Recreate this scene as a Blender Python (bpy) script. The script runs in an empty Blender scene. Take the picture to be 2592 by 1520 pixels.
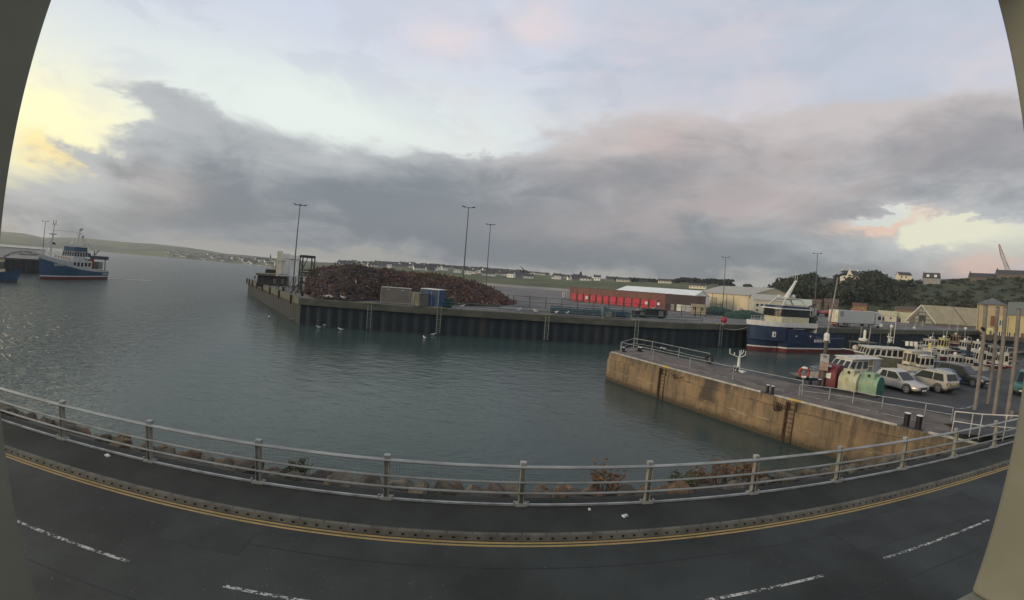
import bpy, bmesh, math, random
from mathutils import Vector, Matrix
R = math.radians
PI = math.pi
scene = bpy.context.scene
COL = scene.collection
random.seed(7)

# ------------------------------------------------------------------ camera
H = 5.6                                   # camera height above the road (m)
F_, K_, ROLL, PITCH, CX, CY = 981.378902, 0.157891, -0.073211, 0.014937, 1311.289627, 695.861661
POLY = [0.0740194, -0.000238431, -4.2765e-05, 9.59045e-07]
RAIL_A = 0.090858
cam = bpy.data.cameras.new('camera')
cam_ob = bpy.data.objects.new('camera', cam)
COL.objects.link(cam_ob)
scene.camera = cam_ob
cam.type = 'PANO'
cam.panorama_type = 'FISHEYE_LENS_POLYNOMIAL'   # the webcam's wide-angle lens
cam.sensor_width = 36
cam.sensor_fit = 'HORIZONTAL'
cam.fisheye_fov = R(180)
cam.fisheye_polynomial_k0 = 0
for i_ in range(4):
    setattr(cam, 'fisheye_polynomial_k%d' % (i_ + 1), -POLY[i_])
cam.shift_x = -(CX - 1296) / 2592
cam.shift_y = (CY - 760) / 1520
cam.clip_start = 0.05
cam.clip_end = 20000
cam_ob.matrix_world = Matrix.Translation((0, 0, H)) @ (Matrix.Rotation(PITCH, 3, 'X') @ Matrix.Rotation(ROLL, 3, 'Y')
                       @ Matrix(((1, 0, 0), (0, 0, -1), (0, 1, 0)))).to_4x4()

scene.view_settings.view_transform = 'Standard'
scene.view_settings.look = 'None'
scene.view_settings.exposure = 0.0
scene.view_settings.gamma = 1.0
scene.cycles.max_bounces = 6
scene.cycles.transparent_max_bounces = 8
scene.cycles.volume_bounces = 0
scene.cycles.use_denoising = True
scene.cycles.sample_clamp_indirect = 4

# ------------------------------------------------------------------ sky
SUN_AZ, SUN_EL = -104.0, 10.0               # degrees: left of the view, just up (06:15)
world = bpy.data.worlds.new('World')
scene.world = world
world.use_nodes = True
NT = world.node_tree
NT.nodes.clear()

class G:
    """tiny expression helper for shader maths"""
    def __init__(s, nt): s.nt = nt
    def n(s, t, **kw):
        x = s.nt.nodes.new(t)
        for k, v in kw.items(): setattr(x, k, v)
        return x
    def put(s, sock, v):
        if hasattr(v, 'is_output'): s.nt.links.new(v, sock)
        else: sock.default_value = v
    def m(s, op, a, b=0.0, c=0.0, clamp=False):
        x = s.n('ShaderNodeMath', operation=op, use_clamp=clamp)
        s.put(x.inputs[0], a); s.put(x.inputs[1], b); s.put(x.inputs[2], c)
        return x.outputs[0]
    def add(s, *a):
        r = a[0]
        for b in a[1:]: r = s.m('ADD', r, b)
        return r
    def mul(s, a, b): return s.m('MULTIPLY', a, b)
    def ramp(s, v, lo, hi, a=0.0, b=1.0):
        x = s.n('ShaderNodeMapRange', interpolation_type='SMOOTHSTEP')
        s.put(x.inputs[0], v); s.put(x.inputs[1], lo); s.put(x.inputs[2], hi); s.put(x.inputs[3], a); s.put(x.inputs[4], b)
        return x.outputs[0]
    def mix(s, f, a, b, mode='MIX'):
        x = s.n('ShaderNodeMix', data_type='RGBA', blend_type=mode)
        s.put(x.inputs[0], f)
        s.put(x.inputs[6], a if hasattr(a, 'is_output') else (*a, 1)); s.put(x.inputs[7], b if hasattr(b, 'is_output') else (*b, 1))
        return x.outputs[2]
    def noise(s, vec, scale, detail=4, rough=0.55, dist=0.0):
        x = s.n('ShaderNodeTexNoise')
        s.nt.links.new(vec, x.inputs['Vector'])
        x.inputs['Scale'].default_value = scale; x.inputs['Detail'].default_value = detail
        x.inputs['Roughness'].default_value = rough; x.inputs['Distortion'].default_value = dist
        return x.outputs[0]

def s2l(r, g, b):
    f = lambda c: ((c / 255 + 0.055) / 1.055) ** 2.4 if c > 10 else c / 255 / 12.92
    return (f(r), f(g), f(b))

g = G(NT)
tc = g.n('ShaderNodeTexCoord')
sep = g.n('ShaderNodeSeparateXYZ'); NT.links.new(tc.outputs['Generated'], sep.inputs[0])
X, Y, Z = sep.outputs
az0 = g.mul(g.m('ARCTAN2', X, Y), 180 / PI)
el0 = g.mul(g.m('ARCSINE', Z), 180 / PI)
sc = g.n('ShaderNodeVectorMath', operation='MULTIPLY')
NT.links.new(tc.outputs['Generated'], sc.inputs[0]); sc.inputs[1].default_value = (1, 1, 2.6)
V = sc.outputs[0]
nA = g.noise(V, 2.3, 6, 0.55, 0.3)         # broad billows
nB = g.noise(V, 7.5, 8, 0.6, 0.2)          # cauliflower edges
off = g.n('ShaderNodeVectorMath', operation='ADD'); NT.links.new(V, off.inputs[0]); off.inputs[1].default_value = (4.1, 7.7, 2.3)
nC = g.noise(off.outputs[0], 3.4, 7, 0.6, 0.4)
nA_ = g.m('SUBTRACT', nA, 0.5); nB_ = g.m('SUBTRACT', nB, 0.5); nC_ = g.m('SUBTRACT', nC, 0.5)
az = g.add(az0, g.mul(nA_, 16.0), g.mul(nB_, 7.0))
el = g.add(el0, g.mul(nC_, 9.0), g.mul(nB_, 3.2))

def blob(a, e, sa, se, amp, p=1.0):
    da = g.mul(g.m('SUBTRACT', az, a), 1 / sa); de = g.mul(g.m('SUBTRACT', el, e), 1 / se)
    d = g.add(g.mul(da, da), g.mul(de, de))
    return g.mul(g.m('POWER', 2.718, g.mul(d, -p)), amp)

nish = g.n('ShaderNodeTexSky', sky_type='NISHITA', sun_disc=False)
nish.sun_elevation = R(SUN_EL); nish.sun_rotation = R(SUN_AZ); nish.air_density = 1.2; nish.dust_density = 2.0
clear = g.mix(1.0, nish.outputs[0], (0.10, 0.10, 0.10), 'MULTIPLY')

# high thin overcast: beige horizon, cream-green at 15 degrees, lavender overhead
high = g.mix(g.ramp(el0, 2, 15), s2l(158, 157, 153), s2l(222, 228, 224))
high = g.mix(g.ramp(el0, 15, 34), high, s2l(204, 210, 225))
high = g.mix(g.ramp(el0, 40, 80), high, s2l(196, 202, 214))
right = g.mul(g.ramp(az0, -6, 26), g.ramp(el0, 8, 20))
high = g.mix(g.mul(right, 0.75), high, s2l(184, 189, 203))
behind = g.ramp(g.m('ABSOLUTE', az0), 75, 140)
high = g.mix(g.mul(behind, 0.8), high, s2l(186, 190, 196))
high = g.mix(g.mul(g.m('MINIMUM', g.ramp(nC, 0.46, 0.66), 0.5), g.ramp(el0, 5, 12)), high, s2l(196, 200, 212))
# mottled mid-level cloud overhead and to the right
mott = g.mul(g.ramp(el0, 14, 22), g.ramp(az0, -30, 0))
high = g.mix(g.mul(mott, g.mul(g.ramp(g.noise(V, 3.1, 7, 0.6, 0.6), 0.38, 0.66), 0.6)), high, s2l(212, 203, 206))
high = g.mix(g.mul(mott, g.mul(g.ramp(g.noise(off.outputs[0], 4.4, 7, 0.6, 0.5), 0.46, 0.72), 0.5)), high, s2l(176, 185, 199))
# light in the gaps
high = g.mix(g.m('MINIMUM', blob(-63, 12.5, 10, 5.5, 1.2), 1.0), high, s2l(255, 248, 200))
high = g.mix(g.m('MINIMUM', blob(-60, 8.8, 4.0, 1.4, 0.8), 1.0), high, s2l(253, 226, 150))
high = g.mix(g.m('MINIMUM', blob(-32, 20, 22, 5, 1.1), 1.0), high, s2l(228, 236, 230))
high = g.mix(g.m('MINIMUM', blob(-14, 32, 6, 3.0, 0.7), 1.0), high, s2l(228, 213, 212))
high = g.mix(g.m('MINIMUM', blob(0, 36, 6, 2.6, 0.7), 1.0), high, s2l(228, 213, 214))
high = g.mix(g.m('MINIMUM', blob(55, 9.0, 9, 2.6, 1.3), 1.0), high, s2l(222, 220, 198))

# low cloud bank: its shade where blobs add up
dens = g.add(blob(-58, 3.5, 15, 4.3, 1.0), blob(-44, 9, 14, 7.0, 1.15), blob(-24, 9, 16, 8.0, 1.25), blob(-6, 8, 14, 8.5, 1.15),
             blob(12, 13, 15, 11, 1.05), blob(30, 15, 15, 10, 1.0), blob(47, 16, 15, 7.5, 1.15), blob(62, 17, 12, 7, 1.1),
             blob(34, 4, 24, 4.5, 0.85), blob(50, 3.2, 10, 2.6, 0.8), blob(64, 2.5, 8, 2.8, 0.8), blob(-57, 18.5, 10, 1.8, 0.55), blob(-47, 16.5, 9, 3, 0.55), blob(-61, 22, 5, 1.2, 0.40), blob(8, 5.5, 24, 4, 0.8), blob(55, 9.0, 5.0, 1.3, -1.35), blob(46, 10.8, 4.0, 0.55, -0.9), blob(-8, 20, 5, 2.2, -0.9), blob(-55, 10, 4, 1.0, 0.6))
thr = g.add(dens, g.mul(nB_, 0.75), g.mul(nA_, 0.55))
cov = g.ramp(thr, 0.42, 0.76)
nD_ = g.m('SUBTRACT', g.noise(off.outputs[0], 5.2, 9, 0.62, 0.8), 0.5)
thick = g.ramp(g.add(dens, g.mul(nA_, 1.9), g.mul(nC_, 1.0), g.mul(nD_, 1.3)), 0.55, 1.75)
cloud = g.mix(thick, s2l(178, 181, 184), s2l(118, 125, 133))
cloud = g.mix(g.mul(g.ramp(el0, 8, 20), g.ramp(az0, -20, 15)), cloud, g.mix(thick, s2l(196, 188, 187), s2l(144, 143, 147)))
# rose light on the bank's faces
rose = g.add(blob(18, 22, 9, 4, 0.7), blob(28, 13, 14, 4, 0.55), blob(44, 18, 12, 4, 0.5), blob(10, 9, 16, 3, 0.3), blob(58, 4.0, 9, 2, 0.5), blob(-50, 8.5, 6, 3, 0.35))
cloud = g.mix(g.m('MINIMUM', g.mul(rose, g.ramp(nC, 0.35, 0.62)), 0.8), cloud, s2l(196, 178, 174))
cloud = g.mix(g.m('MINIMUM', blob(48, 10.2, 6.0, 0.7, 1.0), 0.75), cloud, s2l(232, 196, 172))
cloud = g.mix(g.m('MINIMUM', blob(60, 5.6, 3.5, 1.0, 0.9), 0.6), cloud, s2l(214, 178, 162))
# slate underside and the paler strip beneath it
under = g.mul(g.ramp(el0, 8.5, 3.2), g.ramp(g.m('ABSOLUTE', g.m('SUBTRACT', az0, -18)), 42, 20))
cloud = g.mix(g.mul(under, 0.55), cloud, s2l(112, 119, 131))
strip = g.mul(g.ramp(el, 3.6, 2.0), g.ramp(az0, -52, -44))
strip = g.mul(strip, g.ramp(az0, 52, 30))
cov = g.mul(cov, g.m('SUBTRACT', 1.0, g.mul(strip, 0.8)))
skyc = g.mix(g.m('MULTIPLY', cov, 0.97), high, cloud)
skyc = g.mix(0.92, clear, skyc)
bg = g.n('ShaderNodeBackground'); NT.links.new(skyc, bg.inputs[0]); bg.inputs[1].default_value = 1.13
wo = g.n('ShaderNodeOutputWorld'); NT.links.new(bg.outputs[0], wo.inputs[0])

sun = bpy.data.lights.new('sun', 'SUN')
sun.energy = 1.9
sun.angle = R(14)
sun.color = (1.0, 0.80, 0.52)
sun_ob = bpy.data.objects.new('sun', sun); COL.objects.link(sun_ob)
sd = Vector((math.sin(R(SUN_AZ)) * math.cos(R(SUN_EL)), math.cos(R(SUN_AZ)) * math.cos(R(SUN_EL)), math.sin(R(SUN_EL))))
sun_ob.rotation_euler = (-sd).to_track_quat('-Z', 'Y').to_euler()

# ------------------------------------------------------------------ places: photo pixel -> point of the world
def pdir(x, y):
    u, v = x - CX, CY - y
    rp = math.hypot(u, v); r = rp / F_; th = r
    for _ in range(25): th -= (th + K_ * th ** 3 - r) / (1 + 3 * K_ * th * th)
    s = math.sin(th) / max(rp, 1e-9)
    a, b, c = u * s, math.cos(th), v * s
    cr, sr = math.cos(ROLL), math.sin(ROLL)
    a, c = cr * a + sr * c, -sr * a + cr * c
    cp, sp = math.cos(PITCH), math.sin(PITCH)
    b, c = cp * b - sp * c, sp * b + cp * c
    return Vector((a, b, c))
def P(x, y, z):
    """ground point at height z seen at photo pixel x, y"""
    d = pdir(x, y); t = (z - H) / d.z
    return Vector((d.x * t, d.y * t, z))
def AT(x, y, r):
    """point at ground distance r seen at photo pixel x, y"""
    d = pdir(x, y); t = r / math.hypot(d.x, d.y)
    return Vector((d.x * t, d.y * t, H + d.z * t))
def AZEL(x, y):
    d = pdir(x, y)
    return math.degrees(math.atan2(d.x, d.y)), math.degrees(math.asin(d.z))
def UP(x, y, b):
    """height over the base b of the thing whose top is at photo pixel x, y"""
    d = pdir(x, y)
    return H + math.hypot(b[0], b[1]) * d.z / math.hypot(d.x, d.y)
def pol(azd, r, z=0.0): return Vector((r * math.sin(R(azd)), r * math.cos(R(azd)), z))
EX = Vector((math.cos(RAIL_A), math.sin(RAIL_A), 0)); EN = Vector((-math.sin(RAIL_A), math.cos(RAIL_A), 0))
def RN(s, n, z=0.0):
    """road frame: s along the railing, n away from the camera's wall"""
    return EX * s + EN * n + Vector((0, 0, z))
W = -3.5                                   # water level
PZ = -0.8                                  # pier and car park level
QZ = 0.5                                   # far quay level

# ------------------------------------------------------------------ materials
MATS = {}
def mat(name, col, rough=0.6, metal=0.0, var=0.25, vs=1.5, bump=0.0, bs=12.0, col2=None, stretch=(1, 1, 1), spec=0.4, detail=5, lo=0.35, hi=0.68):
    if name in MATS: return MATS[name]
    m = bpy.data.materials.new(name); m.use_nodes = True
    nt = m.node_tree; nt.nodes.clear(); q = G(nt)
    b = q.n('ShaderNodeBsdfPrincipled'); o = q.n('ShaderNodeOutputMaterial'); nt.links.new(b.outputs[0], o.inputs[0])
    b.inputs['Roughness'].default_value = rough; b.inputs['Metallic'].default_value = metal
    b.inputs['Specular IOR Level'].default_value = spec
    t = q.n('ShaderNodeTexCoord'); mp = q.n('ShaderNodeMapping'); mp.inputs['Scale'].default_value = stretch
    nt.links.new(t.outputs['Object'], mp.inputs[0])
    if var > 0 or col2:
        f = q.ramp(q.noise(mp.outputs[0], vs, detail, 0.6), lo, hi)
        c2 = col2 if col2 else tuple(c * (1 - var) for c in col)
        c1 = col if col2 else tuple(min(1, c * (1 + var * 0.5)) for c in col)
        nt.links.new(q.mix(f, c1, c2), b.inputs['Base Color'])
    else:
        b.inputs['Base Color'].default_value = (*col, 1)
    if bump > 0:
        bm_ = q.n('ShaderNodeBump'); bm_.inputs['Strength'].default_value = bump; bm_.inputs['Distance'].default_value = 0.05
        nt.links.new(q.noise(mp.outputs[0], bs, 6, 0.6), bm_.inputs['Height']); nt.links.new(bm_.outputs[0], b.inputs['Normal'])
    MATS[name] = m
    return m

# ------------------------------------------------------------------ mesh building
class MB:
    """collects shapes; build() links them as one mesh object"""
    def __init__(s): s.v = []; s.f = []; s.mi = []; s.cur = 0
    def mat(s, i): s.cur = i; return s
    def face(s, *pts):
        n = len(s.v); s.v += [tuple(p) for p in pts]; s.f.append(tuple(range(n, n + len(pts)))); s.mi.append(s.cur); return s
    def raw(s, vs, fs):
        n = len(s.v); s.v += [tuple(p) for p in vs]
        for f in fs: s.f.append(tuple(n + i for i in f)); s.mi.append(s.cur)
        return s
    def box(s, c, d, rz=0.0, M=None):
        x, y, z = d[0] / 2, d[1] / 2, d[2] / 2
        vs = [Vector((a * x, b * y, e * z)) for e in (-1, 1) for a, b in ((-1, -1), (1, -1), (1, 1), (-1, 1))]
        rot = M if M else Matrix.Rotation(rz, 3, 'Z')
        vs = [rot @ v + Vector(c) for v in vs]
        return s.raw(vs, [(3, 2, 1, 0), (4, 5, 6, 7), (0, 1, 5, 4), (1, 2, 6, 5), (2, 3, 7, 6), (3, 0, 4, 7)])
    def prism(s, poly, z0, z1):
        """poly counter-clockwise in x, y; z0, z1 numbers or per-vertex lists"""
        n = len(poly); a = z0 if isinstance(z0, (list, tuple)) else [z0] * n; b = z1 if isinstance(z1, (list, tuple)) else [z1] * n
        vs = [(p[0], p[1], a[i]) for i, p in enumerate(poly)] + [(p[0], p[1], b[i]) for i, p in enumerate(poly)]
        return s.raw(vs, [tuple(range(n - 1, -1, -1)), tuple(range(n, 2 * n))] + [(i, (i + 1) % n, n + (i + 1) % n, n + i) for i in range(n)])
    def extr(s, prof, p0, p1, up=Vector((0, 0, 1))):
        """2D profile (side, up) swept straight from p0 to p1"""
        p0, p1 = Vector(p0), Vector(p1); d = (p1 - p0).normalized(); side = d.cross(up).normalized(); u = side.cross(d)
        n = len(prof); vs = [p0 + side * a + u * b for a, b in prof] + [p1 + side * a + u * b for a, b in prof]
        return s.raw(vs, [tuple(range(n)), tuple(range(2 * n - 1, n - 1, -1))] + [(i, n + i, n + (i + 1) % n, (i + 1) % n) for i in range(n)])
    def tube(s, pts, r, n=6, r2=None, caps=True):
        pts = [Vector(p) for p in pts]; k = len(pts); base = len(s.v)
        for i, p in enumerate(pts):
            d = (pts[min(i + 1, k - 1)] - pts[max(i - 1, 0)]).normalized()
            a = d.cross(Vector((0, 0, 1)) if abs(d.z) < 0.95 else Vector((1, 0, 0))).normalized(); b = d.cross(a)
            rr = r if r2 is None else r + (r2 - r) * i / max(1, k - 1)
            for j in range(n):
                t = 2 * PI * j / n; s.v.append(tuple(p + a * (math.cos(t) * rr) + b * (math.sin(t) * rr)))
        for i in range(k - 1):
            for j in range(n):
                s.f.append((base + i * n + j, base + (i + 1) * n + j, base + (i + 1) * n + (j + 1) % n, base + i * n + (j + 1) % n)); s.mi.append(s.cur)
        if caps:
            s.f.append(tuple(base + j for j in range(n))); s.mi.append(s.cur)
            s.f.append(tuple(base + (k - 1) * n + j for j in range(n - 1, -1, -1))); s.mi.append(s.cur)
        return s
    def lathe(s, prof, c=(0, 0, 0), n=12, M=None):
        """prof: (radius, z) bottom to top"""
        base = len(s.v); k = len(prof); rot = M if M else Matrix.Identity(3)
        for r, z in prof:
            for j in range(n):
                t = 2 * PI * j / n; s.v.append(tuple(rot @ Vector((r * math.cos(t), r * math.sin(t), z)) + Vector(c)))
        for i in range(k - 1):
            for j in range(n):
                s.f.append((base + i * n + j, base + i * n + (j + 1) % n, base + (i + 1) * n + (j + 1) % n, base + (i + 1) * n + j)); s.mi.append(s.cur)
        s.f.append(tuple(base + j for j in range(n - 1, -1, -1))); s.mi.append(s.cur)
        s.f.append(tuple(base + (k - 1) * n + j for j in range(n))); s.mi.append(s.cur)
        return s
    def ball(s, c, r, n=10, m=6, sq=(1, 1, 1)):
        prof = [(math.sin(PI * (i + 0.02) / (m + 0.04)) * r, -math.cos(PI * (i + 0.02) / (m + 0.04)) * r) for i in range(m + 1)]
        return s.lathe(prof, c, n, Matrix.Diagonal(sq))
    def loft(s, rings, close=False, caps=True, rowmats=None):
        """rings: lists of points with equal count"""
        base = len(s.v); n = len(rings[0])
        for r in rings: s.v += [tuple(p) for p in r]
        for i in range(len(rings) - 1):
            for j in range(n if close else n - 1):
                j2 = (j + 1) % n
                s.f.append((base + i * n + j, base + (i + 1) * n + j, base + (i + 1) * n + j2, base + i * n + j2)); s.mi.append(rowmats[j] if rowmats else s.cur)
        if caps:
            s.f.append(tuple(base + j for j in range(n))); s.mi.append(rowmats[n // 2] if rowmats else s.cur)
            e = base + (len(rings) - 1) * n
            s.f.append(tuple(e + j for j in range(n - 1, -1, -1))); s.mi.append(rowmats[n // 2] if rowmats else s.cur)
        return s
    def build(s, name, mats, parent=None, smooth=False, bevel=0.0):
        me = bpy.data.meshes.new(name); me.from_pydata(s.v, [], s.f)
        for m in (mats if isinstance(mats, (list, tuple)) else [mats]): me.materials.append(m)
        me.polygons.foreach_set('material_index', s.mi)
        if smooth:
            me.polygons.foreach_set('use_smooth', [True] * len(me.polygons))
            try: me.set_sharp_from_angle(angle=R(38))
            except Exception: pass
        me.update()
        o = bpy.data.objects.new(name, me); COL.objects.link(o)
        if parent: o.parent = parent
        if bevel > 0:
            bv = o.modifiers.new('bevel', 'BEVEL'); bv.width = bevel; bv.segments = 2; bv.limit_method = 'ANGLE'
        return o

def thing(name, label, cat, loc=(0, 0, 0), rz=0.0, group=None):
    o = bpy.data.objects.new(name, None); COL.objects.link(o)
    o.location = loc; o.rotation_euler = (0, 0, rz); o.empty_display_size = 0.3
    o['label'] = label; o['category'] = cat
    if group: o['group'] = group
    return o
def tag(o, label, cat, group=None):
    o['label'] = label; o['category'] = cat
    if group: o['group'] = group
    return o
def struct(o): o['kind'] = 'structure'; return o
def stuff(o, label=None, cat=None):
    o['kind'] = 'stuff'
    if label: o['label'] = label; o['category'] = cat
    return o
def dup(root, loc, rz, label=None):
    """a copy of a thing with copies of its parts and their sub-parts"""
    def rec(o, par):
        c = o.copy(); COL.objects.link(c); c.parent = par
        for ch in list(o.children): rec(ch, c)
        return c
    c = rec(root, None); c.location = loc; c.rotation_euler = (0, 0, rz)
    if label: c['label'] = label
    return c
def text_mb(txt, size, mtl, parent, name, loc, rot, ext=0.012, arc=None):
    """lettering as a mesh; arc = radius bends it upwards"""
    cu = bpy.data.curves.new('lettering', 'FONT'); cu.body = txt; cu.size = size; cu.extrude = ext
    cu.align_x = 'CENTER'; cu.align_y = 'CENTER'; cu.resolution_u = 2
    tmp = bpy.data.objects.new('lettering', cu); COL.objects.link(tmp)
    me = bpy.data.meshes.new_from_object(tmp.evaluated_get(bpy.context.evaluated_depsgraph_get()))
    bpy.data.objects.remove(tmp); bpy.data.curves.remove(cu)
    if arc:
        for v in me.vertices:
            t = v.co.x / arc; r = arc + v.co.y
            v.co.x, v.co.y = math.sin(t) * r, math.cos(t) * r - arc
    me.materials.clear(); me.materials.append(mtl)
    o = bpy.data.objects.new(name, me); COL.objects.link(o); o.parent = parent
    o.location = loc; o.rotation_euler = rot
    return o
def yaw_of(a, b): return math.atan2(b[1] - a[1], b[0] - a[0])

# ================================================================== SETTING
# ---- water
def water_mat():
    m = bpy.data.materials.new('sea_water'); m.use_nodes = True
    nt = m.node_tree; nt.nodes.clear(); q = G(nt)
    b = q.n('ShaderNodeBsdfPrincipled'); o = q.n('ShaderNodeOutputMaterial'); nt.links.new(b.outputs[0], o.inputs[0])
    t = q.n('ShaderNodeTexCoord')
    mp = q.n('ShaderNodeMapping'); mp.inputs['Scale'].default_value = (1.0, 1.7, 1); mp.inputs['Rotation'].default_value = (0, 0, R(28))
    nt.links.new(t.outputs['Object'], mp.inputs[0])
    w1 = q.noise(mp.outputs[0], 0.55, 4, 0.55, 0.4)
    w2 = q.noise(mp.outputs[0], 1.9, 3, 0.5, 0.3)
    gust = q.ramp(q.noise(t.outputs['Object'], 0.018, 4, 0.55, 0.6), 0.40, 0.66)     # rippled and smooth patches
    sx = q.n('ShaderNodeSeparateXYZ'); nt.links.new(t.outputs['Object'], sx.inputs[0])
    chop = q.ramp(q.add(sx.outputs[0], q.mul(sx.outputs[1], 0.35)), -14.0, -40.0)      # open water outside the quay is rougher
    rid = q.m('SUBTRACT', 1.0, q.m('ABSOLUTE', q.m('MULTIPLY_ADD', q.noise(mp.outputs[0], 0.75, 3, 0.5, 0.6), 2.0, -1.0)))
    hgt = q.add(q.mul(rid, q.mul(chop, 1.8)), q.mul(w1, q.add(0.16, q.mul(gust, 0.20), q.mul(chop, 1.5))), q.mul(w2, q.add(0.07, q.mul(gust, 0.13), q.mul(chop, 0.75))))
    bm_ = q.n('ShaderNodeBump'); bm_.inputs['Strength'].default_value = 1.0; bm_.inputs['Distance'].default_value = 0.30
    nt.links.new(hgt, bm_.inputs['Height']); nt.links.new(bm_.outputs[0], b.inputs['Normal'])
    c = q.mix(gust, (0.040, 0.063, 0.057), (0.052, 0.076, 0.069))
    nt.links.new(c, b.inputs['Base Color'])
    b.inputs['Roughness'].default_value = 0.17; b.inputs['IOR'].default_value = 1.33
    return m
mb = MB()
rr = [0, 30, 60, 120, 250, 500, 1000, 1800, 2900]
ring = [[(r * math.cos(a * PI / 24), r * math.sin(a * PI / 24), W) for a in range(49)] for r in rr[1:]]
mb.loft(ring, caps=False)
mb.raw(ring[0][:-1], [tuple(range(48))])
struct(mb.build('water', water_mat()))

# ---- road, footpath, kerb, markings (road frame s, n)
asph = mat('asphalt', (0.032, 0.038, 0.035), 0.72, var=0.5, vs=0.28, bump=0.5, bs=60, spec=0.35)
def speckle(m, scale, amount):
    """fine pale grit in a surface"""
    nt = m.node_tree; q = G(nt); b = [n for n in nt.nodes if n.type == 'BSDF_PRINCIPLED'][0]
    t = q.n('ShaderNodeTexCoord'); src = b.inputs['Base Color'].links[0].from_socket
    v = q.n('ShaderNodeTexVoronoi'); v.inputs['Scale'].default_value = scale; nt.links.new(t.outputs['Object'], v.inputs['Vector'])
    f = q.m('MULTIPLY', q.ramp(v.outputs['Distance'], 0.20, 0.06), q.ramp(q.noise(t.outputs['Object'], scale * 0.31, 2), 0.55, 0.62))
    nt.links.new(q.mix(q.mul(f, amount), src, (0.35, 0.35, 0.33)), b.inputs['Base Color'])
speckle(asph, 9.0, 0.22)
path_m = mat('footpath_tarmac', (0.036, 0.040, 0.036), 0.85, var=0.3, vs=0.6, bump=0.4, bs=70, spec=0.25)
SA, SB = -60, 75
def quadstrip(s0, s1, n0, n1, z, step=6):
    k = max(1, int((s1 - s0) / step)); m_ = MB()
    m_.loft([[RN(s0 + (s1 - s0) * i / k, n0, z), RN(s0 + (s1 - s0) * i / k, n1, z)] for i in range(k + 1)], caps=False)
    return m_
RZ = -0.11
m_ = quadstrip(SA, SB, 2.6, 7.76, RZ); struct(m_.build('road', asph))
m_ = MB(); m_.extr([(-1.2, 0), (1.2, 0), (1.2, -0.4), (-1.2, -0.4)], RN(SA, 1.42, 0), RN(SB, 1.42, 0)); struct(m_.build('pavement', mat('near_pavement', (0.10, 0.10, 0.095), 0.9)))
m_ = MB()
m_.raw([RN(SA, 7.90, 0), RN(SB, 7.90, 0), RN(SB, 9.42, 0), RN(SA, 9.42, 0), RN(SA, 9.42, -1.2), RN(SB, 9.42, -1.2)], [(0, 1, 2, 3), (3, 2, 5, 4)])
struct(m_.build('footpath', path_m))
kerb_m = mat('kerb_concrete', (0.112, 0.108, 0.084), 0.85, var=0.3, vs=2.0)
dark_m = mat('dark_hole', (0.006, 0.006, 0.006), 0.9, var=0)
m_ = MB()
m_.extr([(0.0, -0.2), (0.0, 0.012), (0.075, 0.012), (0.092, 0.0), (0.145, -0.108), (0.145, -0.2)], RN(SA, 7.92, 0), RN(SB, 7.92, 0))
m_.mat(1)
BL = 0.547
for k in range(int(SA / BL), int(SB / BL)):
    s = k * BL + 0.13
    if abs(s) < 45:
        m_.box(RN(s, 7.88, 0.012), (0.014, 0.08, 0.004), RAIL_A)
        for d in (0.25, 0.75): m_.box(RN(s + BL * d, 7.797, -0.062), (0.055, 0.016, 0.05), RAIL_A)
struct(m_.build('kerb', [kerb_m, dark_m]))
def worn(name, col, amount):
    m = mat(name, col, 0.7, var=0.15, vs=3)
    nt = m.node_tree; q = G(nt); b = [n for n in nt.nodes if n.type == 'BSDF_PRINCIPLED'][0]
    t = q.n('ShaderNodeTexCoord'); src = b.inputs['Base Color'].links[0].from_socket
    f = q.ramp(q.add(q.mul(q.noise(t.outputs['Object'], 16, 5, 0.7), 0.7), q.mul(q.noise(t.outputs['Object'], 2.2, 3), 0.3)), 0.60 - amount, 0.68 - amount)
    nt.links.new(q.mix(f, src, (0.040, 0.041, 0.041)), b.inputs['Base Color'])
    return m
yel_m = worn('worn_yellow_paint', (0.34, 0.235, 0.085), 0.01)
wht_m = worn('worn_white_paint', (0.46, 0.46, 0.42), 0.15)
def srn(px, py, z): p = P(px, py, z); return p.dot(EX), p.dot(EN)
nY = sum(srn(x, y, RZ)[1] for x, y in ((278, 1240), (979, 1373), (1497, 1381.6), (2204, 1281))) / 4
m_ = quadstrip(SA, SB, nY - 0.03, nY + 0.03, RZ + 0.004, 3); struct(m_.build('road_marking', yel_m))
m_ = quadstrip(SA, SB, nY + 0.075, nY + 0.135, RZ + 0.004, 3); struct(m_.build('road_marking', yel_m))
for (xa, ya), (xb, yb) in (((40, 1318), (329, 1422.6)), ((564, 1486), (800, 1524)), ((1786, 1518.6), (2086, 1458.5)), ((2237, 1414.5), (2502, 1316.5))):
    a, b = srn(xa, ya, RZ), srn(xb, yb, RZ)
    n0 = (a[1] + b[1]) / 2
    m_ = quadstrip(a[0], b[0], n0 - 0.036, n0 + 0.036, RZ + 0.004, 1); struct(m_.build('road_marking', wht_m))

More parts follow.
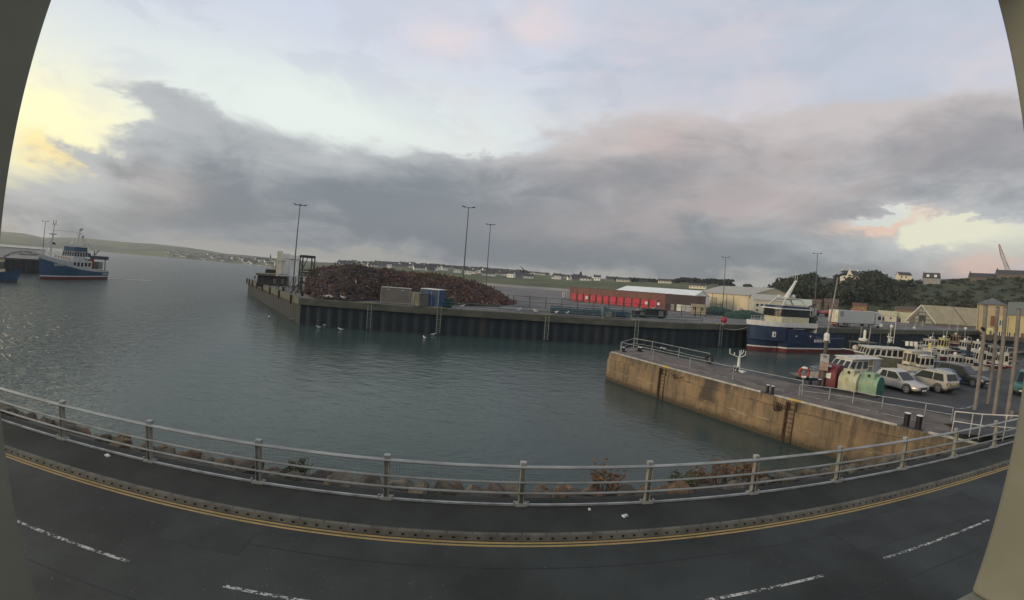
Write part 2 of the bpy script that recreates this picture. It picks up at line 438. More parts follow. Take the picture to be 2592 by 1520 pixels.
# ---- terrain: hills as (azimuth, distance) height fields through the skylines seen
def interp(pts, x):
    if x <= pts[0][0]: return pts[0][1]
    for (a, b), (c, d) in zip(pts, pts[1:]):
        if x <= c: return b + (d - b) * (x - a) / (c - a)
    return pts[-1][1]
from mathutils import noise as mnoise
class Hill:
    """bands: list of (r, [(az, el)...]) from foot to crest, r may be a list (az, r)"""
    def __init__(s, a0, a1, bands, rough=0.0): s.a0, s.a1, s.bands, s.rough = a0, a1, bands, rough
    def rz(s, a, t):
        k = len(s.bands) - 1; x = min(max(t, 0), 1) * k; i = min(int(x), k - 1); f = x - i
        def one(b):
            r = b[0] if not isinstance(b[0], list) else interp(b[0], a)
            e = b[1] if not isinstance(b[1], list) else interp(b[1], a)
            return r, (H + r * math.tan(R(e)))
        (r0, z0), (r1, z1) = one(s.bands[i]), one(s.bands[i + 1])
        r = r0 + (r1 - r0) * f; z = z0 + (z1 - z0) * f
        if s.rough and 0.02 < t: z += s.rough * math.sin(PI * min(1, t * 1.0)) * mnoise.noise(Vector((r * 0.03, a * 0.5, 0.3)))
        return r, z
    def at(s, a, t): r, z = s.rz(a, t); return pol(a, r, z)
    def z_at(s, a, r):
        lo, hi = 0.0, 1.0
        for _ in range(24):
            mid = (lo + hi) / 2
            if s.rz(a, mid)[0] < r: lo = mid
            else: hi = mid
        return s.rz(a, lo)[1]
    def mesh(s, name, m, na=90, nt_=16, skirt=True):
        mb_ = MB(); rings = []
        for i in range(na + 1):
            a = s.a0 + (s.a1 - s.a0) * i / na
            ring_ = [s.at(a, j / nt_) for j in range(nt_ + 1)]
            r, z = s.rz(a, 1.0)
            ring_.append(pol(a, r * 1.15, z * 0.8 - 3)); ring_.append(pol(a, r * 1.25, -5))
            r, z = s.rz(a, 0.0); ring_.insert(0, pol(a, r - 0.5, min(z, 0) - 4))
            rings.append(ring_)
        mb_.loft(rings, caps=False)
        return struct(mb_.build(name, m, smooth=True))
def ae(lst, de=0.0): return [(AZEL(x, y)[0], AZEL(x, y)[1] + de) for x, y in lst]

sky_left = ae([(8, 587), (61, 591), (110, 602), (158, 601), (207, 602), (256, 607), (300, 612), (392, 618), (475, 627), (520, 634), (576, 643), (620, 646), (685, 653), (712, 656), (760, 660)])
field_m = mat('far_fields', (0.105, 0.112, 0.050), 0.95, var=0, vs=0.006, col2=(0.042, 0.060, 0.042), stretch=(1, 1, 9), lo=0.42, hi=0.58)
shore_r = [(-66, 1600), (-53, 1520), (-42, 1200), (-34, 760), (-30, 700)]
hill_left = Hill(-67, -28.5, [(shore_r, [(a, math.degrees(math.atan((W + 0.6 - H) / interp(shore_r, a)))) for a in range(-67, -27)]),
                              ([(a, r * 1.12) for a, r in shore_r], [(a, e * 0.35 - 0.1) for a, e in sky_left]),
                              ([(a, r * 1.5) for a, r in shore_r], sky_left)])
hill_left.mesh('hill', field_m, 110, 12)
# sand and surf at the foot of the far town
mb = MB()
mb.loft([[pol(a, interp(shore_r, a) - 26, W + 0.15), pol(a, interp(shore_r, a) + 4, W + 0.75)] for a in [x * 0.5 for x in range(-76, -62)]], caps=False)
struct(mb.build('beach', mat('surf_and_sand', (0.42, 0.42, 0.40), 0.9, var=0.4, vs=0.05)))

sky_mid = ae([(700, 656), (788, 664), (850, 665.5), (958, 668), (1028, 669), (1171, 679), (1320, 690), (1439, 702), (1505, 705), (1597, 709), (1717, 711), (1800, 714), (1850, 724), (1900, 728), (1955, 730)])
foot_mid = ae([(700, 690), (900, 705), (1100, 716), (1280, 727), (1440, 737), (1560, 745), (1700, 752), (1800, 757), (1960, 765)])
bank_mid = ae([(700, 672), (860, 678), (1000, 684), (1150, 692), (1230, 699), (1350, 707), (1430, 710), (1500, 712), (1600, 716), (1700, 720), (1800, 724), (1960, 738)])
grass_m = mat('bank_grass', (0.080, 0.092, 0.030), 0.95, var=0, vs=0.022, col2=(0.046, 0.060, 0.024), lo=0.38, hi=0.62, bump=0.4, bs=0.6)
hill_mid = Hill(-34, 34, [(330, foot_mid), (440, bank_mid), (900, sky_mid)])
hill_mid.mesh('hill', grass_m, 150, 14)

sky_right = ae([(1900, 731), (1955, 731), (1992, 716), (2030, 708), (2074, 702), (2121, 706), (2150, 712), (2188, 702), (2219, 698), (2250, 712), (2271, 711), (2312, 711), (2338, 710), (2393, 707), (2465, 703.5), (2532, 694), (2592, 696), (2680, 690)])
foot_right = ae([(1900, 775), (1990, 775), (2100, 782), (2250, 800), (2400, 806), (2592, 812), (2680, 812)])
scrub_m = mat('scrub_hillside', (0.040, 0.048, 0.017), 0.95, var=0, vs=0.035, col2=(0.024, 0.032, 0.012), lo=0.36, hi=0.62, bump=0.6, bs=0.4)
hill_right = Hill(28, 69, [(232, foot_right), (300, [(a, 0.5 * (interp(foot_right, a) + e) + 0.2) for a, e in sky_right]), (390, sky_right)], rough=2.5)
hill_right.mesh('hill', scrub_m, 130, 22)

# ---- far quay: deck ground
QL = [(-74, 97.5), (-32.6, 55.6), (0, 59.9), (27, 62.3), (41, 65.7), (89, 72.2), (140, 79.5)]   # its edge over the water
deck_m = mat('quay_deck', (0.145, 0.137, 0.128), 0.85, var=0.45, vs=0.12, spec=0.3)
def deck_at(a, r): return pol(a, r)
mb = MB()
mb.raw([(x, y, QZ) for x, y in QL] + [(260, 120, QZ), (250, 210, QZ), (180, 300, QZ), (0, 345, QZ), (-120, 320, QZ), (-95, 200, QZ), (-66, 108, QZ)],
       [tuple(range(14))])
struct(mb.build('quay_ground', deck_m))
# beach strip behind the quay, foot of the grass bank
mb = MB()
mb.loft([[pol(a, 262, QZ + 0.05), pol(a, 300, QZ + 0.35), pol(a, 338, QZ + 0.9)] for a in range(-16, 12)], caps=False)
struct(mb.build('shore_road', mat('pale_track', (0.24, 0.22, 0.19), 0.9, var=0.35, vs=0.05)))

# ---- far quay wall: a thing
cap_m = mat('cap_concrete', (0.105, 0.102, 0.076), 0.85, var=0, vs=0.5, col2=(0.072, 0.078, 0.058), bump=0.2, stretch=(1, 1, 2.5), lo=0.4, hi=0.62)
pile_m = mat('sheet_piling', (0.020, 0.030, 0.036), 0.7, var=0, vs=0.30, col2=(0.050, 0.048, 0.044), stretch=(1.6, 1.6, 0.12), lo=0.50, hi=0.74, spec=0.3)
wall = thing('quay_wall', 'long sheet piled quay wall with a stained concrete capping beam', 'quay wall', (0, 56, W))
WO = Vector((0, 56, W))
def wl(p, z=0.0): return Vector((p[0], p[1], z)) - WO
def edge_pt(d):
    """point on the quay edge at run d from its far left end"""
    for a, b in zip(QL, QL[1:]):
        L = math.dist(a, b)
        if d <= L: return Vector((a[0] + (b[0] - a[0]) * d / L, a[1] + (b[1] - a[1]) * d / L, 0)), Vector((b[0] - a[0], b[1] - a[1], 0)).normalized()
        d -= L
    return Vector((QL[-1][0], QL[-1][1], 0)), Vector((1, 0, 0))
RUN = sum(math.dist(a, b) for a, b in zip(QL, QL[1:]))
def run_of_x(x):
    """run along the front (x > -32) for a given x"""
    d = math.dist(QL[0], QL[1])
    for a, b in zip(QL[1:], QL[2:]):
        if x <= b[0]: return d + math.dist(a, b) * (x - a[0]) / (b[0] - a[0])
        d += math.dist(a, b)
    return d
# corrugated piling
mb = MB(); pts = []; d = 0.0; k = 0
while d < RUN:
    p, t = edge_pt(d); nrm = Vector((t.y, -t.x, 0)); o_ = (0.0, 0.17, 0.17, 0.0)[k % 4]
    pts.append(p + nrm * (o_ - 0.10)); d += (0.55, 0.28, 0.55, 0.28)[k % 4]; k += 1
mb.loft([[wl(p, -0.42), wl(p, -6)] for p in pts], caps=False)
mb.build('sheet_piling', pile_m, wall)
mb = MB()
prof = []
for i in range(len(QL)):
    a = Vector((*QL[max(i - 1, 0)], 0)); b = Vector((*QL[i], 0)); c = Vector((*QL[min(i + 1, len(QL) - 1)], 0))
    t = ((b - a).normalized() if i else Vector()) + ((c - b).normalized() if i < len(QL) - 1 else Vector()); t.normalize()
    nrm = Vector((t.y, -t.x, 0))
    prof.append([wl(b + nrm * 0.42, -0.46), wl(b + nrm * 0.42, QZ + 0.0), wl(b + nrm * 0.36, QZ + 0.06), wl(b - nrm * 0.7, QZ + 0.06), wl(b - nrm * 0.7, -0.46)])
mb.loft(prof, close=True)
mb.build('capping_beam', cap_m, wall)
# timber fenders on the end face
fend_m = mat('fender_timber', (0.045, 0.036, 0.026), 0.9)
for d in (1.2, 6, 12, 19, 27, 36, 45, 54.5):
    p, t = edge_pt(d); nrm = Vector((t.y, -t.x, 0))
    mb = MB(); mb.box(wl(p + nrm * 0.55, -0.1), (0.5, 0.26, 1.5), math.atan2(t.y, t.x)); mb.build('fender', fend_m, wall)
# ladders
lad_m = mat('ladder_steel', (0.17, 0.20, 0.19), 0.6, var=0.4, vs=3)
lad_y = mat('ladder_head_paint', (0.24, 0.215, 0.09), 0.7)
for px in (967, 1131, 1378, 1604, 1784, 1880, 2160):
    x = AT(px, 800, 66).x if px < 1700 else AT(px, 820, 78 + (px - 1780) * 0.1).x
    d = run_of_x(x); p, t = edge_pt(d); nrm = Vector((t.y, -t.x, 0)); q0 = p + nrm * 0.62
    lad = MB()
    for s in (-0.28, 0.28): lad.tube([wl(q0 + t * s, QZ + 0.3), wl(q0 + t * s, -3.3)], 0.05, 4)
    for j in range(11): lad.tube([wl(q0 - t * 0.28, -3.1 + j * 0.33), wl(q0 + t * 0.28, -3.1 + j * 0.33)], 0.03, 4)
    lo_ = lad.build('ladder', lad_m, wall)
    mb = MB(); mb.box(wl(p + nrm * 0.36, QZ + 0.10), (1.5, 0.5, 0.14), math.atan2(t.y, t.x)); mb.build('ladder_head', lad_y, lo_)

# ---- stone pier in the near harbour
pierw_m = bpy.data.materials.new('pier_wall_concrete'); pierw_m.use_nodes = True
def _pw():
    nt = pierw_m.node_tree; nt.nodes.clear(); q = G(nt)
    b = q.n('ShaderNodeBsdfPrincipled'); o = q.n('ShaderNodeOutputMaterial'); nt.links.new(b.outputs[0], o.inputs[0]); b.inputs['Roughness'].default_value = 0.9
    t = q.n('ShaderNodeTexCoord'); mp = q.n('ShaderNodeMapping'); mp.inputs['Scale'].default_value = (1.5, 1.5, 0.20); nt.links.new(t.outputs['Object'], mp.inputs[0])
    sx = q.n('ShaderNodeSeparateXYZ'); nt.links.new(t.outputs['Object'], sx.inputs[0]); z = sx.outputs[2]
    st = q.ramp(q.noise(mp.outputs[0], 1.6, 6, 0.65), 0.44, 0.66)
    br = q.ramp(q.noise(t.outputs['Object'], 0.35, 5, 0.6), 0.36, 0.62)
    c = q.mix(br, (0.270, 0.185, 0.100), (0.185, 0.135, 0.082))
    c = q.mix(q.mul(st, 0.85), c, (0.085, 0.066, 0.045))
    top = q.m('MULTIPLY', q.ramp(z, 2.0, 2.7), q.ramp(q.noise(mp.outputs[0], 2.6, 5, 0.7), 0.36, 0.60))
    c = q.mix(q.mul(top, 0.85), c, (0.062, 0.052, 0.038))
    low = q.ramp(q.add(z, q.mul(q.noise(t.outputs['Object'], 1.3, 5), 0.9)), 1.25, 0.75)
    c = q.mix(q.mul(low, 0.75), c, (0.105, 0.075, 0.045))
    wet = q.ramp(q.add(z, q.mul(q.noise(mp.outputs[0], 3.0, 5), 0.7)), 0.78, 0.52)
    c = q.mix(q.mul(wet, 0.75), c, (0.035, 0.030, 0.020))
    pv = q.n('ShaderNodeVectorMath', operation='DOT_PRODUCT'); nt.links.new(t.outputs['Object'], pv.inputs[0]); pv.inputs[1].default_value = tuple(pdv_w)
    al = q.add(pv.outputs['Value'], q.mul(q.noise(t.outputs['Object'], 1.1, 4), 0.9))
    seep = q.mul(q.ramp(q.m('ABSOLUTE', q.m('SUBTRACT', al, seep_s)), 1.0, 0.35), q.ramp(z, 0.7, 1.3))
    c = q.mix(q.mul(seep, 0.85), c, (0.040, 0.036, 0.030))
    salt = q.mul(q.ramp(q.m('ABSOLUTE', q.m('SUBTRACT', q.add(z, q.mul(q.noise(t.outputs['Object'], 0.8, 5), 0.6)), 1.35)), 0.10, 0.02), q.ramp(q.noise(t.outputs['Object'], 0.5, 3), 0.48, 0.6))
    c = q.mix(q.mul(salt, 0.45), c, (0.34, 0.29, 0.20))
    # pour lines
    for zl, k in ((2.12, 0.55), (1.02, 0.35)):
        ln = q.ramp(q.m('ABSOLUTE', q.m('SUBTRACT', q.add(z, q.mul(q.noise(t.outputs['Object'], 0.9, 4), 0.25)), zl + 0.12)), 0.035, 0.012)
        c = q.mix(q.mul(q.mul(ln, q.ramp(q.noise(t.outputs['Object'], 0.6, 3), 0.42, 0.55)), k * 1.5), c, (0.04, 0.032, 0.022))
    nt.links.new(c, b.inputs['Base Color'])
    bm_ = q.n('ShaderNodeBump'); bm_.inputs['Strength'].default_value = 0.5; bm_.inputs['Distance'].default_value = 0.06
    nt.links.new(q.noise(t.outputs['Object'], 5, 7, 0.65), bm_.inputs['Height']); nt.links.new(bm_.outputs[0], b.inputs['Normal'])
PA = P(1543, 892, PZ); PB = P(2005, 1015, PZ)
pdv_w = Vector((PB.x - PA.x, PB.y - PA.y, 0)).normalized(); seep_s = (P(1812, 985, -1.6) - PA).dot(pdv_w) + 0.4
_pw()
pier_deck_m = mat('pier_deck', (0.135, 0.115, 0.096), 0.88, var=0.35, vs=0.7, bump=0.3, bs=14)
PA = P(1543, 892, PZ); PB = P(2005, 1015, PZ)
pdv = Vector((PB.x - PA.x, PB.y - PA.y, 0)).normalized()          # along the pier towards the shore
pnv = Vector((-pdv.y, pdv.x, 0))                                   # towards its far side
if pnv.y < 0: pnv = -pnv
PO = Vector((PA.x, PA.y, W))
PLEN = 28.0
def PP(s, n, z=PZ): return Vector((PA.x, PA.y, z)) + pdv * s + pnv * n
def pl(s, n, z): return PP(s, n, z) - PO
pier = thing('pier', 'stained brown concrete pier with a flat deck running out into the harbour', 'pier', PO)
PW_ = 5.6
batter = 0.28
mb = MB(); ks = 28
ringA = []
for i in range(ks + 1):
    s = PLEN * i / ks
    ringA.append([pl(s, -batter, W - 2.2), pl(s, -0.18, -1.45), pl(s, -0.06, -1.43), pl(s, 0, PZ)])
mb.loft(ringA, caps=False)
mb.loft([[pl(0, -batter, W - 2.2), pl(0, -0.18, -1.45), pl(0, -0.06, -1.43), pl(0, 0, PZ)], [pl(-2.0, PW_ - 0.6, W - 2.2), pl(-2.0, PW_ - 0.6, -1.45), pl(-2.0, PW_ - 0.6, -1.43), pl(-2.0, PW_ - 0.6, PZ)],
         [pl(0.4, PW_, W - 2.2), pl(0.4, PW_, -1.45), pl(0.4, PW_, -1.43), pl(0.4, PW_, PZ)], [pl(PLEN, PW_, W - 2.2), pl(PLEN, PW_, -1.45), pl(PLEN, PW_, -1.43), pl(PLEN, PW_, PZ)]], caps=False)
mb.build('wall', pierw_m, pier)
mb = MB(); mb.raw([pl(0, 0, PZ), pl(PLEN, 0, PZ), pl(PLEN, PW_, PZ), pl(0.4, PW_, PZ), pl(-2, PW_ - 0.6, PZ)], [(0, 1, 2, 3, 4)])
mb.build('deck', pier_deck_m, pier)
galv = mat('galvanised_steel', (0.36, 0.37, 0.37), 0.5, metal=0.35, var=0.3, vs=2.5)
galv_d = mat('dull_galvanised_steel', (0.215, 0.210, 0.190), 0.6, metal=0.2, var=0.3, vs=2.0)
yel_edge = mat('yellow_edge_paint', (0.45, 0.33, 0.10), 0.7)
black_m = mat('black_paint', (0.012, 0.012, 0.013), 0.5, var=0.2)
white_m = mat('white_paint', (0.62, 0.62, 0.58), 0.5, var=0.12, vs=2)
rust_m = mat('rusty_steel', (0.060, 0.036, 0.024), 0.85, var=0.4, vs=4)
# edge rail strip along the near edge with the gap at the mooring posts, yellow over the ladders
def psn(px, py, z=PZ):
    p = P(px, py, z) - PP(0, 0, z); return p.dot(pdv), p.dot(pnv)
lads = [psn(1690, 930)[0], psn(2010, 1016)[0]]
bolls = [psn(1935, 1000)[0], psn(2310, 1082)[0]]
segs = [(0.2, bolls[0] - 0.5), (bolls[0] + 0.5, bolls[1] - 0.7), (bolls[1] + 0.9, bolls[1] + 3.3)]
for a, b in segs:
    mb = MB(); mb.extr([(-0.06, 0.0), (-0.06, 0.10), (0.06, 0.12), (0.06, 0.0)], pl(a, 0.12, PZ), pl(b, 0.12, PZ)); eo = mb.build('edge_rail', galv, pier)
    for l in lads:
        if a < l < b:
            mb = MB(); mb.extr([(-0.066, 0.0), (-0.066, 0.106), (0.066, 0.126), (0.066, 0.0)], pl(l - 0.35, 0.12, PZ), pl(l + 0.45, 0.12, PZ)); mb.build('painted_length', yel_edge, eo)
for i, l in enumerate(lads):
    mb = MB()
    for s in (-0.22, 0.22): mb.tube([pl(l + s, -0.16, PZ - 0.05), pl(l + s, -0.30, W - 0.5)], 0.045, 5)
    for j in range(9): mb.tube([pl(l - 0.22, -0.2, W + 0.1 + j * 0.3), pl(l + 0.22, -0.2, W + 0.1 + j * 0.3)], 0.028, 4)
    mb.build('ladder', rust_m, pier)
    mb = MB(); mb.box(pl(l - 0.34, -0.15, -2.2), (0.10, 0.30, 2.6), math.atan2(pdv.y, pdv.x)); mb.build('fender_post', rust_m, pier)
# hanging chain loops
def chain_loop(s, n_, z0, w_, d_):
    mb_ = MB(); mb_.tube([pl(s - w_ * math.cos(t * PI / 8), n_ - 0.02 * (t % 2), z0 - d_ * math.sin(t * PI / 8)) for t in range(9)], 0.04, 5); return mb_
sl = psn(1957, 1010)[0]
for j in range(3): chain_loop(sl + j * 0.16, -0.26, -1.05 - 0.05 * j, 0.14, 0.62 - 0.1 * j).build('chain', rust_m, pier)
chain_loop(psn(1706, 940)[0], -0.26, -1.0, 0.12, 0.42).build('chain', rust_m, pier)
chain_loop(psn(1712, 941)[0], -0.26, -1.05, 0.55, 0.25).build('chain', rust_m, pier)

# car park beside the pier, falling gently from the road
def pc(px, py, z=PZ): return P(px, py, z)
mb = MB()
e0 = PP(9.5, PW_ - 0.02); far_a = Vector((24.2, 27.6, PZ)); 
cp = [PP(PLEN - 4.5, 0.0, -0.55), RN(24.6, 9.42, -0.02), RN(75, 9.42, -0.02), Vector((80, 40, PZ)), Vector((60, 31.5, PZ)), Vector((40, 29.2, PZ)), far_a, PP(16.0, PW_ - 0.02), PP(17, PW_ - 0.02), PP(22, PW_ - 0.02)]
inner = [PP(20, PW_, PZ), Vector((30, 19, PZ)), Vector((60, 21, PZ))]
mb.raw([(24.2, 27.6, PZ - .004), (40, 29.2, PZ - .004), (60, 31.5, PZ - .004), (80, 40, PZ - .004), (82, 22, PZ - .004), (45, 17.8, PZ - .004), (30, 16.2, PZ - .004), (24.6, 16.4, PZ - .004), tuple(PP(22.0, PW_ - .3, PZ - .004)), tuple(PP(12.0, PW_ - .3, PZ - .004)),
        tuple(RN(75, 9.40, -0.015)), tuple(RN(24.6, 9.40, -0.015)), tuple(PP(26.8, 0, -0.5)), tuple(PP(26.5, 2.5, -0.6))],
       [tuple(range(10)), (4, 5, 10), (5, 6, 10), (6, 11, 10), (6, 7, 11), (7, 13, 11), (13, 12, 11)])
mb.loft([[(x, y, PZ - .004), (x, y, -5.5)] for x, y in ((22.5, 27.2), (24.2, 27.6), (40, 29.2), (60, 31.5), (80, 40))], caps=False)
struct(mb.build('car_park_ground', mat('car_park_tarmac', (0.052, 0.053, 0.054), 0.85, var=0.35, vs=0.25, bump=0.3, bs=40)))

# ---- rock bank under the railing
bank_m = mat('rock_bank_rubble', (0.075, 0.066, 0.052), 0.95, var=0, vs=1.4, col2=(0.030, 0.028, 0.023), bump=1.0, bs=3)
mb = MB(); rings = []
for i in range(91):
    s = SA + (24.6 - SA) * i / 90
    rings.append([RN(s, 9.42 + 0.0, -0.12), RN(s, 10.4, -0.5 + 0.15 * mnoise.noise(Vector((s, 1, 0)))), RN(s, 12.2 + 0.5 * mnoise.noise(Vector((s * .5, 2, 0))), -1.7), RN(s, 14.6 + 0.6 * mnoise.noise(Vector((s * .4, 3, 0))), -3.0), RN(s, 17.5, -4.6)])
mb.loft(rings, caps=False)
struct(mb.build('rock_bank', bank_m))

# ================================================================== FOREGROUND
# ---- the window opening the camera looks through
jamb_m = mat('window_reveal_paint', (0.19, 0.19, 0.145), 0.8, var=0.12, vs=1.2)
win = thing('window_opening', 'pale painted window reveals standing at both edges of the view', 'window opening', RN(0, 1.25, 3.0))
WQ = RN(0, 1.25, 3.0)
aL = math.tan(R(-63.8) + RAIL_A); aR = math.tan(R(63.35) + RAIL_A)
n0, n1 = 1.02, 1.45
sL, sR = aL * n1, aR * n1
sill_z = H - 0.5275 * math.hypot(sR, n1)
def wbox(s0, s1, z0, z1, name, bev=0.03, na=n0, nb=n1):
    mb_ = MB(); mb_.box(RN((s0 + s1) / 2, (na + nb) / 2, (z0 + z1) / 2) - WQ, (s1 - s0, nb - na, z1 - z0), RAIL_A)
    return mb_.build(name, jamb_m, win, bevel=bev)
wbox(sL - 1.2, sL, sill_z, 8.2, 'jamb'); wbox(sR, sR + 1.2, sill_z, 8.2, 'jamb')
wbox(sL - 1.2, sR + 1.2, 8.2, 8.9, 'lintel'); wbox(sL - 1.2, sR + 1.2, 0.0, sill_z, 'sill', 0.02)

# ---- parapet railing along the footpath
POST_S, POST_0 = 3.34552, -12.06339
posts = [POST_0 + POST_S * k for k in range(-7, 12)]
rail = thing('railing', 'long galvanised three rail railing with mesh infill along the footpath', 'railing', RN(0, 9.11, 0), 0)
RO = RN(0, 9.11, 0)
def rl(s, n, z): return RN(s, n, z) - RO
s_end = posts[-1]
rail_m = mat('railing_aluminium', (0.29, 0.30, 0.28), 0.5, metal=0.25, var=0.25, vs=1.2)
post_m = mat('railing_post', (0.27, 0.26, 0.215), 0.6, metal=0.1, var=0.25, vs=2)
for k, s in enumerate(posts):
    mb = MB()
    for dx, w_ in ((-0.055, 0.016), (0.055, 0.016)): mb.raw(*(lambda a: (a, [(3, 2, 1, 0), (4, 5, 6, 7), (0, 1, 5, 4), (1, 2, 6, 5), (2, 3, 7, 6), (3, 0, 4, 7)]))(
        [rl(s + dx + a * w_ / 2, 9.11 + b * 0.06 + (z * 0.05), z) for z in (0.0, 1.0) for a, b in ((-1, -1), (1, -1), (1, 1), (-1, 1))]))
    mb.box(rl(s, 9.135, 0.5), (0.10, 0.012, 1.0), RAIL_A)
    mb.box(rl(s, 9.11, 0.012), (0.30, 0.24, 0.024), RAIL_A)
    po = mb.build('post', post_m, rail)
    mb = MB(); mb.box(rl(s, 9.19, 1.085), (0.16, 0.14, 0.10), RAIL_A); mb.build('rail_clamp', rail_m, po, bevel=0.015)
    mb = MB()
    for a in (-0.17, 0.17): MB().box(rl(s + a, 9.06, 0.06), (0.05, 0.05, 0.10), RAIL_A).build('anchor_bolt', rail_m, po)
mb = MB(); oval = [(0.066 * math.cos(t * PI / 6), 0.034 * math.sin(t * PI / 6)) for t in range(12)]
mb.extr(oval, rl(posts[0] - 1, 9.13, 1.02), rl(s_end + 0.35, 9.13, 1.02)); mb.build('top_rail', rail_m, rail, smooth=True)
for z in (0.635, 0.345):
    mb = MB(); mb.tube([rl(posts[0] - 1, 9.05, z), rl(s_end + 0.2, 9.05, z)], 0.031, 8); mb.build('lower_rail', rail_m, rail, smooth=True)
mb = MB(); mb.box(rl((posts[0] + s_end) / 2, 9.04, 0.035), (s_end - posts[0] + 1.4, 0.05, 0.05), RAIL_A); mb.build('bottom_rail', galv, rail)
mesh_m = mat('mesh_wire', (0.16, 0.16, 0.145), 0.6)
for a, b in zip(posts, posts[1:]):
    mb = MB(); n_ = 44
    for i in range(n_ + 1):
        s = a + 0.09 + (b - a - 0.18) * i / n_
        mb.raw([rl(s - .0022, 9.165, 0.04), rl(s + .0022, 9.165, 0.04), rl(s + .0022, 9.165, 0.97), rl(s - .0022, 9.165, 0.97)], [(0, 1, 2, 3)])
    for i in range(13):
        z = 0.05 + i * 0.075
        mb.raw([rl(a + .07, 9.163, z - .002), rl(b - .07, 9.163, z - .002), rl(b - .07, 9.163, z + .002), rl(a + .07, 9.163, z + .002)], [(0, 1, 2, 3)])
    mb.build('mesh_panel', mesh_m, rail)
# white handrail of the steps at the railing's end
hr_m = mat('handrail_white', (0.50, 0.50, 0.46), 0.5, var=0.2)
h1 = RN(s_end + 0.3, 9.13, 0.98); h2 = P(2487, 1049, 0.75); h3 = P(2418, 1042, 0.55); h3b = Vector((h3.x, h3.y, -0.45)); h2b = Vector((h2.x, h2.y, -0.3))
hb = thing('handrail', 'white tubular handrail guarding the steps at the right end of the railing', 'handrail', h3b)
mb = MB(); mb.tube([h1 - h3b, h2 - h3b, h3 - h3b], 0.03, 6); mb.tube([Vector((0, 0, 0.5)), h2 - h3b - Vector((0, 0, 0.55)), h1 - h3b - Vector((0, 0, 0.6))], 0.026, 6); mb.build('rail', hr_m, hb, smooth=True)
for a in (h3, h2, (h2 + h1) / 2, (h3 + h2 * 2) / 3):
    mb = MB(); mb.tube([Vector((a.x, a.y, -0.5)) - h3b, a - h3b], 0.026, 6); mb.build('post', hr_m, hb, smooth=True)

# ---- boulders, weeds, litter
rock_cols = [((0.165, 0.140, 0.100), (0.065, 0.057, 0.044)), ((0.200, 0.125, 0.068), (0.060, 0.045, 0.032)), ((0.120, 0.105, 0.070), (0.045, 0.040, 0.030)), ((0.095, 0.075, 0.060), (0.032, 0.027, 0.024))]
rock_mats = [mat('boulder_stone_%s' % n, c, 0.9, var=0, vs=2.2, col2=d, bump=0.8, bs=7) for n, (c, d) in zip(('buff', 'orange', 'olive', 'grey'), rock_cols)]
rock_me = []
for v in range(7):
    bm = bmesh.new(); bmesh.ops.create_icosphere(bm, subdivisions=3, radius=0.5)
    rnd = random.Random(v); cuts = [(Vector((rnd.gauss(0, 1), rnd.gauss(0, 1), rnd.gauss(0, 1))).normalized(), rnd.uniform(0.24, 0.40)) for _ in range(11)]
    for p_ in bm.verts:
        for nv, dd in cuts:
            e_ = p_.co.dot(nv) - dd
            if e_ > 0: p_.co -= nv * e_ * 0.92
        p_.co *= 1 + 0.10 * mnoise.noise(p_.co * 4 + Vector((v * 9, 0, 0)))
    me = bpy.data.meshes.new('boulder'); bm.to_mesh(me); bm.free()
    me.materials.append(rock_mats[v % 4]); me.polygons.foreach_set('use_smooth', [True] * len(me.polygons))
    try: me.set_sharp_from_angle(angle=R(16))
    except Exception: pass
    rock_me.append(me)
rnd = random.Random(11)
def bank_z(n): return interp([(9.4, -0.12), (10.4, -0.5), (12.2, -1.7), (14.6, -3.0), (17.5, -4.6)], n)
nrock = 0
for row, n_ in enumerate((10.3, 11.2, 12.2, 13.2, 14.3, 15.3)):
    s = -33.0 + rnd.random()
    while s < 19.5:
        sz = rnd.uniform(0.42, 0.95) * (1.0 + 0.05 * row)
        if rnd.random() < 0.86:
            n2 = n_ + rnd.uniform(-0.4, 0.4)
            if s > 12: n2 = min(n2, 13.4)
            o = bpy.data.objects.new('boulder', rock_me[rnd.randrange(7)]); COL.objects.link(o)
            o.location = RN(s, n2, bank_z(n2) + 0.05 * sz); o.rotation_euler = (rnd.uniform(-.5, .5), rnd.uniform(-.5, .5), rnd.uniform(0, 6.28))
            o.scale = (sz * rnd.uniform(0.9, 1.5), sz * rnd.uniform(.7, 1.1), sz * rnd.uniform(0.55, 0.9))
            tag(o, 'rough brown boulder in the rock bank below the railing', 'boulder', 'boulders of the rock bank')
            nrock += 1
        s += sz * rnd.uniform(0.95, 1.6)
weed_m = mat('dry_weed', (0.16, 0.085, 0.040), 0.9, var=0.5, vs=4)
weed_g = mat('green_weed', (0.075, 0.085, 0.035), 0.9, var=0.4, vs=4)
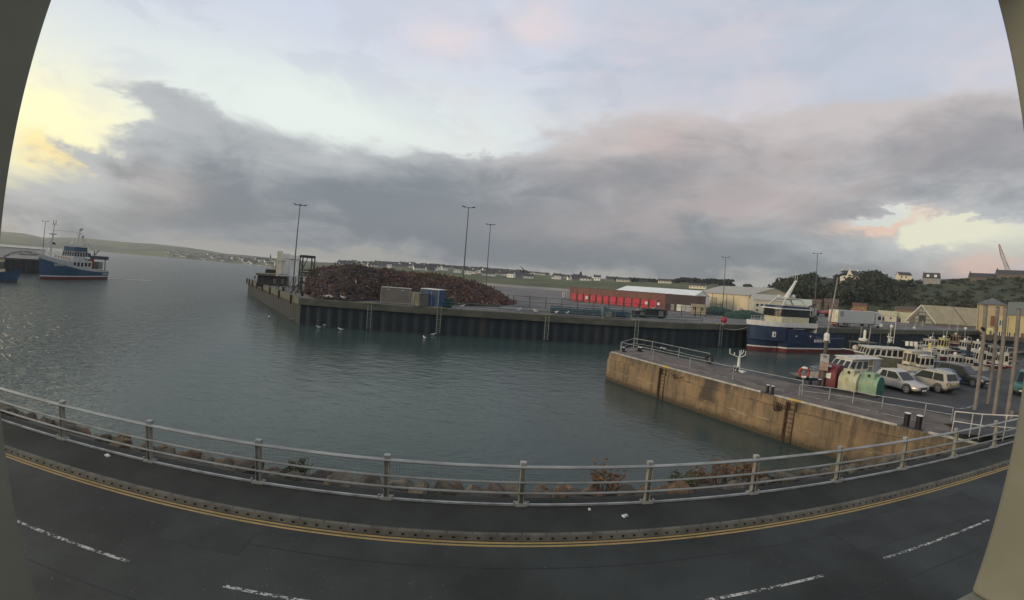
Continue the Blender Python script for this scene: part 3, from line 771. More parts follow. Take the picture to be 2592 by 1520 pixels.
for px, py, hgt, n_, lab in ((1522, 1225, 0.85, 10.6, 'dry rusty weed with a tall stem behind the railing left of centre right'), (1760, 1212, 0.8, 11.0, 'wide dry reddish weed clump behind the third railing bay from the right'),
                       (1815, 1205, 1.1, 11.2, 'tallest reddish dry weed rising above the middle rail'), (1720, 1222, 0.5, 10.4, 'low greenish weed beside the reddish clump on the rock bank'), (770, 1180, 0.4, 10.6, 'pale spiky weed on the rocks below the left middle of the railing'), (1880, 1205, 0.8, 11.0, 'small dry weed nearest the pier wall on the rock bank')):
    p = P(px, py, bank_z(n_) + 0.2); s = p.dot(EX); base = RN(s, n_, bank_z(n_) + 0.1)
    mb = MB(); rw = random.Random(px)
    for k in range(46):
        a = rw.uniform(0, 6.28); r0 = rw.uniform(0, 0.4); h = hgt * rw.uniform(0.45, 1.0); tip = Vector((math.cos(a) * (r0 + h * 0.35), math.sin(a) * (r0 + h * 0.35), h))
        b0 = Vector((math.cos(a) * r0, math.sin(a) * r0, 0)); mid = (b0 + tip) / 2 + Vector((0, 0, h * 0.1)); mb.tube([b0, mid, tip], 0.012, 3, 0.004)
        for q_ in range(5):
            c = b0.lerp(tip, rw.uniform(0.4, 1)); d_ = Vector((rw.uniform(-1, 1), rw.uniform(-1, 1), rw.uniform(-.3, .8))) * 0.08; e_ = Vector((rw.uniform(-1, 1), rw.uniform(-1, 1), rw.uniform(-1, 1))) * 0.05
            mb.face(c, c + d_ + e_, c + d_ * 1.8, c + d_ - e_)
    o = mb.build('weed', weed_g if 'green' in lab or 'pale' in lab else weed_m); o.location = base
    tag(o, lab.replace('left of centre right', 'right of the central post'), 'weed')
lit_m = mat('litter_paper', (0.60, 0.61, 0.62), 0.7)
def litter(px, py, L_, W_, lab, z=0.0, name='litter', m=lit_m, hh=0.03, rz=0.3):
    mb = MB(); n_ = 6
    mb.loft([[(-W_ / 2, L_ * (i / n_ - .5), 0.0), (-W_ / 2 * .9, L_ * (i / n_ - .5), hh * (1 + .6 * math.sin(i * 2.1))), (W_ / 2 * .9, L_ * (i / n_ - .5), hh * (1 + .5 * math.cos(i * 1.7))), (W_ / 2, L_ * (i / n_ - .5), 0)] for i in range(n_ + 1)], close=True)
    o = mb.build(name, m); p = P(px, py, z); o.location = (p.x, p.y, z + 0.003); o.rotation_euler = (0, 0, rz)
    tag(o, lab, name)
litter(272, 1155, 0.10, 0.16, 'white crumpled paper on the footpath towards the left', rz=-0.2)
litter(1582, 1307, 0.10, 0.15, 'larger white scrap of paper on the footpath right of centre', rz=0.5)
litter(1492, 1291, 0.08, 0.05, 'tiny white scrap on the footpath close under the railing', rz=0.1)
litter(1231, 1359, 0.07, 0.20, 'dull orange plastic piece lying against the kerb face', z=-0.085, name='plastic_piece', m=mat('orange_plastic', (0.40, 0.22, 0.07), 0.5), hh=0.06, rz=RAIL_A)

# ================================================================== PIER FURNITURE
def double_bollard(loc, rz, label, h=0.62, r=0.14, gap=0.5, white=True):
    t = thing('mooring_bollard', label, 'bollard', loc, rz, 'paired mooring bollards')
    mb = MB(); mb.box((0, 0, 0.03), (gap + 0.5, 0.45, 0.06)); mb.build('base_plate', black_m, t)
    for s in (-gap / 2, gap / 2):
        mb = MB(); mb.lathe([(r, 0.06), (r, h - 0.08), (r * 1.22, h - 0.06), (r * 1.22, h - 0.01)], (s, 0, 0), 12); p_ = mb.build('post', black_m, t, smooth=True)
        mb = MB(); mb.lathe([(r * 1.20, h - 0.008), (r * 1.0, h + 0.02)], (s, 0, 0), 12); mb.build('cap', white_m, p_)
    return t
pyaw = math.atan2(pdv.y, pdv.x)
double_bollard(PP(bolls[0], 0.42), pyaw, 'small pair of black bollards on the near edge of the pier beside the second ladder', 0.55, 0.10, 0.36)
double_bollard(PP(bolls[1], 0.45), pyaw, 'large pair of black bollards with white tops at the landward end of the pier', 0.75, 0.16, 0.62)
def at_p(px, py, z=PZ): return P(px, py, z)
double_bollard(at_p(1977, 968) + Vector((0, 0, 0)), pyaw, 'pair of black bollards on the pier just left of the lifebuoy', 0.35, 0.10, 0.4) if False else None
double_bollard(at_p(2062, 978), pyaw, 'pair of black bollards with white bases between the lifebuoy and the lamp column', 0.6, 0.13, 0.75)
double_bollard(at_p(1862, 940), pyaw, 'small pair of black bollards on the far edge of the pier near the white mast', 0.42, 0.10, 0.3)
double_bollard(at_p(1677, 893), pyaw, 'pair of black bollards at the seaward end of the pier by the corner rail', 0.5, 0.14, 0.42)
double_bollard(at_p(1619, 890), pyaw, 'black and white bollards in the middle of the pier end', 0.42, 0.12, 0.3)
double_bollard(at_p(1576, 890), pyaw, 'black and white bollards at the outermost near corner of the pier', 0.42, 0.12, 0.3)
# rail round the seaward end and along the far edge
def railing_run(name, label, pts, h, lowers, r=0.025, m=galv, every=2.6, pr=0.03, sag=0.0):
    O = Vector(pts[0]); t = thing(name, label, 'railing', O)
    mb_ = MB(); mb_.tube([Vector(p) - O + Vector((0, 0, h)) for p in pts], r, 6); mb_.build('top_rail', m, t)
    for l in lowers:
        mb_ = MB(); q_ = []
        for a, b in zip(pts, pts[1:]):
            a, b = Vector(a), Vector(b); k = 6
            q_ += [a.lerp(b, i / k) - O + Vector((0, 0, l - sag * math.sin(PI * ((i * 2 / k) % 1.0)))) for i in range(k)]
        q_.append(Vector(pts[-1]) - O + Vector((0, 0, l))); mb_.tube(q_, r * 0.8, 5); mb_.build('lower_rail', m, t)
    for a, b in zip(pts, pts[1:]):
        a, b = Vector(a), Vector(b); k = max(1, round((b - a).length / every))
        for i in range(k + (1 if b == Vector(pts[-1]) else 0)):
            p_ = a.lerp(b, i / k) - O; mb_ = MB(); mb_.tube([p_, p_ + Vector((0, 0, h + 0.02))], pr, 6); mb_.build('post', m, t)
    return t
endA = PP(0.3, 1.15); endB = PP(-1.6, PW_ - 0.7); farC = PP(7.6, PW_ - 0.18)
railing_run('pier_railing', 'thin steel railing round the seaward end and far edge of the pier', [endA, endB, PP(0.6, PW_ - 0.2), farC], 1.02, [0.55], every=2.9, sag=0.06)
railing_run('pier_railing', 'thin steel rail standing inside the near edge along the outer pier', [endA + pdv * 0.05 + pnv * 0.1, PP(12.3, 1.75), PP(17.5, 2.15)], 1.0, [0.5] if False else [], every=4.2, r=0.022)
railing_run('pier_railing', 'steel rail between the pier and the parked cars and bottle banks', [at_p(2022, 1003) + Vector((0, 0, 0)), at_p(2098, 1012), at_p(2158, 1022), at_p(2232, 1036), at_p(2340, 1054), at_p(2408, 1066)], 0.80, [0.38], every=9, r=0.026)
# painted line on the deck between
mb = MB(); mb.extr([(-0.05, 0), (0.05, 0), (0.05, 0.006), (-0.05, 0.006)], PP(2.6, 1.9, PZ + 0.004), PP(25.5, 2.4, PZ + 0.004)); struct(mb.build('deck_line', wht_m))
# tyre fender
tp = P(1762, 912, 0.0); 
mb = MB(); 
ty = MB()
ty.loft([[Vector((math.cos(a * PI / 9) * (0.34 + 0.11 * math.cos(b * PI / 4)), 0.10 * math.sin(b * PI / 4), math.sin(a * PI / 9) * (0.34 + 0.11 * math.cos(b * PI / 4)))) for b in range(8)] for a in range(19)], close=True, caps=False)
o = ty.build('tyre', mat('old_tyre', (0.02, 0.02, 0.02), 0.8, var=0.3), smooth=True); o.location = PP(psn(1762, 915, PZ + 0.45)[0], PW_ - 0.30, PZ + 0.52); o.rotation_euler = (0, 0, pyaw)
tag(o, 'old black tyre hanging on the far railing of the pier', 'tyre')
# lifebuoy on its post
lb = at_p(2031, 976); ls_ = thing('lifebuoy_stand', 'steel post carrying the red and white lifebuoy on the pier', 'lifebuoy stand', lb)
mb = MB(); mb.tube([(0, 0, 0), (0, 0, 1.5)], 0.035, 6); mb.build('post', galv, ls_)
mb = MB(); mb.box((0, -0.02, 0.95), (0.3, 0.03, 0.4)); mb.build('bracket', galv, ls_)
buoy = MB()
for a in range(24):
    buoy.mat(1 if (a // 3) % 4 in (0, 2) and a % 12 < 5 or (a in (10, 11)) else 0)
    buoy.loft([[Vector((math.cos((a + i) * PI / 12) * (0.36 + 0.085 * math.cos(b * PI / 4)), -0.10 + 0.085 * math.sin(b * PI / 4), math.sin((a + i) * PI / 12) * (0.36 + 0.085 * math.cos(b * PI / 4)))) for b in range(8)] for i in (0, 1)], close=True, caps=False)
for i in range(24): pass
o = buoy.build('lifebuoy', [mat('buoy_red', (0.33, 0.035, 0.03), 0.6), white_m], smooth=True); o.location = lb + Vector((0, -0.02, 1.02)); o.rotation_euler = (0, 0, -0.6)
for i, p_ in enumerate(o.data.polygons):
    seg = i // 8; p_.material_index = 1 if seg in (4, 5, 6, 7, 16, 17, 18, 19) else 0
tag(o, 'red and white lifebuoy hanging on its post on the pier', 'lifebuoy')
# white mast with arms at the pier's far side
wm = at_p(1881, 938); wm = PP(psn(1881, 938)[0], PW_ - 0.15)
t = thing('davit_mast', 'white tapering mast with branching arms at the far edge of the pier', 'mast', wm, pyaw)
mb = MB(); mb.box((0.15, 0, 0.06), (1.0, 0.5, 0.12)); mb.build('base', white_m, t)
mb = MB(); mb.tube([(0, 0, 0.1), (0, 0, 0.5), (0, 0, 1.25)], 0.17, 8, 0.10); mb.build('column', white_m, t, smooth=True)
rot_ = Matrix.Rotation(-pyaw, 3, 'Z')
for pts in ([(0, 0, 1.2), (-0.55, 0, 1.38), (-0.95, 0, 1.5), (-0.97, 0, 1.92)], [(-0.5, 0, 1.36), (-0.5, 0, 1.62)], [(0, 0, 1.2), (0.35, 0, 1.3), (0.55, 0, 1.42), (0.56, 0, 1.75)], [(0, 0, 1.2), (0.12, 0, 1.45), (0.3, 0, 1.6), (0.36, 0, 1.85)], [(0, 0, 1.2), (0.0, 0, 1.8)], [(0.1, 0, 1.4), (0.14, 0, 1.85)]):
    mb = MB(); mb.tube([rot_ @ Vector(p) for p in pts], 0.038, 6); mb.build('arm', white_m, t)
# lamp column with cabinet and notice boards
lp = at_p(2079, 981)
t = thing('lamp_column', 'lamp column on the pier with a white lantern box and two notice boards', 'street lamp', lp)
mb = MB(); mb.tube([(0, 0, 0), (0, 0, 3.9)], 0.15, 10); mb.build('base_column', mat('column_grey_brown', (0.085, 0.080, 0.068), 0.7, var=0.3), t, smooth=True)
mb = MB(); mb.tube([(0, 0, 3.9), (0.42, -0.3, 8.5)], 0.075, 8, 0.05); mb.build('upper_pole', galv_d, t, smooth=True)
mb = MB(); mb.lathe([(0.2, 3.55), (0.22, 3.95), (0.16, 4.1), (0.06, 4.16)], (0, 0, 0), 8); mb.build('lantern_box', white_m, t)
mb = MB(); mb.box((0.65, -0.4, 8.55), (0.75, 0.3, 0.12), M=Matrix.Rotation(-0.35, 3, 'Y')); mb.build('lamp_head', mat('dark_grey_metal', (0.03, 0.03, 0.033), 0.5), t)
vx = Matrix.Rotation(-R(42.5), 3, 'Z')
for z, c in ((2.25, (0.36, 0.36, 0.36)), (1.62, (0.30, 0.225, 0.175))):
    mb = MB(); mb.box(vx @ Vector((0, -0.19, z)), (0.62, 0.03, 0.60), -R(42.5)); b_ = mb.build('notice_board', mat('notice_%d' % int(z * 100), c, 0.6), t)
    if z > 2:
        mb = MB(); 
        for q_ in range(3): mb.box(vx @ Vector((0, -0.21, z + 0.18 - q_ * 0.055)), (0.34 - 0.06 * q_, 0.012, 0.03), -R(42.5))
        mb.build('lettering', black_m, b_)

# ---- recycling banks
def bank(px, py, lab, m, kind, rz, end_m=None):
    b_ = at_p(px, py); t = thing('recycling_bank', lab, 'recycling bank', b_, rz, 'recycling banks beside the parked cars')
    L_ = 1.38; prof = []
    for i in range(13):
        a = PI * i / 12; prof.append((-math.cos(a) * 0.66 * (1.0), 0.72 + math.sin(a) * 0.72))
    prof = [(-0.62, 0.12)] + prof + [(0.62, 0.12)]
    mb_ = MB()
    if kind == 'textile':
        prof = [(-0.55, 0.1), (-0.58, 1.15), (-0.42, 1.5), (-0.15, 1.72), (0.45, 1.78), (0.55, 1.6), (0.55, 0.1)]
    n_ = len(prof)
    mb_.loft([[Vector((x, y, z)) for y, z in prof] for x in (-L_ / 2, L_ / 2)], close=True, caps=False)
    mb_.mat(1); mb_.face(*[Vector((L_ / 2, y, z)) for y, z in prof]); mb_.face(*[Vector((-L_ / 2, y, z)) for y, z in prof])
    mb_.build('body', [m, end_m or m], t, smooth=True)
    if kind != 'textile':
        mb_ = MB(); mb_.prism([(-L_ * 0.30, -0.52), (L_ * 0.30, -0.52), (L_ * 0.30, 0.45), (-L_ * 0.30, 0.45)], [1.05, 1.05, 1.3, 1.3], [1.66, 1.66, 1.60, 1.60]); hd = mb_.build('hood', m, t, bevel=0.06)
        mb_ = MB(); mb_.lathe([(0.12, 0), (0.12, 0.03)], (0, -0.515, 1.43), 12, Matrix.Rotation(PI / 2, 3, 'X')); mb_.build('opening', black_m, hd)
        for x in (-0.2, 0.2):
            mb_ = MB(); mb_.tube([(x, 0, 1.55), (x, 0, 1.72), (x, 0.2, 1.72), (x, 0.2, 1.55)], 0.025, 5); mb_.build('lifting_eye', m, t)
        mb_ = MB(); mb_.box((0, 0, 0.06), (L_ * 0.9, 1.1, 0.12)); mb_.build('skid', black_m, t)
    else:
        mb_ = MB(); mb_.face((-0.3, -0.585, 0.75), (0.3, -0.585, 0.75), (0.34, -0.60, 1.2), (0.1, -0.595, 1.12), (-0.1, -0.595, 1.12), (-0.34, -0.60, 1.2)); mb_.build('notice', white_m, t)
        mb_ = MB(); mb_.box((0, -0.33, 1.60), (0.7, 0.12, 0.22), M=Matrix.Rotation(-0.7, 3, 'X')); mb_.build('chute', m, t)
        mb_ = MB(); mb_.box((0.05, -0.37, 1.63), (0.26, 0.12, 0.2), M=Matrix.Rotation(-0.7, 3, 'X')); mb_.build('chute_label', white_m, t)
        for x in (-0.5, 0.5):
            mb_ = MB(); mb_.lathe([(0.1, -0.04), (0.1, 0.04)], (x, -0.5, 0.1), 10, Matrix.Rotation(PI / 2, 3, 'Y')); mb_.build('castor', black_m, t)
    return t
bz = yaw_of(P(2135, 995, PZ), P(2225, 1010, PZ))
maroon = mat('maroon_plastic', (0.125, 0.022, 0.026), 0.5, var=0.2)
cream = mat('cream_plastic', (0.40, 0.40, 0.27), 0.55, var=0.2)
pgreen = mat('pale_green_plastic', (0.20, 0.31, 0.21), 0.55, var=0.2)
dgreen = mat('dark_green_plastic', (0.030, 0.130, 0.085), 0.55, var=0.2)
b1 = P(2132, 985, PZ); b3 = P(2222, 1002, PZ)
b1 = Vector((24.05, 25.05, PZ)); b3 = Vector((25.6, 22.55, PZ)); d13 = (b3 - b1); bz = math.atan2(-0.95, 0.32)
def setloc(t, v): t.location = v
t = bank(2132, 985, 'maroon textile bank with a white notice at the left of the recycling row', maroon, 'textile', bz); t.location = b1 + Vector((0.15, 0.5, 0))
t = bank(2180, 995, 'cream dome topped bottle bank in the middle of the recycling row', cream, 'glass', bz); t.location = b1 + d13 * 0.52 + Vector((0.15, 0.5, 0))
mb = MB()
for q_ in range(4): mb.box((-0.05, -0.672 - 0.0, 1.0 - q_ * 0.09), (0.30 - 0.05 * (q_ % 2), 0.01, 0.03))
mb.build('lettering', mat('faded_print', (0.16, 0.16, 0.11), 0.7), t)
t = bank(2222, 1002, 'pale green bottle bank with a dark green end at the right of the recycling row', pgreen, 'glass', bz, dgreen); t.location = b3 + Vector((0.15, 0.5, 0))
text_mb('GLASS', 0.26, mat('pale_yellow_print', (0.50, 0.52, 0.26), 0.6), t, 'lettering', (0, -0.672, 0.95), (PI / 2, 0, 0))
setg = [o for o in bpy.data.objects if o.name.startswith('recycling_bank')]

# ---- tall steel posts
for i, (bx, by, tx, ty_, lab) in enumerate(((2467, 1038, 2496, 776, 'leftmost of the four tall grey posts by the car park'), (2500, 1023, 2525, 780, 'second tall grey post from the left, standing farther back'), (2515, 1052, 2548, 780, 'third tall grey post from the left by the car park'), (2547, 1062, 2585, 785, 'rightmost tall grey post near the green vehicle'))):
    b_ = P(bx, by, PZ); t = thing('steel_post', lab, 'post', b_, 0, 'tall grey posts by the car park')
    h_ = UP(tx, ty_, b_) - PZ
    mb = MB(); mb.tube([(0, 0, 0), (0, 0, h_)], 0.13 if i != 1 else 0.12, 10); mb.build('shaft', mat('post_grey', (0.185, 0.165, 0.145), 0.7, var=0.25, vs=1.5), t, smooth=True)
    mb = MB(); mb.lathe([(0.145, h_), (0.145, h_ + 0.05), (0.05, h_ + 0.12)], (0, 0, 0), 10); mb.build('cap', mat('post_cap', (0.10, 0.085, 0.08), 0.7), t)
    if i == 0:
        mb = MB(); mb.tube([(0, 0, h_ - 1.65), (-0.28, -0.1, h_ - 1.5)], 0.03, 6); mb.box((-0.34, -0.12, h_ - 1.47), (0.32, 0.16, 0.12), M=Matrix.Rotation(0.5, 3, 'Y')); mb.build('lamp_head', black_m, t)
b_ = P(2557, 1072, PZ); o = MB().tube([(0, 0, 0), (0, 0, 0.75)], 0.11, 10).build('short_post', mat('post_grey', (0.2, 0.2, 0.2)), smooth=True); o.location = b_; tag(o, 'short grey post beside the rightmost tall post', 'post')
# white painted curve on the car park
mb = MB(); cpts = [P(2395, 1031, PZ), P(2420, 1034, PZ), P(2436, 1035, PZ), P(2452, 1032, PZ), P(2466, 1027, PZ)]
mb.loft([[c + Vector((0, -0.08, 0.004)), c + Vector((0, 0.08, 0.004))] for c in cpts], caps=False); struct(mb.build('car_park_marking', wht_m))

# ================================================================== CARS
glass_m = mat('car_glass', (0.010, 0.013, 0.014), 0.12, var=0, spec=0.32)
tyre_m = mat('tyre_rubber', (0.014, 0.014, 0.014), 0.85, var=0)
rim_m = mat('alloy_rim', (0.35, 0.35, 0.36), 0.35, metal=0.6, var=0)
trim_m = mat('black_trim', (0.018, 0.018, 0.02), 0.6, var=0)
lamp_w = mat('headlamp_glass', (0.45, 0.46, 0.48), 0.15, var=0)
lamp_r = mat('tail_lamp_red', (0.25, 0.02, 0.02), 0.25, var=0)
plate_y = mat('rear_plate', (0.55, 0.45, 0.08), 0.5, var=0); plate_w = mat('front_plate', (0.6, 0.6, 0.6), 0.5, var=0)
def paint(n, c, metal=0.35): return mat('car_paint_' + n, c, 0.28, metal=metal, var=0.05, vs=1, spec=0.5)
def car(label, loc, rz, m, kind='suv', L=4.4, Wd=1.82, Ht=1.6):
    """nose towards +x"""
    t = thing('parked_car', label, 'car', loc, rz, 'parked cars')
    hw = Wd / 2; b_ = 0.95 if kind == 'suv' else 0.88                     # belt height
    f, r = L / 2, -L / 2
    #       x,      bottom, belt,   half width low, belt half width
    st = [(r, 0.48, b_ - 0.05, hw * 0.80, hw * 0.78), (r + 0.12, 0.36, b_, hw * 0.94, hw * 0.90), (r + 0.6, 0.30, b_ + 0.02, hw, hw * 0.95), (r + 1.1, 0.28, b_ + 0.01, hw, hw * 0.965), (0, 0.26, b_ - 0.01, hw, hw * 0.97), (f - 1.55, 0.27, b_ - 0.02, hw, hw * 0.96),
          (f - 1.15, 0.28, b_ - 0.02, hw, hw * 0.94), (f - 0.6, 0.30, b_ - 0.06, hw * 0.98, hw * 0.88), (f - 0.2, 0.32, b_ - 0.13, hw * 0.92, hw * 0.80), (f, 0.38, b_ - 0.25, hw * 0.76, hw * 0.66)]
    rings = []
    for x, zb, zt, wb, wt in st:
        zm = zb + (zt - zb) * 0.55; h_ = [(wb * 0.86, zb), (wb, zb + 0.12), (wb, zm), (wt, zt - 0.03), (wt * 0.90, zt)]
        rings.append([Vector((x, -a, z)) for a, z in h_] + [Vector((x, a, z)) for a, z in reversed(h_)])
    mb_ = MB(); mb_.loft(rings, close=True); mb_.build('body', m, t, smooth=True)
    # cabin
    ws, rs = (f - 1.25, f - 2.05), ((r + 0.10, r + 0.42) if kind == 'suv' else (r + 0.22, r + 0.75))
    zr = Ht
    cab = [(rs[0], b_ - 0.02, hw * 0.90), (rs[1], zr - 0.06, hw * 0.74), (rs[1] + 0.5, zr, hw * 0.76), (ws[1] - 0.5, zr - 0.005, hw * 0.76), (ws[1], zr - 0.06, hw * 0.74), (ws[0], b_ - 0.05, hw * 0.90)]
    base = [(rs[0], b_ - 0.05), (rs[1] * .5 + rs[0] * .5, b_ - 0.04), (rs[1] + 0.5, b_ - 0.04), (ws[1] - 0.5, b_ - 0.04), (ws[1] + 0.2, b_ - 0.05), (ws[0], b_ - 0.06)]
    mb_ = MB(); mb_.loft([[Vector((bx, -hw * 0.93, bz_)), Vector((x, -w_, z)), Vector((x, w_, z)), Vector((bx, hw * 0.93, bz_))] for (x, z, w_), (bx, bz_) in zip(cab, base)], caps=False); mb_.build('roof', m, t, smooth=False, bevel=0.03)
    # side glass (both sides), divided by a pillar
    def side(sg, x0b, x1b, x0t, x1t):
        mb2 = MB(); zb2, zt2 = b_ + 0.02, zr - 0.13
        def yy(z): f_ = (z - b_) / (zr - b_); return sg * (hw * 0.93 + (hw * 0.755 - hw * 0.93) * f_ + 0.012)
        mb2.face((x0b, yy(zb2), zb2), (x1b, yy(zb2), zb2), (x1t, yy(zt2), zt2), (x0t, yy(zt2), zt2)); return mb2.build('side_window', glass_m, t)
    xm = (ws[1] + rs[1]) / 2 - 0.05
    for sg in (-1, 1):
        side(sg, xm + 0.05, ws[0] - 0.22, xm + 0.05, ws[1] - 0.02); side(sg, rs[1] + 0.0, xm - 0.03, rs[1] + 0.2, xm - 0.03)
    mb_ = MB(); 
    def front(xa, za, wa, xb, zb2, wb2, dx): return [(xa + dx, -wa, za), (xa + dx, wa, za), (xb + dx, wb2, zb2), (xb + dx, -wb2, zb2)]
    mb_.face(*front(ws[0] - 0.08, b_ + 0.03, hw * 0.80, ws[1] + 0.06, zr - 0.12, hw * 0.66, 0.02)); mb_.build('windscreen', glass_m, t)
    mb_ = MB(); mb_.face(*front(rs[0] + 0.04, b_ + 0.10, hw * 0.78, rs[1] - 0.03, zr - 0.13, hw * 0.64, -0.02)); mb_.build('rear_window', glass_m, t)
    for x in (f - 0.87, r + 0.82):
        for sg in (-1, 1):
            mb_ = MB(); mb_.lathe([(0.20, -0.11), (0.33, -0.10), (0.345, 0), (0.33, 0.10), (0.20, 0.11)], (x, sg * (hw - 0.10), 0.34), 16, Matrix.Rotation(PI / 2, 3, 'X')); wo_ = mb_.build('wheel', tyre_m, t, smooth=True)
            mb_ = MB()
            mb_.lathe([(0.235, -0.01), (0.235, 0.01)], (x, sg * (hw + 0.014), 0.34), 14, Matrix.Rotation(PI / 2, 3, 'X'))
            ro = mb_.build('rim', rim_m, wo_)
            mb_ = MB()
            for q_ in range(5):
                a = q_ * 2 * PI / 5 + 0.3; mb_.face(*[(x + math.cos(a + da) * rr_, sg * (hw + 0.028), 0.34 + math.sin(a + da) * rr_) for da, rr_ in ((-0.28, 0.19), (0.28, 0.19), (0.35, 0.09), (-0.35, 0.09))])
            mb_.build('rim_gap', trim_m, wo_)
            mb_ = MB(); mb_.tube([(x + math.cos(a * PI / 10) * 0.40, sg * (hw - 0.012), 0.34 + math.sin(a * PI / 10) * 0.40) for a in range(11)], 0.045, 5); mb_.build('wheel_arch', trim_m, t)
    for sg in (-1, 1):
        mb_ = MB(); mb_.face((f - 0.52, sg * hw * 0.965, b_ - 0.13), (f - 0.08, sg * hw * 0.86, b_ - 0.20), (f - 0.02, sg * hw * 0.80, b_ - 0.36), (f - 0.40, sg * hw * 0.99, b_ - 0.28)); mb_.build('headlight', lamp_w, t)
        mb_ = MB(); mb_.face((r - 0.01, sg * hw * 0.70, b_ - 0.02), (r + 0.15, sg * hw * 0.955, b_ - 0.02), (r + 0.12, sg * hw * 0.97, b_ - 0.24), (r - 0.012, sg * hw * 0.76, b_ - 0.24)); mb_.build('tail_light', lamp_r, t)
        mb_ = MB(); mb_.box((ws[0] - 0.35, sg * (hw + 0.07), b_ + 0.06), (0.12, 0.16, 0.13)); mb_.build('wing_mirror', m, t, bevel=0.03)
        mb_ = MB(); mb_.box((0, sg * (hw - 0.0), 0.33), (L * 0.42, 0.03, 0.07)); mb_.build('sill_trim', galv if 'silver' in label else trim_m, t)
    mb_ = MB(); mb_.box((f - 0.03, 0, b_ - 0.42), (0.10, 0.72, 0.24)); mb_.build('grille', trim_m, t)
    mb_ = MB(); mb_.box((f + 0.0, 0, 0.36), (0.10, 1.05, 0.10)); mb_.build('lower_intake', trim_m, t)
    mb_ = MB(); mb_.box((f + 0.02, 0, b_ - 0.50), (0.09, 0.52, 0.11)); mb_.build('number_plate', plate_w, t)
    mb_ = MB(); mb_.box((r - 0.015, 0, b_ - 0.14), (0.04, 0.52, 0.11)); mb_.build('number_plate', plate_y, t)
    mb_ = MB(); mb_.box((r + 0.06, 0, 0.45), (0.18, Wd * 0.86, 0.16)); mb_.build('rear_bumper', trim_m, t, bevel=0.03)
    if kind == 'suv':
        for sg in (-1, 1):
            mb_ = MB(); mb_.tube([(rs[1] + 0.3, sg * hw * 0.66, zr + 0.035), (ws[1] - 0.3, sg * hw * 0.66, zr + 0.035)], 0.022, 5); mb_.build('roof_rail', galv, t)
    return t
car('silver hatchback parked nose out beside the bottle banks', (30.35, 24.35, PZ), R(-86), paint('silver', (0.46, 0.44, 0.41)), 'hatch', 4.2, 1.84, 1.52)
car('pale beige estate car parked nose in with its tailgate showing', (33.75, 24.3, PZ), R(93), paint('beige', (0.40, 0.38, 0.33)), 'suv', 4.5, 1.84, 1.64)
car('blue hatchback parked nose in behind the beige estate', (36.45, 25.6, PZ), R(92), paint('blue', (0.030, 0.095, 0.21)), 'hatch', 4.1, 1.78, 1.5)
car('dark grey car parked right of the blue hatchback behind the tall posts', (40.3, 25.6, PZ), R(-84), paint('dark', (0.050, 0.050, 0.055)), 'suv', 4.7, 1.88, 1.68)
car('green off road vehicle cut by the right edge of the view', P(2588, 1003, PZ) + Vector((1.6, 0.6, 0)), R(-160), paint('green', (0.030, 0.13, 0.10), 0.1), 'suv', 4.2, 1.8, 1.85)

# ================================================================== FAR QUAY FURNITURE
def Q(px, py): return P(px, py, QZ)
lampd = mat('lamp_post_steel', (0.10, 0.105, 0.11), 0.6, metal=0.2, var=0.3, vs=0.4)
def mast_light(base, top_px, label, heads=2, r=0.13):
    h_ = UP(top_px[0], top_px[1], base) - base[2]
    t = thing('lamp_post', label, 'lamp post', base, 0, 'tall flood light posts')
    mb_ = MB(); mb_.lathe([(0.4, 0), (0.4, 0.35), (0.2, 0.4)], (0, 0, 0), 10); mb_.build('footing', cap_m, t)
    mb_ = MB(); mb_.tube([(0, 0, 0.3), (0, 0, h_ * 0.5), (0, 0, h_)], r * 1.35, 8, r * 0.7); mb_.build('pole', lampd, t, smooth=True)
    a = math.atan2(base[1], base[0]) - PI / 2
    mb_ = MB(); mb_.box((0, 0, h_ + 0.02), (2.0, 0.10, 0.10), a); mb_.build('crossarm', lampd, t)
    for s in ((-1, 1) if heads == 2 else (-1, 0, 1)):
        mb_ = MB(); mb_.box(Matrix.Rotation(a, 3, 'Z') @ Vector((s * 1.05, 0, h_ + 0.12)), (0.72, 0.5, 0.16), M=Matrix.Rotation(a, 3, 'Z') @ Matrix.Rotation(-0.3 * s, 3, 'Y')); mb_.build('flood_light', mat('flood_light_body', (0.035, 0.036, 0.04), 0.5), t)
    return t
mast_light(Q(742, 728), (764, 521), 'tall lamp post in front of the white towers at the end of the far quay', 3)
mast_light(Q(1168, 760), (1190, 526), 'tall lamp post in front of the right half of the scrap heap', 2)
mast_light(AT(1232, 690, 116).xy.to_3d() + Vector((0, 0, QZ)), (1239, 569), 'lamp post standing behind the scrap heap', 3)
mast_light(Q(1828, 786), (1832, 652), 'lamp post in front of the beige warehouse', 2, 0.12)
mast_light(Q(2060, 806), (2076, 643), 'lamp post right of the blue trawler mast', 2, 0.13)
mast_light(Vector((*pol(58.6, 150).xy, QZ)), (2506, 744), 'thin lamp post rising over the cream tower building', 2, 0.08)
mast_light(Vector((*AT(108, 640, 205).xy, W + 4)), (114, 561), 'lamp post on the outer jetty behind the left trawler', 2, 0.12)

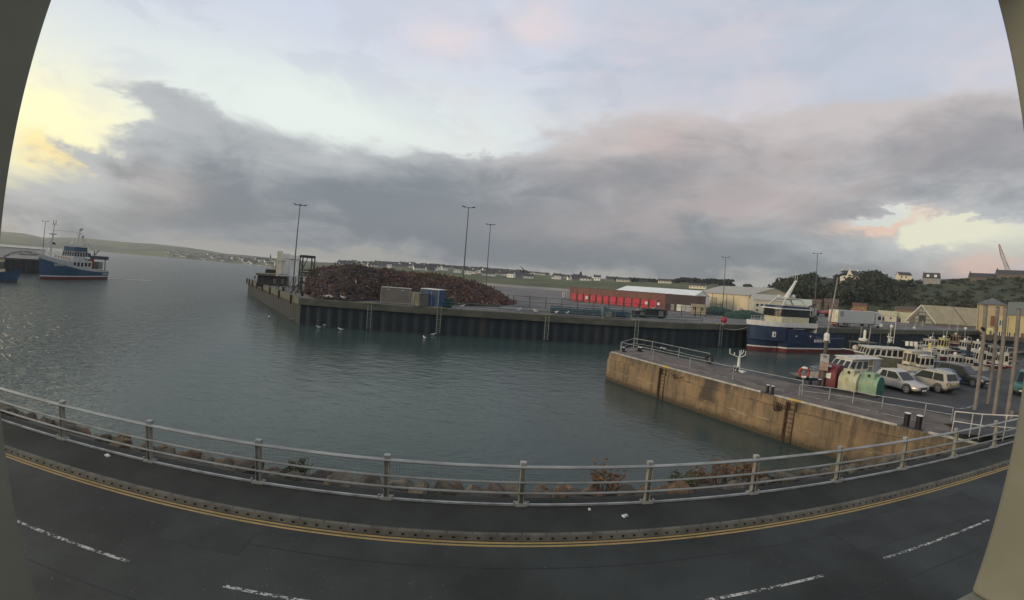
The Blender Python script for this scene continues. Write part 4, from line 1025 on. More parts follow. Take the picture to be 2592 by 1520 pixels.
# ---- the scrap heap: nobody could count its pieces
heap_mats = [mat('scrap_' + n, c, 0.9, var=0.5, vs=0.6) for n, c in (('brown', (0.098, 0.064, 0.050)), ('dark', (0.050, 0.043, 0.043)), ('rust', (0.145, 0.074, 0.042)), ('pale', (0.36, 0.24, 0.18)), ('grey', (0.092, 0.080, 0.076)))]
hb_l, hb_r = Q(787, 752), Q(1300, 768)
def heap_base(u):            # front foot of the heap, u 0..1 left to right
    return Vector((-38.6 + 37.5 * u, 62.2 + 5.0 * u + 16 * u ** 3, QZ))
crest_px = [(772, 735), (778, 690), (795, 680), (830, 674), (870, 670), (905, 672), (960, 680), (1010, 686), (1060, 690), (1110, 694), (1150, 702), (1190, 712), (1230, 722), (1262, 738), (1285, 755), (1305, 768)]
crest_ae = ae(crest_px)
def heap_z(x, y):
    a = math.degrees(math.atan2(x, y)); r = math.hypot(x, y)
    e = interp(crest_ae, a)
    lo = 0
    # front foot distance along this azimuth
    rf = interp(heap_foot, a); rc = rf + 13; rb = rf + 26
    zc = H + rc * math.tan(R(e)) - 0.25
    if r < rf or r > rb or a < crest_ae[0][0] or a > crest_ae[-1][0]: return None
    zc = max(zc, QZ)
    f = (r - rf) / 13 if r < rc else (rb - r) / 13
    f = min(1, max(0, f)); f = 1 - (1 - f) ** 1.7
    return QZ + (zc - QZ) * f + 0.35 * mnoise.noise(Vector((x * 0.35, y * 0.35, 0))) * f
heap_foot = []
for px, py in ((772, 745), (800, 760), (880, 767), (960, 772), (1060, 779), (1180, 783), (1260, 780), (1305, 772)):
    p = Q(px, py); heap_foot.append((math.degrees(math.atan2(p.x, p.y)), max(math.hypot(p.x, p.y) + 1.5, 68.0 if 900 < px < 1200 else 62)))
mb = MB(); rnd = random.Random(5)
na_, nr_ = 90, 26
grid = []
for i in range(na_ + 1):
    a = crest_ae[0][0] + (crest_ae[-1][0] - crest_ae[0][0]) * (i + 0.001) / (na_ + 0.01); rf = interp(heap_foot, a); row = []
    for j in range(nr_ + 1):
        r = rf + 25.9 * (j + 0.001) / nr_; p = pol(a, r); z = heap_z(p.x, p.y); p.z = (z if z is not None else QZ) - 0.12; row.append(p)
    grid.append(row)
mb.mat(1); mb.loft(grid, caps=False)
cnt = 0
while cnt < 23000:
    a = rnd.uniform(crest_ae[0][0], crest_ae[-1][0]); f = rnd.random() ** 0.8; rf = interp(heap_foot, a); r = rf + f * 15
    p = pol(a, r); z = heap_z(p.x, p.y)
    if z is None: continue
    cnt += 1
    u = (a - crest_ae[0][0]) / (crest_ae[-1][0] - crest_ae[0][0])
    big = rnd.random() < 0.04
    L_ = rnd.uniform(0.16, 0.5) if not big else rnd.uniform(0.8, 2.2); w_ = rnd.uniform(0.09, 0.26)
    nz_ = mnoise.noise(Vector((p.x * 0.12, p.y * 0.12, 7.0)))
    t_ = rnd.random()
    warm = 0.12 + 0.40 * max(0, nz_) + (0.12 if u > 0.35 else 0.0) + (0.25 if u > 0.85 else 0)
    k = 2 if t_ < warm else (3 if t_ > (0.992 if u < 0.25 else 0.975) or (f > 0.8 and u > 0.3 and u < 0.75 and t_ > 0.84) else (4 if t_ > 0.84 else (0 if t_ > 0.48 else 1)))
    mb.mat(k)
    M_ = Matrix.Rotation(rnd.uniform(0, 6.28), 3, 'Z') @ Matrix.Rotation(rnd.gauss(0, 0.45), 3, 'Y') @ Matrix.Rotation(rnd.uniform(0, 3), 3, 'X')
    mb.box((p.x, p.y, z + rnd.uniform(-0.06, 0.10)), (L_, w_, w_ * rnd.uniform(0.4, 1)), M=M_)
o = mb.build('scrap_heap', heap_mats)
stuff(o, 'long rusty brown heap of scrap piled along the far quay', 'scrap heap')

# ---- containers, cabins
def container(name, label, cat, p0, p1, h, depth, m, roof_m=None, ribs=0, trim=None, doors=False, foot=0.12):
    """front bottom edge p0 -> p1"""
    a = math.atan2(p1.y - p0.y, p1.x - p0.x); L_ = math.hypot(p1.x - p0.x, p1.y - p0.y)
    t = thing(name, label, cat, (p0.x, p0.y, QZ), a)
    mb_ = MB(); mb_.box((L_ / 2, depth / 2, foot + (h - foot) / 2), (L_, depth, h - foot))
    for k in range(ribs): mb_.box((L_ * (k + 0.5) / ribs, -0.02, foot + (h - foot) / 2), (L_ / ribs * 0.45, 0.05, (h - foot) * 0.9))
    mb_.build('walls', m, t)
    mb_ = MB(); mb_.box((L_ / 2, depth / 2, h + 0.04), (L_ + 0.12, depth + 0.12, 0.10)); mb_.build('roof', roof_m or trim or m, t)
    if trim:
        for x in (0, L_):
            mb_ = MB(); mb_.box((x, -0.03, h / 2), (0.10, 0.08, h)); mb_.build('corner_post', trim, t)
        mb_ = MB(); mb_.box((L_ / 2, -0.03, foot), (L_, 0.07, 0.12)); mb_.build('base_rail', trim, t)
    for x in (0.2 * L_, 0.8 * L_):
        mb_ = MB(); mb_.box((x, depth / 2, foot / 2), (0.2, depth * 0.9, foot)); mb_.build('skid', black_m, t)
    return t, L_
cab_m = mat('cabin_beige', (0.185, 0.165, 0.140), 0.7, var=0.12, vs=0.6); trim_l = mat('cabin_trim', (0.36, 0.33, 0.27), 0.6)
t, L_ = container('site_cabin', 'plain beige windowless cabin standing on the edge of the far quay', 'cabin', Q(963, 767), Q(1036, 772), 2.45, 2.2, cab_m, trim=trim_l)
for x in (0.25, 0.74):
    mb = MB(); mb.box((L_ * x, -0.05, 2.15), (0.35, 0.08, 0.09)); mb.build('vent', white_m, t)
t, L_ = container('old_container', 'grey weathered container end between the beige cabin and the blue shed', 'container', Q(1040, 773), Q(1060, 778), 2.0, 3.5, mat('weathered_panel', (0.15, 0.145, 0.12), 0.8, var=0.4, vs=1.2, stretch=(1, 1, 0.3)), ribs=4)
blue_m = mat('shed_blue', (0.022, 0.060, 0.135), 0.6, var=0.3)
t, L_ = container('blue_shed', 'blue shed with a white roof beside the beige cabin', 'shed', Q(1061, 777) + Vector((0, .6, 0)), Q(1106, 782) + Vector((0, 0.6, 0)), 2.75, 2.2, blue_m, white_m, ribs=0, trim=galv_d)
for x in (0.35, 0.62):
    mb = MB(); mb.box((L_ * x, -0.05, 1.35), (0.10, 0.06, 2.3)); mb.build('door_frame', galv_d, t)
# skip
def skip(label, base, rz, m, L_=2.6, W_=1.6, h=1.2):
    t_ = thing('skip', label, 'skip', base, rz)
    mb_ = MB(); mb_.loft([[Vector((-L_ * .5, -W_ / 2, h)), Vector((-L_ * .36, -W_ / 2 * .85, 0)), Vector((-L_ * .36, W_ / 2 * .85, 0)), Vector((-L_ * .5, W_ / 2, h))], [Vector((L_ * .5, -W_ / 2, h)), Vector((L_ * .36, -W_ / 2 * .85, 0)), Vector((L_ * .36, W_ / 2 * .85, 0)), Vector((L_ * .5, W_ / 2, h))]], caps=True); mb_.build('body', m, t_)
    mb_ = MB()
    mb_.tube([(-L_ * .5, -W_ / 2, h), (L_ * .5, -W_ / 2, h), (L_ * .5, W_ / 2, h), (-L_ * .5, W_ / 2, h), (-L_ * .5, -W_ / 2, h)], 0.06, 5); mb_.build('rim', m, t_)
    return t_
green_m = mat('skip_green', (0.014, 0.075, 0.052), 0.6, var=0.3)
skip('small dark green skip behind the guard rail left of the second lamp post', Vector((*AT(1133, 770, 62.5).xy, QZ)), 0.1, green_m, 1.9, 1.4, 1.25)

# ---- guard rail, kerb timber and bollards along the quay edge
gr_m = mat('guard_rail_green', (0.090, 0.155, 0.135), 0.6, var=0.3, vs=1)
def edge_world(x, off, z=QZ):
    d = run_of_x(x); p, t_ = edge_pt(d); n_ = Vector((-t_.y, t_.x, 0)); return Vector((p.x, p.y, z)) + n_ * off
def guard(x0, x1, label, off=1.2, h=0.95, m=gr_m, every=3.4):
    O = edge_world(x0, off); t_ = thing('guard_rail', label, 'guard rail', O)
    k = max(2, int((x1 - x0) / every)); xs = [x0 + (x1 - x0) * i / k for i in range(k + 1)]
    for hh in (h, h * 0.5):
        mb_ = MB(); mb_.tube([edge_world(x, off, QZ + hh) - O for x in xs], 0.055, 5); mb_.build('rail', m, t_)
    for x in xs:
        p = edge_world(x, off) - O; mb_ = MB(); mb_.tube([p, p + Vector((0, 0, h))], 0.05, 5); mb_.build('post', m, t_)
    return t_
guard(-13.6, 16.5, 'long pale green pipe rail along the quay edge right of the blue shed')
guard(18.5, 33.0, 'grey green pipe rail along the quay edge left of the blue trawler', h=0.85)
guard(56.0, 92.0, 'grey rail along the quay edge behind the blue trawler and lorry', h=1.0, m=galv_d, off=0.9)
# mesh fence behind
def fence(label, pts, h, every, m_post, rails=(0.98, 0.5), name='fence', mesh=True):
    O = Vector(pts[0]); t_ = thing(name, label, 'fence', O)
    for a, b in zip(pts, pts[1:]):
        a, b = Vector(a), Vector(b); k = max(1, int((b - a).length / every))
        for i in range(k + 1):
            p = a.lerp(b, i / k) - O; mb_ = MB(); mb_.box(p + Vector((0, 0, h / 2)), (0.12, 0.12, h)); mb_.build('post', m_post, t_)
        for rr_ in rails:
            mb_ = MB(); mb_.tube([a - O + Vector((0, 0, h * rr_)), b - O + Vector((0, 0, h * rr_))], 0.035, 4); mb_.build('rail', m_post, t_)
        if mesh:
            mb_ = MB(); n_ = int((b - a).length / 0.35)
            for i in range(n_ + 1):
                p = a.lerp(b, i / max(1, n_)) - O; d = (b - a).normalized() * 0.008
                mb_.raw([p - d, p + d, p + d + Vector((0, 0, h)), p - d + Vector((0, 0, h))], [(0, 1, 2, 3)])
            mb_.build('mesh_panel', m_post, t_)
    return t_
fpost = mat('fence_post_grey', (0.050, 0.060, 0.060), 0.7)
fence('long grey mesh fence across the quay behind the guard rail', [Vector((-0.5, 76, QZ)), Vector((38, 79, QZ)), Vector((52, 92, QZ))], 2.1, 3.0, fpost)
# blue gangway, hopper, buoy, odd stacks, signs
def quay_box_thing(name, label, cat, loc, rz, fn):
    t_ = thing(name, label, cat, loc, rz); fn(t_); return t_
gw_m = mat('gangway_blue', (0.040, 0.085, 0.115), 0.6, var=0.3)
def gangway(t_):
    L_ = 13.5
    mb_ = MB(); mb_.box((L_ / 2, 0, 0.35), (L_, 1.0, 0.3)); mb_.build('deck_frame', mat('gangway_dark', (0.018, 0.030, 0.055), 0.6), t_)
    for y in (-0.5, 0.5):
        mb_ = MB(); mb_.tube([(0, y, 1.35), (L_, y, 1.35)], 0.05, 5); mb_.build('handrail', gw_m, t_)
        mb_ = MB(); mb_.box((L_ / 2, y, 0.85), (L_, 0.03, 0.5)); mb_.build('side_panel', gw_m, t_)
        for k in range(10):
            mb_ = MB(); mb_.tube([(L_ * k / 9, y, 0.4), (L_ * k / 9, y, 1.35)], 0.04, 4); mb_.build('stanchion', gw_m, t_)
p = edge_world(6.0, 2.6); quay_box_thing('gangway', 'long blue grey gangway lying along the quay behind the guard rail', 'gangway', p, 0.10, gangway)
def hopper(t_):
    mb_ = MB(); mb_.prism([(-.8, -.7), (.8, -.7), (.8, .7), (-.8, .7)], 0.35, [1.9, 1.5, 1.5, 1.9]); mb_.build('bin', mat('hopper_blue_grey', (0.085, 0.140, 0.165), 0.6, var=0.3), t_, bevel=0.05)
    mb_ = MB(); mb_.box((0.2, -0.76, 0.6), (0.9, 0.06, 0.9)); mb_.build('door', galv_d, t_)
    for x in (-.6, .6):
        mb_ = MB(); mb_.box((x, 0, 0.18), (0.14, 1.2, 0.36)); mb_.build('leg', galv_d, t_)
quay_box_thing('hopper', 'blue grey hopper at the end of the gangway on the quay edge', 'hopper', edge_world(AT(1540, 800, 64).x, 1.9), 0.12, hopper)
def pallet_stack(t_, m1, L_=2.6, h=0.5):
    for k in range(int(h / 0.13)):
        mb_ = MB(); mb_.box((0.05 * (k % 2), 0, 0.07 + k * 0.13), (L_ - 0.2 * (k % 3), 1.0, 0.11), 0.03 * (k % 3)); mb_.build('board', m1, t_)
quay_box_thing('timber_stack', 'low stack of yellow brown boards beside the hopper on the quay', 'timber stack', Vector((*AT(1562, 796, 70).xy, QZ)), 0.15, lambda t_: pallet_stack(t_, mat('stack_yellow', (0.30, 0.20, 0.085), 0.8, var=0.4)))
dk_m = mat('dark_machinery', (0.018, 0.022, 0.025), 0.6, var=0.3)
def genset(t_, L_=4.4, h=1.5):
    mb_ = MB(); mb_.box((0, 0, 0.2 + h / 2), (L_, 1.6, h)); mb_.build('housing', dk_m, t_, bevel=0.05)
    mb_ = MB(); mb_.box((L_ * .22, -0.83, 0.2 + h * .5), (0.9, 0.05, h * .6)); mb_.build('grille', galv_d, t_)
    mb_ = MB(); mb_.box((0.4, 0.1, h + 0.35), (1.3, 0.9, 0.35)); mb_.build('canopy', galv_d, t_)
    for x in (-L_ * .35, L_ * .35):
        mb_ = MB(); mb_.box((x, 0, 0.1), (0.25, 1.5, 0.2)); mb_.build('skid', black_m, t_)
quay_box_thing('generator', 'dark generator housing on the quay behind the guard rail', 'generator', Vector((*AT(1655, 800, 74).xy, QZ)), 0.2, genset)
quay_box_thing('plant_unit', 'dark green plant box next to the white notice on the quay', 'machinery', Vector((*AT(1615, 802, 73).xy, QZ)), 0.15, lambda t_: genset(t_, 2.0, 1.0))
def sign(px, py, r, label, w_=0.8, h_=0.8, cols=((0.6, 0.56, 0.48),), zc=None, lines=0):
    p_ = AT(px, py, r); t_ = thing('notice_sign', label, 'sign', (p_.x, p_.y, QZ), math.atan2(p_.y, p_.x) - PI / 2)
    z = p_.z - QZ
    mb_ = MB(); mb_.tube([(0, 0.06, 0), (0, 0.06, z + h_ / 2)], 0.04, 5); mb_.build('post', galv_d, t_)
    mb_ = MB(); mb_.box((0, 0, z), (w_, 0.05, h_)); b_ = mb_.build('board', mat('sign_board_%d' % int(cols[0][0] * 100), cols[0], 0.6), t_)
    for k in range(lines):
        mb_ = MB(); mb_.box((0, -0.03, z + h_ * (0.28 - 0.56 * k / max(1, lines - 1))), (w_ * (0.7 - 0.12 * (k % 2)), 0.012, h_ * 0.10)); mb_.build('lettering', mat('sign_ink', (0.10, 0.06, 0.06), 0.7), b_)
    return t_
sign(1618, 787, 76, 'square white notice on a post in the middle of the quay', 0.8, 0.75, lines=2)
sign(1874, 784, 118, 'white notice with dark print by the fence in front of the beige warehouse', 1.6, 1.3, lines=4)
sign(1427, 746, 132, 'tall pale notice left of the red doored shed', 0.9, 1.7, ((0.62, 0.62, 0.6),), lines=3)
sign(1438, 747, 130, 'second pale notice touching the left end of the red doored shed', 1.2, 1.7, ((0.5, 0.5, 0.47),), lines=3)
# red buoy
p = edge_world(P(1832, 812, QZ).x, 1.6) if False else Vector((*AT(1832, 808, 73).xy, QZ))
t = thing('marker_buoy', 'round red buoy standing on the quay left of the blue trawler', 'buoy', p)
mb = MB(); mb.ball((0, 0, 0.85), 0.55, 14, 8); mb.build('float', mat('buoy_crimson', (0.30, 0.020, 0.040), 0.5, var=0.2), t, smooth=True)
mb = MB(); mb.lathe([(0.3, 0), (0.25, 0.4)], (0, 0, 0), 8); mb.build('stand', galv_d, t)
# cabin by the fence, green netting heap, yellow forklift
t, L_ = container('gate_cabin', 'small cream gate cabin with dark windows in front of the red doored shed', 'cabin', Q(1749, 796), Q(1786, 799), 2.4, 2.4, mat('gate_cabin_cream', (0.33, 0.28, 0.20), 0.7, var=0.15), trim=None)
for x in (0.2, 0.72):
    mb = MB(); mb.box((L_ * x, -0.03, 1.5), (0.5, 0.06, 0.8)); wo_ = mb.build('window', black_m, t)
    mb = MB(); mb.box((L_ * x, -0.07, 1.5), (0.06, 0.03, 0.8)); mb.build('glazing_bar', white_m, wo_)
def net_heap(label, c, rx, ry, h, m, seed):
    mb_ = MB(); n_, k = 16, 5
    for j in range(k): pass
    rings_ = []
    for j in range(k + 1):
        f = j / k; rings_.append([Vector((math.cos(2 * PI * i / n_) * rx * math.cos(f * PI / 2) * (1 + .2 * mnoise.noise(Vector((i * 1.7, j, seed)))), math.sin(2 * PI * i / n_) * ry * math.cos(f * PI / 2), h * math.sin(f * PI / 2) * (1 + .25 * mnoise.noise(Vector((i * .9, j * 2., seed + 5)))))) for i in range(n_)])
    mb_.loft(rings_, close=True, caps=False)
    o_ = mb_.build('net_heap', m, smooth=True); o_.location = c; tag(o_, label, 'net heap'); return o_
net_m = mat('green_netting', (0.030, 0.062, 0.050), 0.95, var=0.5, vs=1.5, bump=0.8, bs=6)
net_heap('mound of green fishing net on the quay in front of the beige warehouse', Vector((*AT(1815, 800, 108).xy, QZ)), 5.5, 2.5, 2.0, net_m, 1)
net_heap('long low mound of green fishing net left of the blue trawler wheelhouse', Vector((*AT(1888, 806, 100).xy, QZ)), 6.0, 2.2, 1.9, net_m, 3)
def forklift(t_):
    y_ = mat('forklift_yellow', (0.46, 0.36, 0.035), 0.5, var=0.15)
    mb_ = MB(); mb_.prism([(-1.4, -.7), (1.0, -.7), (1.0, .7), (-1.4, .7)], 0.45, [1.35, 1.1, 1.1, 1.35]); mb_.build('body', y_, t_, bevel=0.08)
    mb_ = MB()
    for x, y in ((-.7, -.6), (.6, -.6), (.6, .6), (-.7, .6)): mb_.tube([(x, y, 1.1), (x * .85, y, 2.2)], 0.05, 4)
    mb_.box((-0.05, 0, 2.22), (1.6, 1.35, 0.08)); mb_.build('cab_guard', dk_m, t_)
    for y in (-.35, .35):
        mb_ = MB(); mb_.box((1.15, y, 1.3), (0.12, 0.12, 2.5)); mb_.build('mast_rail', dk_m, t_)
        mb_ = MB(); mb_.box((1.75, y, 0.12), (1.2, 0.12, 0.06)); mb_.build('fork', dk_m, t_)
    for x, r in ((-.95, .38), (.75, .45)):
        for y in (-.65, .65):
            mb_ = MB(); mb_.lathe([(r * .6, -.12), (r, -.1), (r, .1), (r * .6, .12)], (x, y, r), 12, Matrix.Rotation(PI / 2, 3, 'X')); mb_.build('wheel', tyre_m, t_)
quay_box_thing('forklift', 'yellow forklift truck parked before the beige warehouse', 'forklift', Vector((*AT(1818, 785, 128).xy, QZ)), 0.3, forklift)

# ---- white towers, steel gantry and low store at the quay's outer end
tw_m = mat('tower_white', (0.76, 0.76, 0.72), 0.6, var=0.15, vs=0.8, stretch=(1, 1, .3)); tw_lit = mat('tower_sunlit', (0.74, 0.69, 0.52), 0.6, var=0.12)  # warm sunlight on the left white tower put into its cream colour
def vbox_px(xl, xr, ytop, r, depth, z0, mtl, name, parent, O, ribs=0):
    a, b = AT(xl, ytop, r), AT(xr, ytop, r); aw = math.atan2(b.y - a.y, b.x - a.x); L_ = math.hypot(b.x - a.x, b.y - a.y)
    c = (a + b) / 2; n_ = Vector((-math.sin(aw), math.cos(aw), 0)); mb_ = MB()
    zt = (a.z + b.z) / 2
    mb_.box(Vector((c.x, c.y, (z0 + zt) / 2)) + n_ * depth / 2 - O, (L_, depth, zt - z0), aw)
    for k in range(ribs): mb_.box(Vector((a.x, a.y, (z0 + zt) / 2)).lerp(Vector((b.x, b.y, (z0 + zt) / 2)), (k + .5) / ribs) - n_ * 0.03 - O, (0.08, 0.1, zt - z0 - 0.4), aw)
    return mb_.build(name, mtl, parent), aw, L_
O = Vector((*AT(730, 690, 98).xy, QZ)); t = thing('silo_towers', 'cluster of tall white corrugated towers at the outer end of the quay', 'tower', O)
vbox_px(703, 717, 636, 98, 2.4, QZ, tw_lit, 'tower', t, O, 3); vbox_px(717, 737, 643, 99, 2.2, QZ, tw_m, 'tower', t, O, 2); vbox_px(737, 759, 647, 97.5, 2.4, QZ, tw_m, 'tower', t, O, 3)
for xa, y_ in ((705, 661), (725, 656), (740, 658)):
    a, b = AT(xa - 2, y_, 97), AT(xa + 18, y_ + 1, 97); mb = MB(); mb.tube([a - O, b - O], 0.06, 4); mb.build('walkway_rail', lampd, t)
O = Vector((*AT(690, 715, 96).xy, QZ)); t = thing('store_building', 'low dark store with a flat roof below the white towers', 'building', O)
bo, aw, L_ = vbox_px(652, 726, 700.5, 96, 5, QZ - .5, mat('store_wall', (0.052, 0.048, 0.044), 0.85, var=0.4), 'walls', t, O)
a, b = AT(650, 695.5, 95.7), AT(727, 698, 95.7); c = (a + b) / 2; mb = MB(); mb.box(c - O + Vector((-math.sin(aw) * 2.6, math.cos(aw) * 2.6, 0)), (math.hypot(b.x - a.x, b.y - a.y) + .4, 5.8, 0.45), aw); mb.build('roof', mat('store_roof', (0.15, 0.14, 0.105), 0.85, var=0.3), t)
for xx in (692, 712):
    a, b = AT(xx, 708, 95.6), AT(xx + 7, 708, 95.6); mb = MB(); mb.box((a + b) / 2 - O + Vector((0, 0, -0.4)), (math.hypot(b.x - a.x, b.y - a.y), 0.12, 1.2), aw); mb.build('window', mat('store_window', (0.14, 0.14, 0.13), 0.4), t)
O = Vector((*AT(685, 690, 108).xy, QZ)); t = thing('control_hut', 'small brown hut on the store roof left of the white towers', 'hut', O)
vbox_px(672, 701, 684, 104, 3, QZ, mat('hut_brown', (0.075, 0.062, 0.050), 0.8, var=0.3), 'walls', t, O)
a, b = AT(671, 683.5, 103.8), AT(702, 685, 103.8); mb = MB(); mb.box((a + b) / 2 - O + Vector((-.6, 1.2, 0.1)), (math.hypot(b.x - a.x, b.y - a.y), 3.3, 0.16), aw); mb.build('roof', mat('store_roof', (.1, .1, .1)), t)
# gantry
gb = Q(776, 744); gy = math.atan2(gb.y, gb.x) - PI / 2 + 0.25
t = thing('steel_gantry', 'dark steel gantry frame at the left end of the scrap heap', 'gantry', gb, gy)
st_m = mat('gantry_steel', (0.045, 0.048, 0.046), 0.7, var=0.3)
gh = UP(776, 648, gb) - QZ
for x in (-1.05, 1.05):
    for y in (0, 2.0):
        mb = MB(); mb.box((x, y, gh / 2), (0.20, 0.20, gh)); mb.build('leg', st_m, t)
    mb = MB(); mb.tube([(x, 0, gh * .62), (x, 2.0, gh * .93)], 0.08, 4); mb.build('brace', st_m, t)
for z in (0.55, 0.62, 0.98):
    for y in (0, 2.0):
        mb = MB(); mb.box((0, y, gh * z), (2.3, 0.16, 0.20 if z < .9 else 0.45)); mb.build('beam', st_m, t)
mb = MB(); mb.tube([(-1.05, 0, gh * .63), (-0.2, 0, gh * .95)], 0.07, 4); mb.build('brace', st_m, t)
mb = MB(); mb.tube([(-3.0, -1.0, 0), (-1.0, 0, gh * .36)], 0.12, 5); mb.build('strut', st_m, t)
mb = MB(); mb.tube([(-2.2, -1.0, 0), (-0.6, 0, gh * .33)], 0.10, 5); mb.build('strut', st_m, t)
t = thing('loading_frame', 'low pale roofed steel frame between the first lamp post and the gantry', 'frame', Q(735, 735), gy)
for x in (-2.2, -0.8, 0.8, 2.2):
    for y in (0, 1.8):
        mb = MB(); mb.box((x, y, 1.3), (0.12, 0.12, 2.6)); mb.build('leg', st_m, t)
mb = MB(); mb.box((0, .9, 2.65), (5.0, 2.2, 0.14)); mb.build('roof', galv, t)
for k in range(5):
    mb = MB(); mb.tube([(-2.2 + k * .9, 0, .2), (-1.5 + k * .9, 0, 2.4)], 0.05, 4); mb.build('brace', st_m, t)
# bollards along the end face
for px, py, lab in ((645, 706, 'bollard nearest the outer corner of the far quay'), (657, 712, 'second bollard from the outer corner of the far quay'), (683, 725, 'third bollard along the end face of the far quay'), (717, 738, 'fourth bollard along the end face of the far quay'), (765, 750, 'dark bollard at the near corner of the far quay')):
    b_ = Q(px, py); t = thing('quay_bollard', lab, 'bollard', b_)
    mb = MB(); mb.lathe([(0.22, 0), (0.18, 0.5), (0.26, 0.62), (0.26, 0.75), (0.1, 0.82)], (0, 0, 0), 10); mb.build('post', black_m, t, smooth=True)
    mb = MB(); mb.lathe([(0.34, 0), (0.34, 0.05)], (0, 0, 0.065), 10); mb.build('flange', black_m, t)

# ================================================================== BUILDINGS ON THE QUAY
def shed(name, label, cat, A, B, depth, h, roof_h, wall_m_, roof_m_, over=0.25, along=True, gable_m=None, z0=QZ):
    """front bottom edge A -> B; ridge parallel to the front if along"""
    a = math.atan2(B.y - A.y, B.x - A.x); L_ = math.hypot(B.x - A.x, B.y - A.y)
    t_ = thing(name, label, cat, (A.x, A.y, z0), a)
    mb_ = MB()
    mb_.prism([(0, 0), (L_, 0), (L_, depth), (0, depth)], 0, h)
    if roof_h > 0:
        if along:
            for x in (0, L_): mb_.face((x, 0, h), (x, depth, h), (x, depth / 2, h + roof_h))
        else:
            for y in (0, depth): mb_.face((0, y, h), (L_, y, h), (L_ / 2, y, h + roof_h))
    mb_.build('walls', wall_m_, t_)
    mb_ = MB(); o_ = over; th = 0.12
    if roof_h > 0 and along:
        for s in (0, 1):
            y0, y1 = (-o_, depth / 2) if s == 0 else (depth + o_, depth / 2); z0_ = h - roof_h * o_ / (depth / 2)
            mb_.raw([(-o_, y0, z0_ + .02), (L_ + o_, y0, z0_ + .02), (L_ + o_, y1, h + roof_h + .02), (-o_, y1, h + roof_h + .02), (-o_, y0, z0_ + th), (L_ + o_, y0, z0_ + th), (L_ + o_, y1, h + roof_h + th), (-o_, y1, h + roof_h + th)],
                    [(3, 2, 1, 0), (4, 5, 6, 7), (0, 1, 5, 4), (1, 2, 6, 5), (2, 3, 7, 6), (3, 0, 4, 7)])
    elif roof_h > 0:
        for s in (0, 1):
            x0, x1 = (-o_, L_ / 2) if s == 0 else (L_ + o_, L_ / 2); z0_ = h - roof_h * o_ / (L_ / 2)
            mb_.raw([(x0, -o_, z0_ + .02), (x0, depth + o_, z0_ + .02), (x1, depth + o_, h + roof_h + .02), (x1, -o_, h + roof_h + .02), (x0, -o_, z0_ + th), (x0, depth + o_, z0_ + th), (x1, depth + o_, h + roof_h + th), (x1, -o_, h + roof_h + th)],
                    [(3, 2, 1, 0), (4, 5, 6, 7), (0, 1, 5, 4), (1, 2, 6, 5), (2, 3, 7, 6), (3, 0, 4, 7)])
    else:
        mb_.box((L_ / 2, depth / 2, h + 0.08), (L_ + 2 * o_, depth + 2 * o_, 0.16))
    mb_.build('roof', roof_m_, t_)
    return t_, L_
def opening(t_, name, x, z, w_, h_, m, frame=None, y=-0.03, bar=0, sub=None):
    mb_ = MB(); mb_.box((x, y, z), (w_, 0.06, h_)); o_ = mb_.build(name, m, t_)
    if frame:
        mb_ = MB()
        for xx, zz, ww, hh in ((x - w_ / 2, z, .08, h_ + .1), (x + w_ / 2, z, .08, h_ + .1), (x, z + h_ / 2, w_, .08), (x, z - h_ / 2, w_ + .1, .09)): mb_.box((xx, y - .02, zz), (ww, .08, hh))
        for k in range(bar): mb_.box((x - w_ / 2 + w_ * (k + 1) / (bar + 1), y - .02, z), (.07, .08, h_))
        mb_.build('frame', frame, o_)
    return o_
clad_brown = mat('brown_cladding', (0.165, 0.075, 0.060), 0.7, var=0.15, vs=0.4, stretch=(3, 3, .2))
clad_dark = mat('dark_cladding', (0.058, 0.040, 0.042), 0.7, var=0.15, vs=0.4)
door_red = mat('door_red', (0.50, 0.026, 0.065), 0.55, var=0.2, vs=0.7, stretch=(2, 2, .3))
shA, shB, shC = Q(1441, 761), Q(1683, 785), Q(1763, 792)
L1 = (shB - shA).length
hS = UP(1441, 727, shA) - QZ
dirS = (shC - shA).normalized(); shB2 = shA + dirS * L1
t, L_ = shed('red_door_shed', 'long low brown shed with a row of twelve red doors', 'shed', shA, shC, 12, hS, 0, clad_brown, mat('shed_roof_grey', (0.10, 0.08, 0.075), 0.8))
def along(px):       # position along the shed front of a photo column
    p_ = AT(px, 770, 130); d_ = Vector((p_.x, p_.y, 0)); 
    n_ = Vector((-dirS.y, dirS.x, 0)); k = (Vector((shA.x, shA.y, 0)).dot(n_)) / d_.dot(n_)
    return (d_ * k - Vector((shA.x, shA.y, 0))).dot(dirS)
dcols = [1443, 1460, 1476, 1492, 1508, 1525, 1541, 1560, 1579, 1599, 1620, 1642, 1664]
for a_, b_ in zip(dcols, dcols[1:]):
    x0, x1 = along(a_ + 2), along(b_ - 1.5)
    d_ = opening(t, 'door', (x0 + x1) / 2, hS * 0.30, (x1 - x0) * 0.86, hS * 0.56, door_red)
    mb = MB()
    for k in range(4): mb.box(((x0 + x1) / 2, -0.065, hS * (0.10 + 0.13 * k)), ((x1 - x0) * 0.84, 0.02, 0.03))
    mb.build('panel_joint', mat('door_red_dark', (0.19, 0.014, 0.028), 0.6), d_)
    mb = MB(); mb.box((x1, -0.10, hS * 0.29), (0.28, 0.20, hS * 0.58)); mb.build('pier', clad_brown, t)
mb = MB(); mb.box(((along(1441) + along(1684)) / 2, -0.12, hS * 0.80), (along(1684) - along(1441), 0.22, hS * 0.44)); mb.build('fascia', clad_brown, t)
mb = MB(); mb.box(((along(1684) + L_) / 2, -0.10, hS * 0.72), (L_ - along(1684) + .1, 0.20, hS * 0.60)); mb.build('dark_fascia', clad_dark, t)
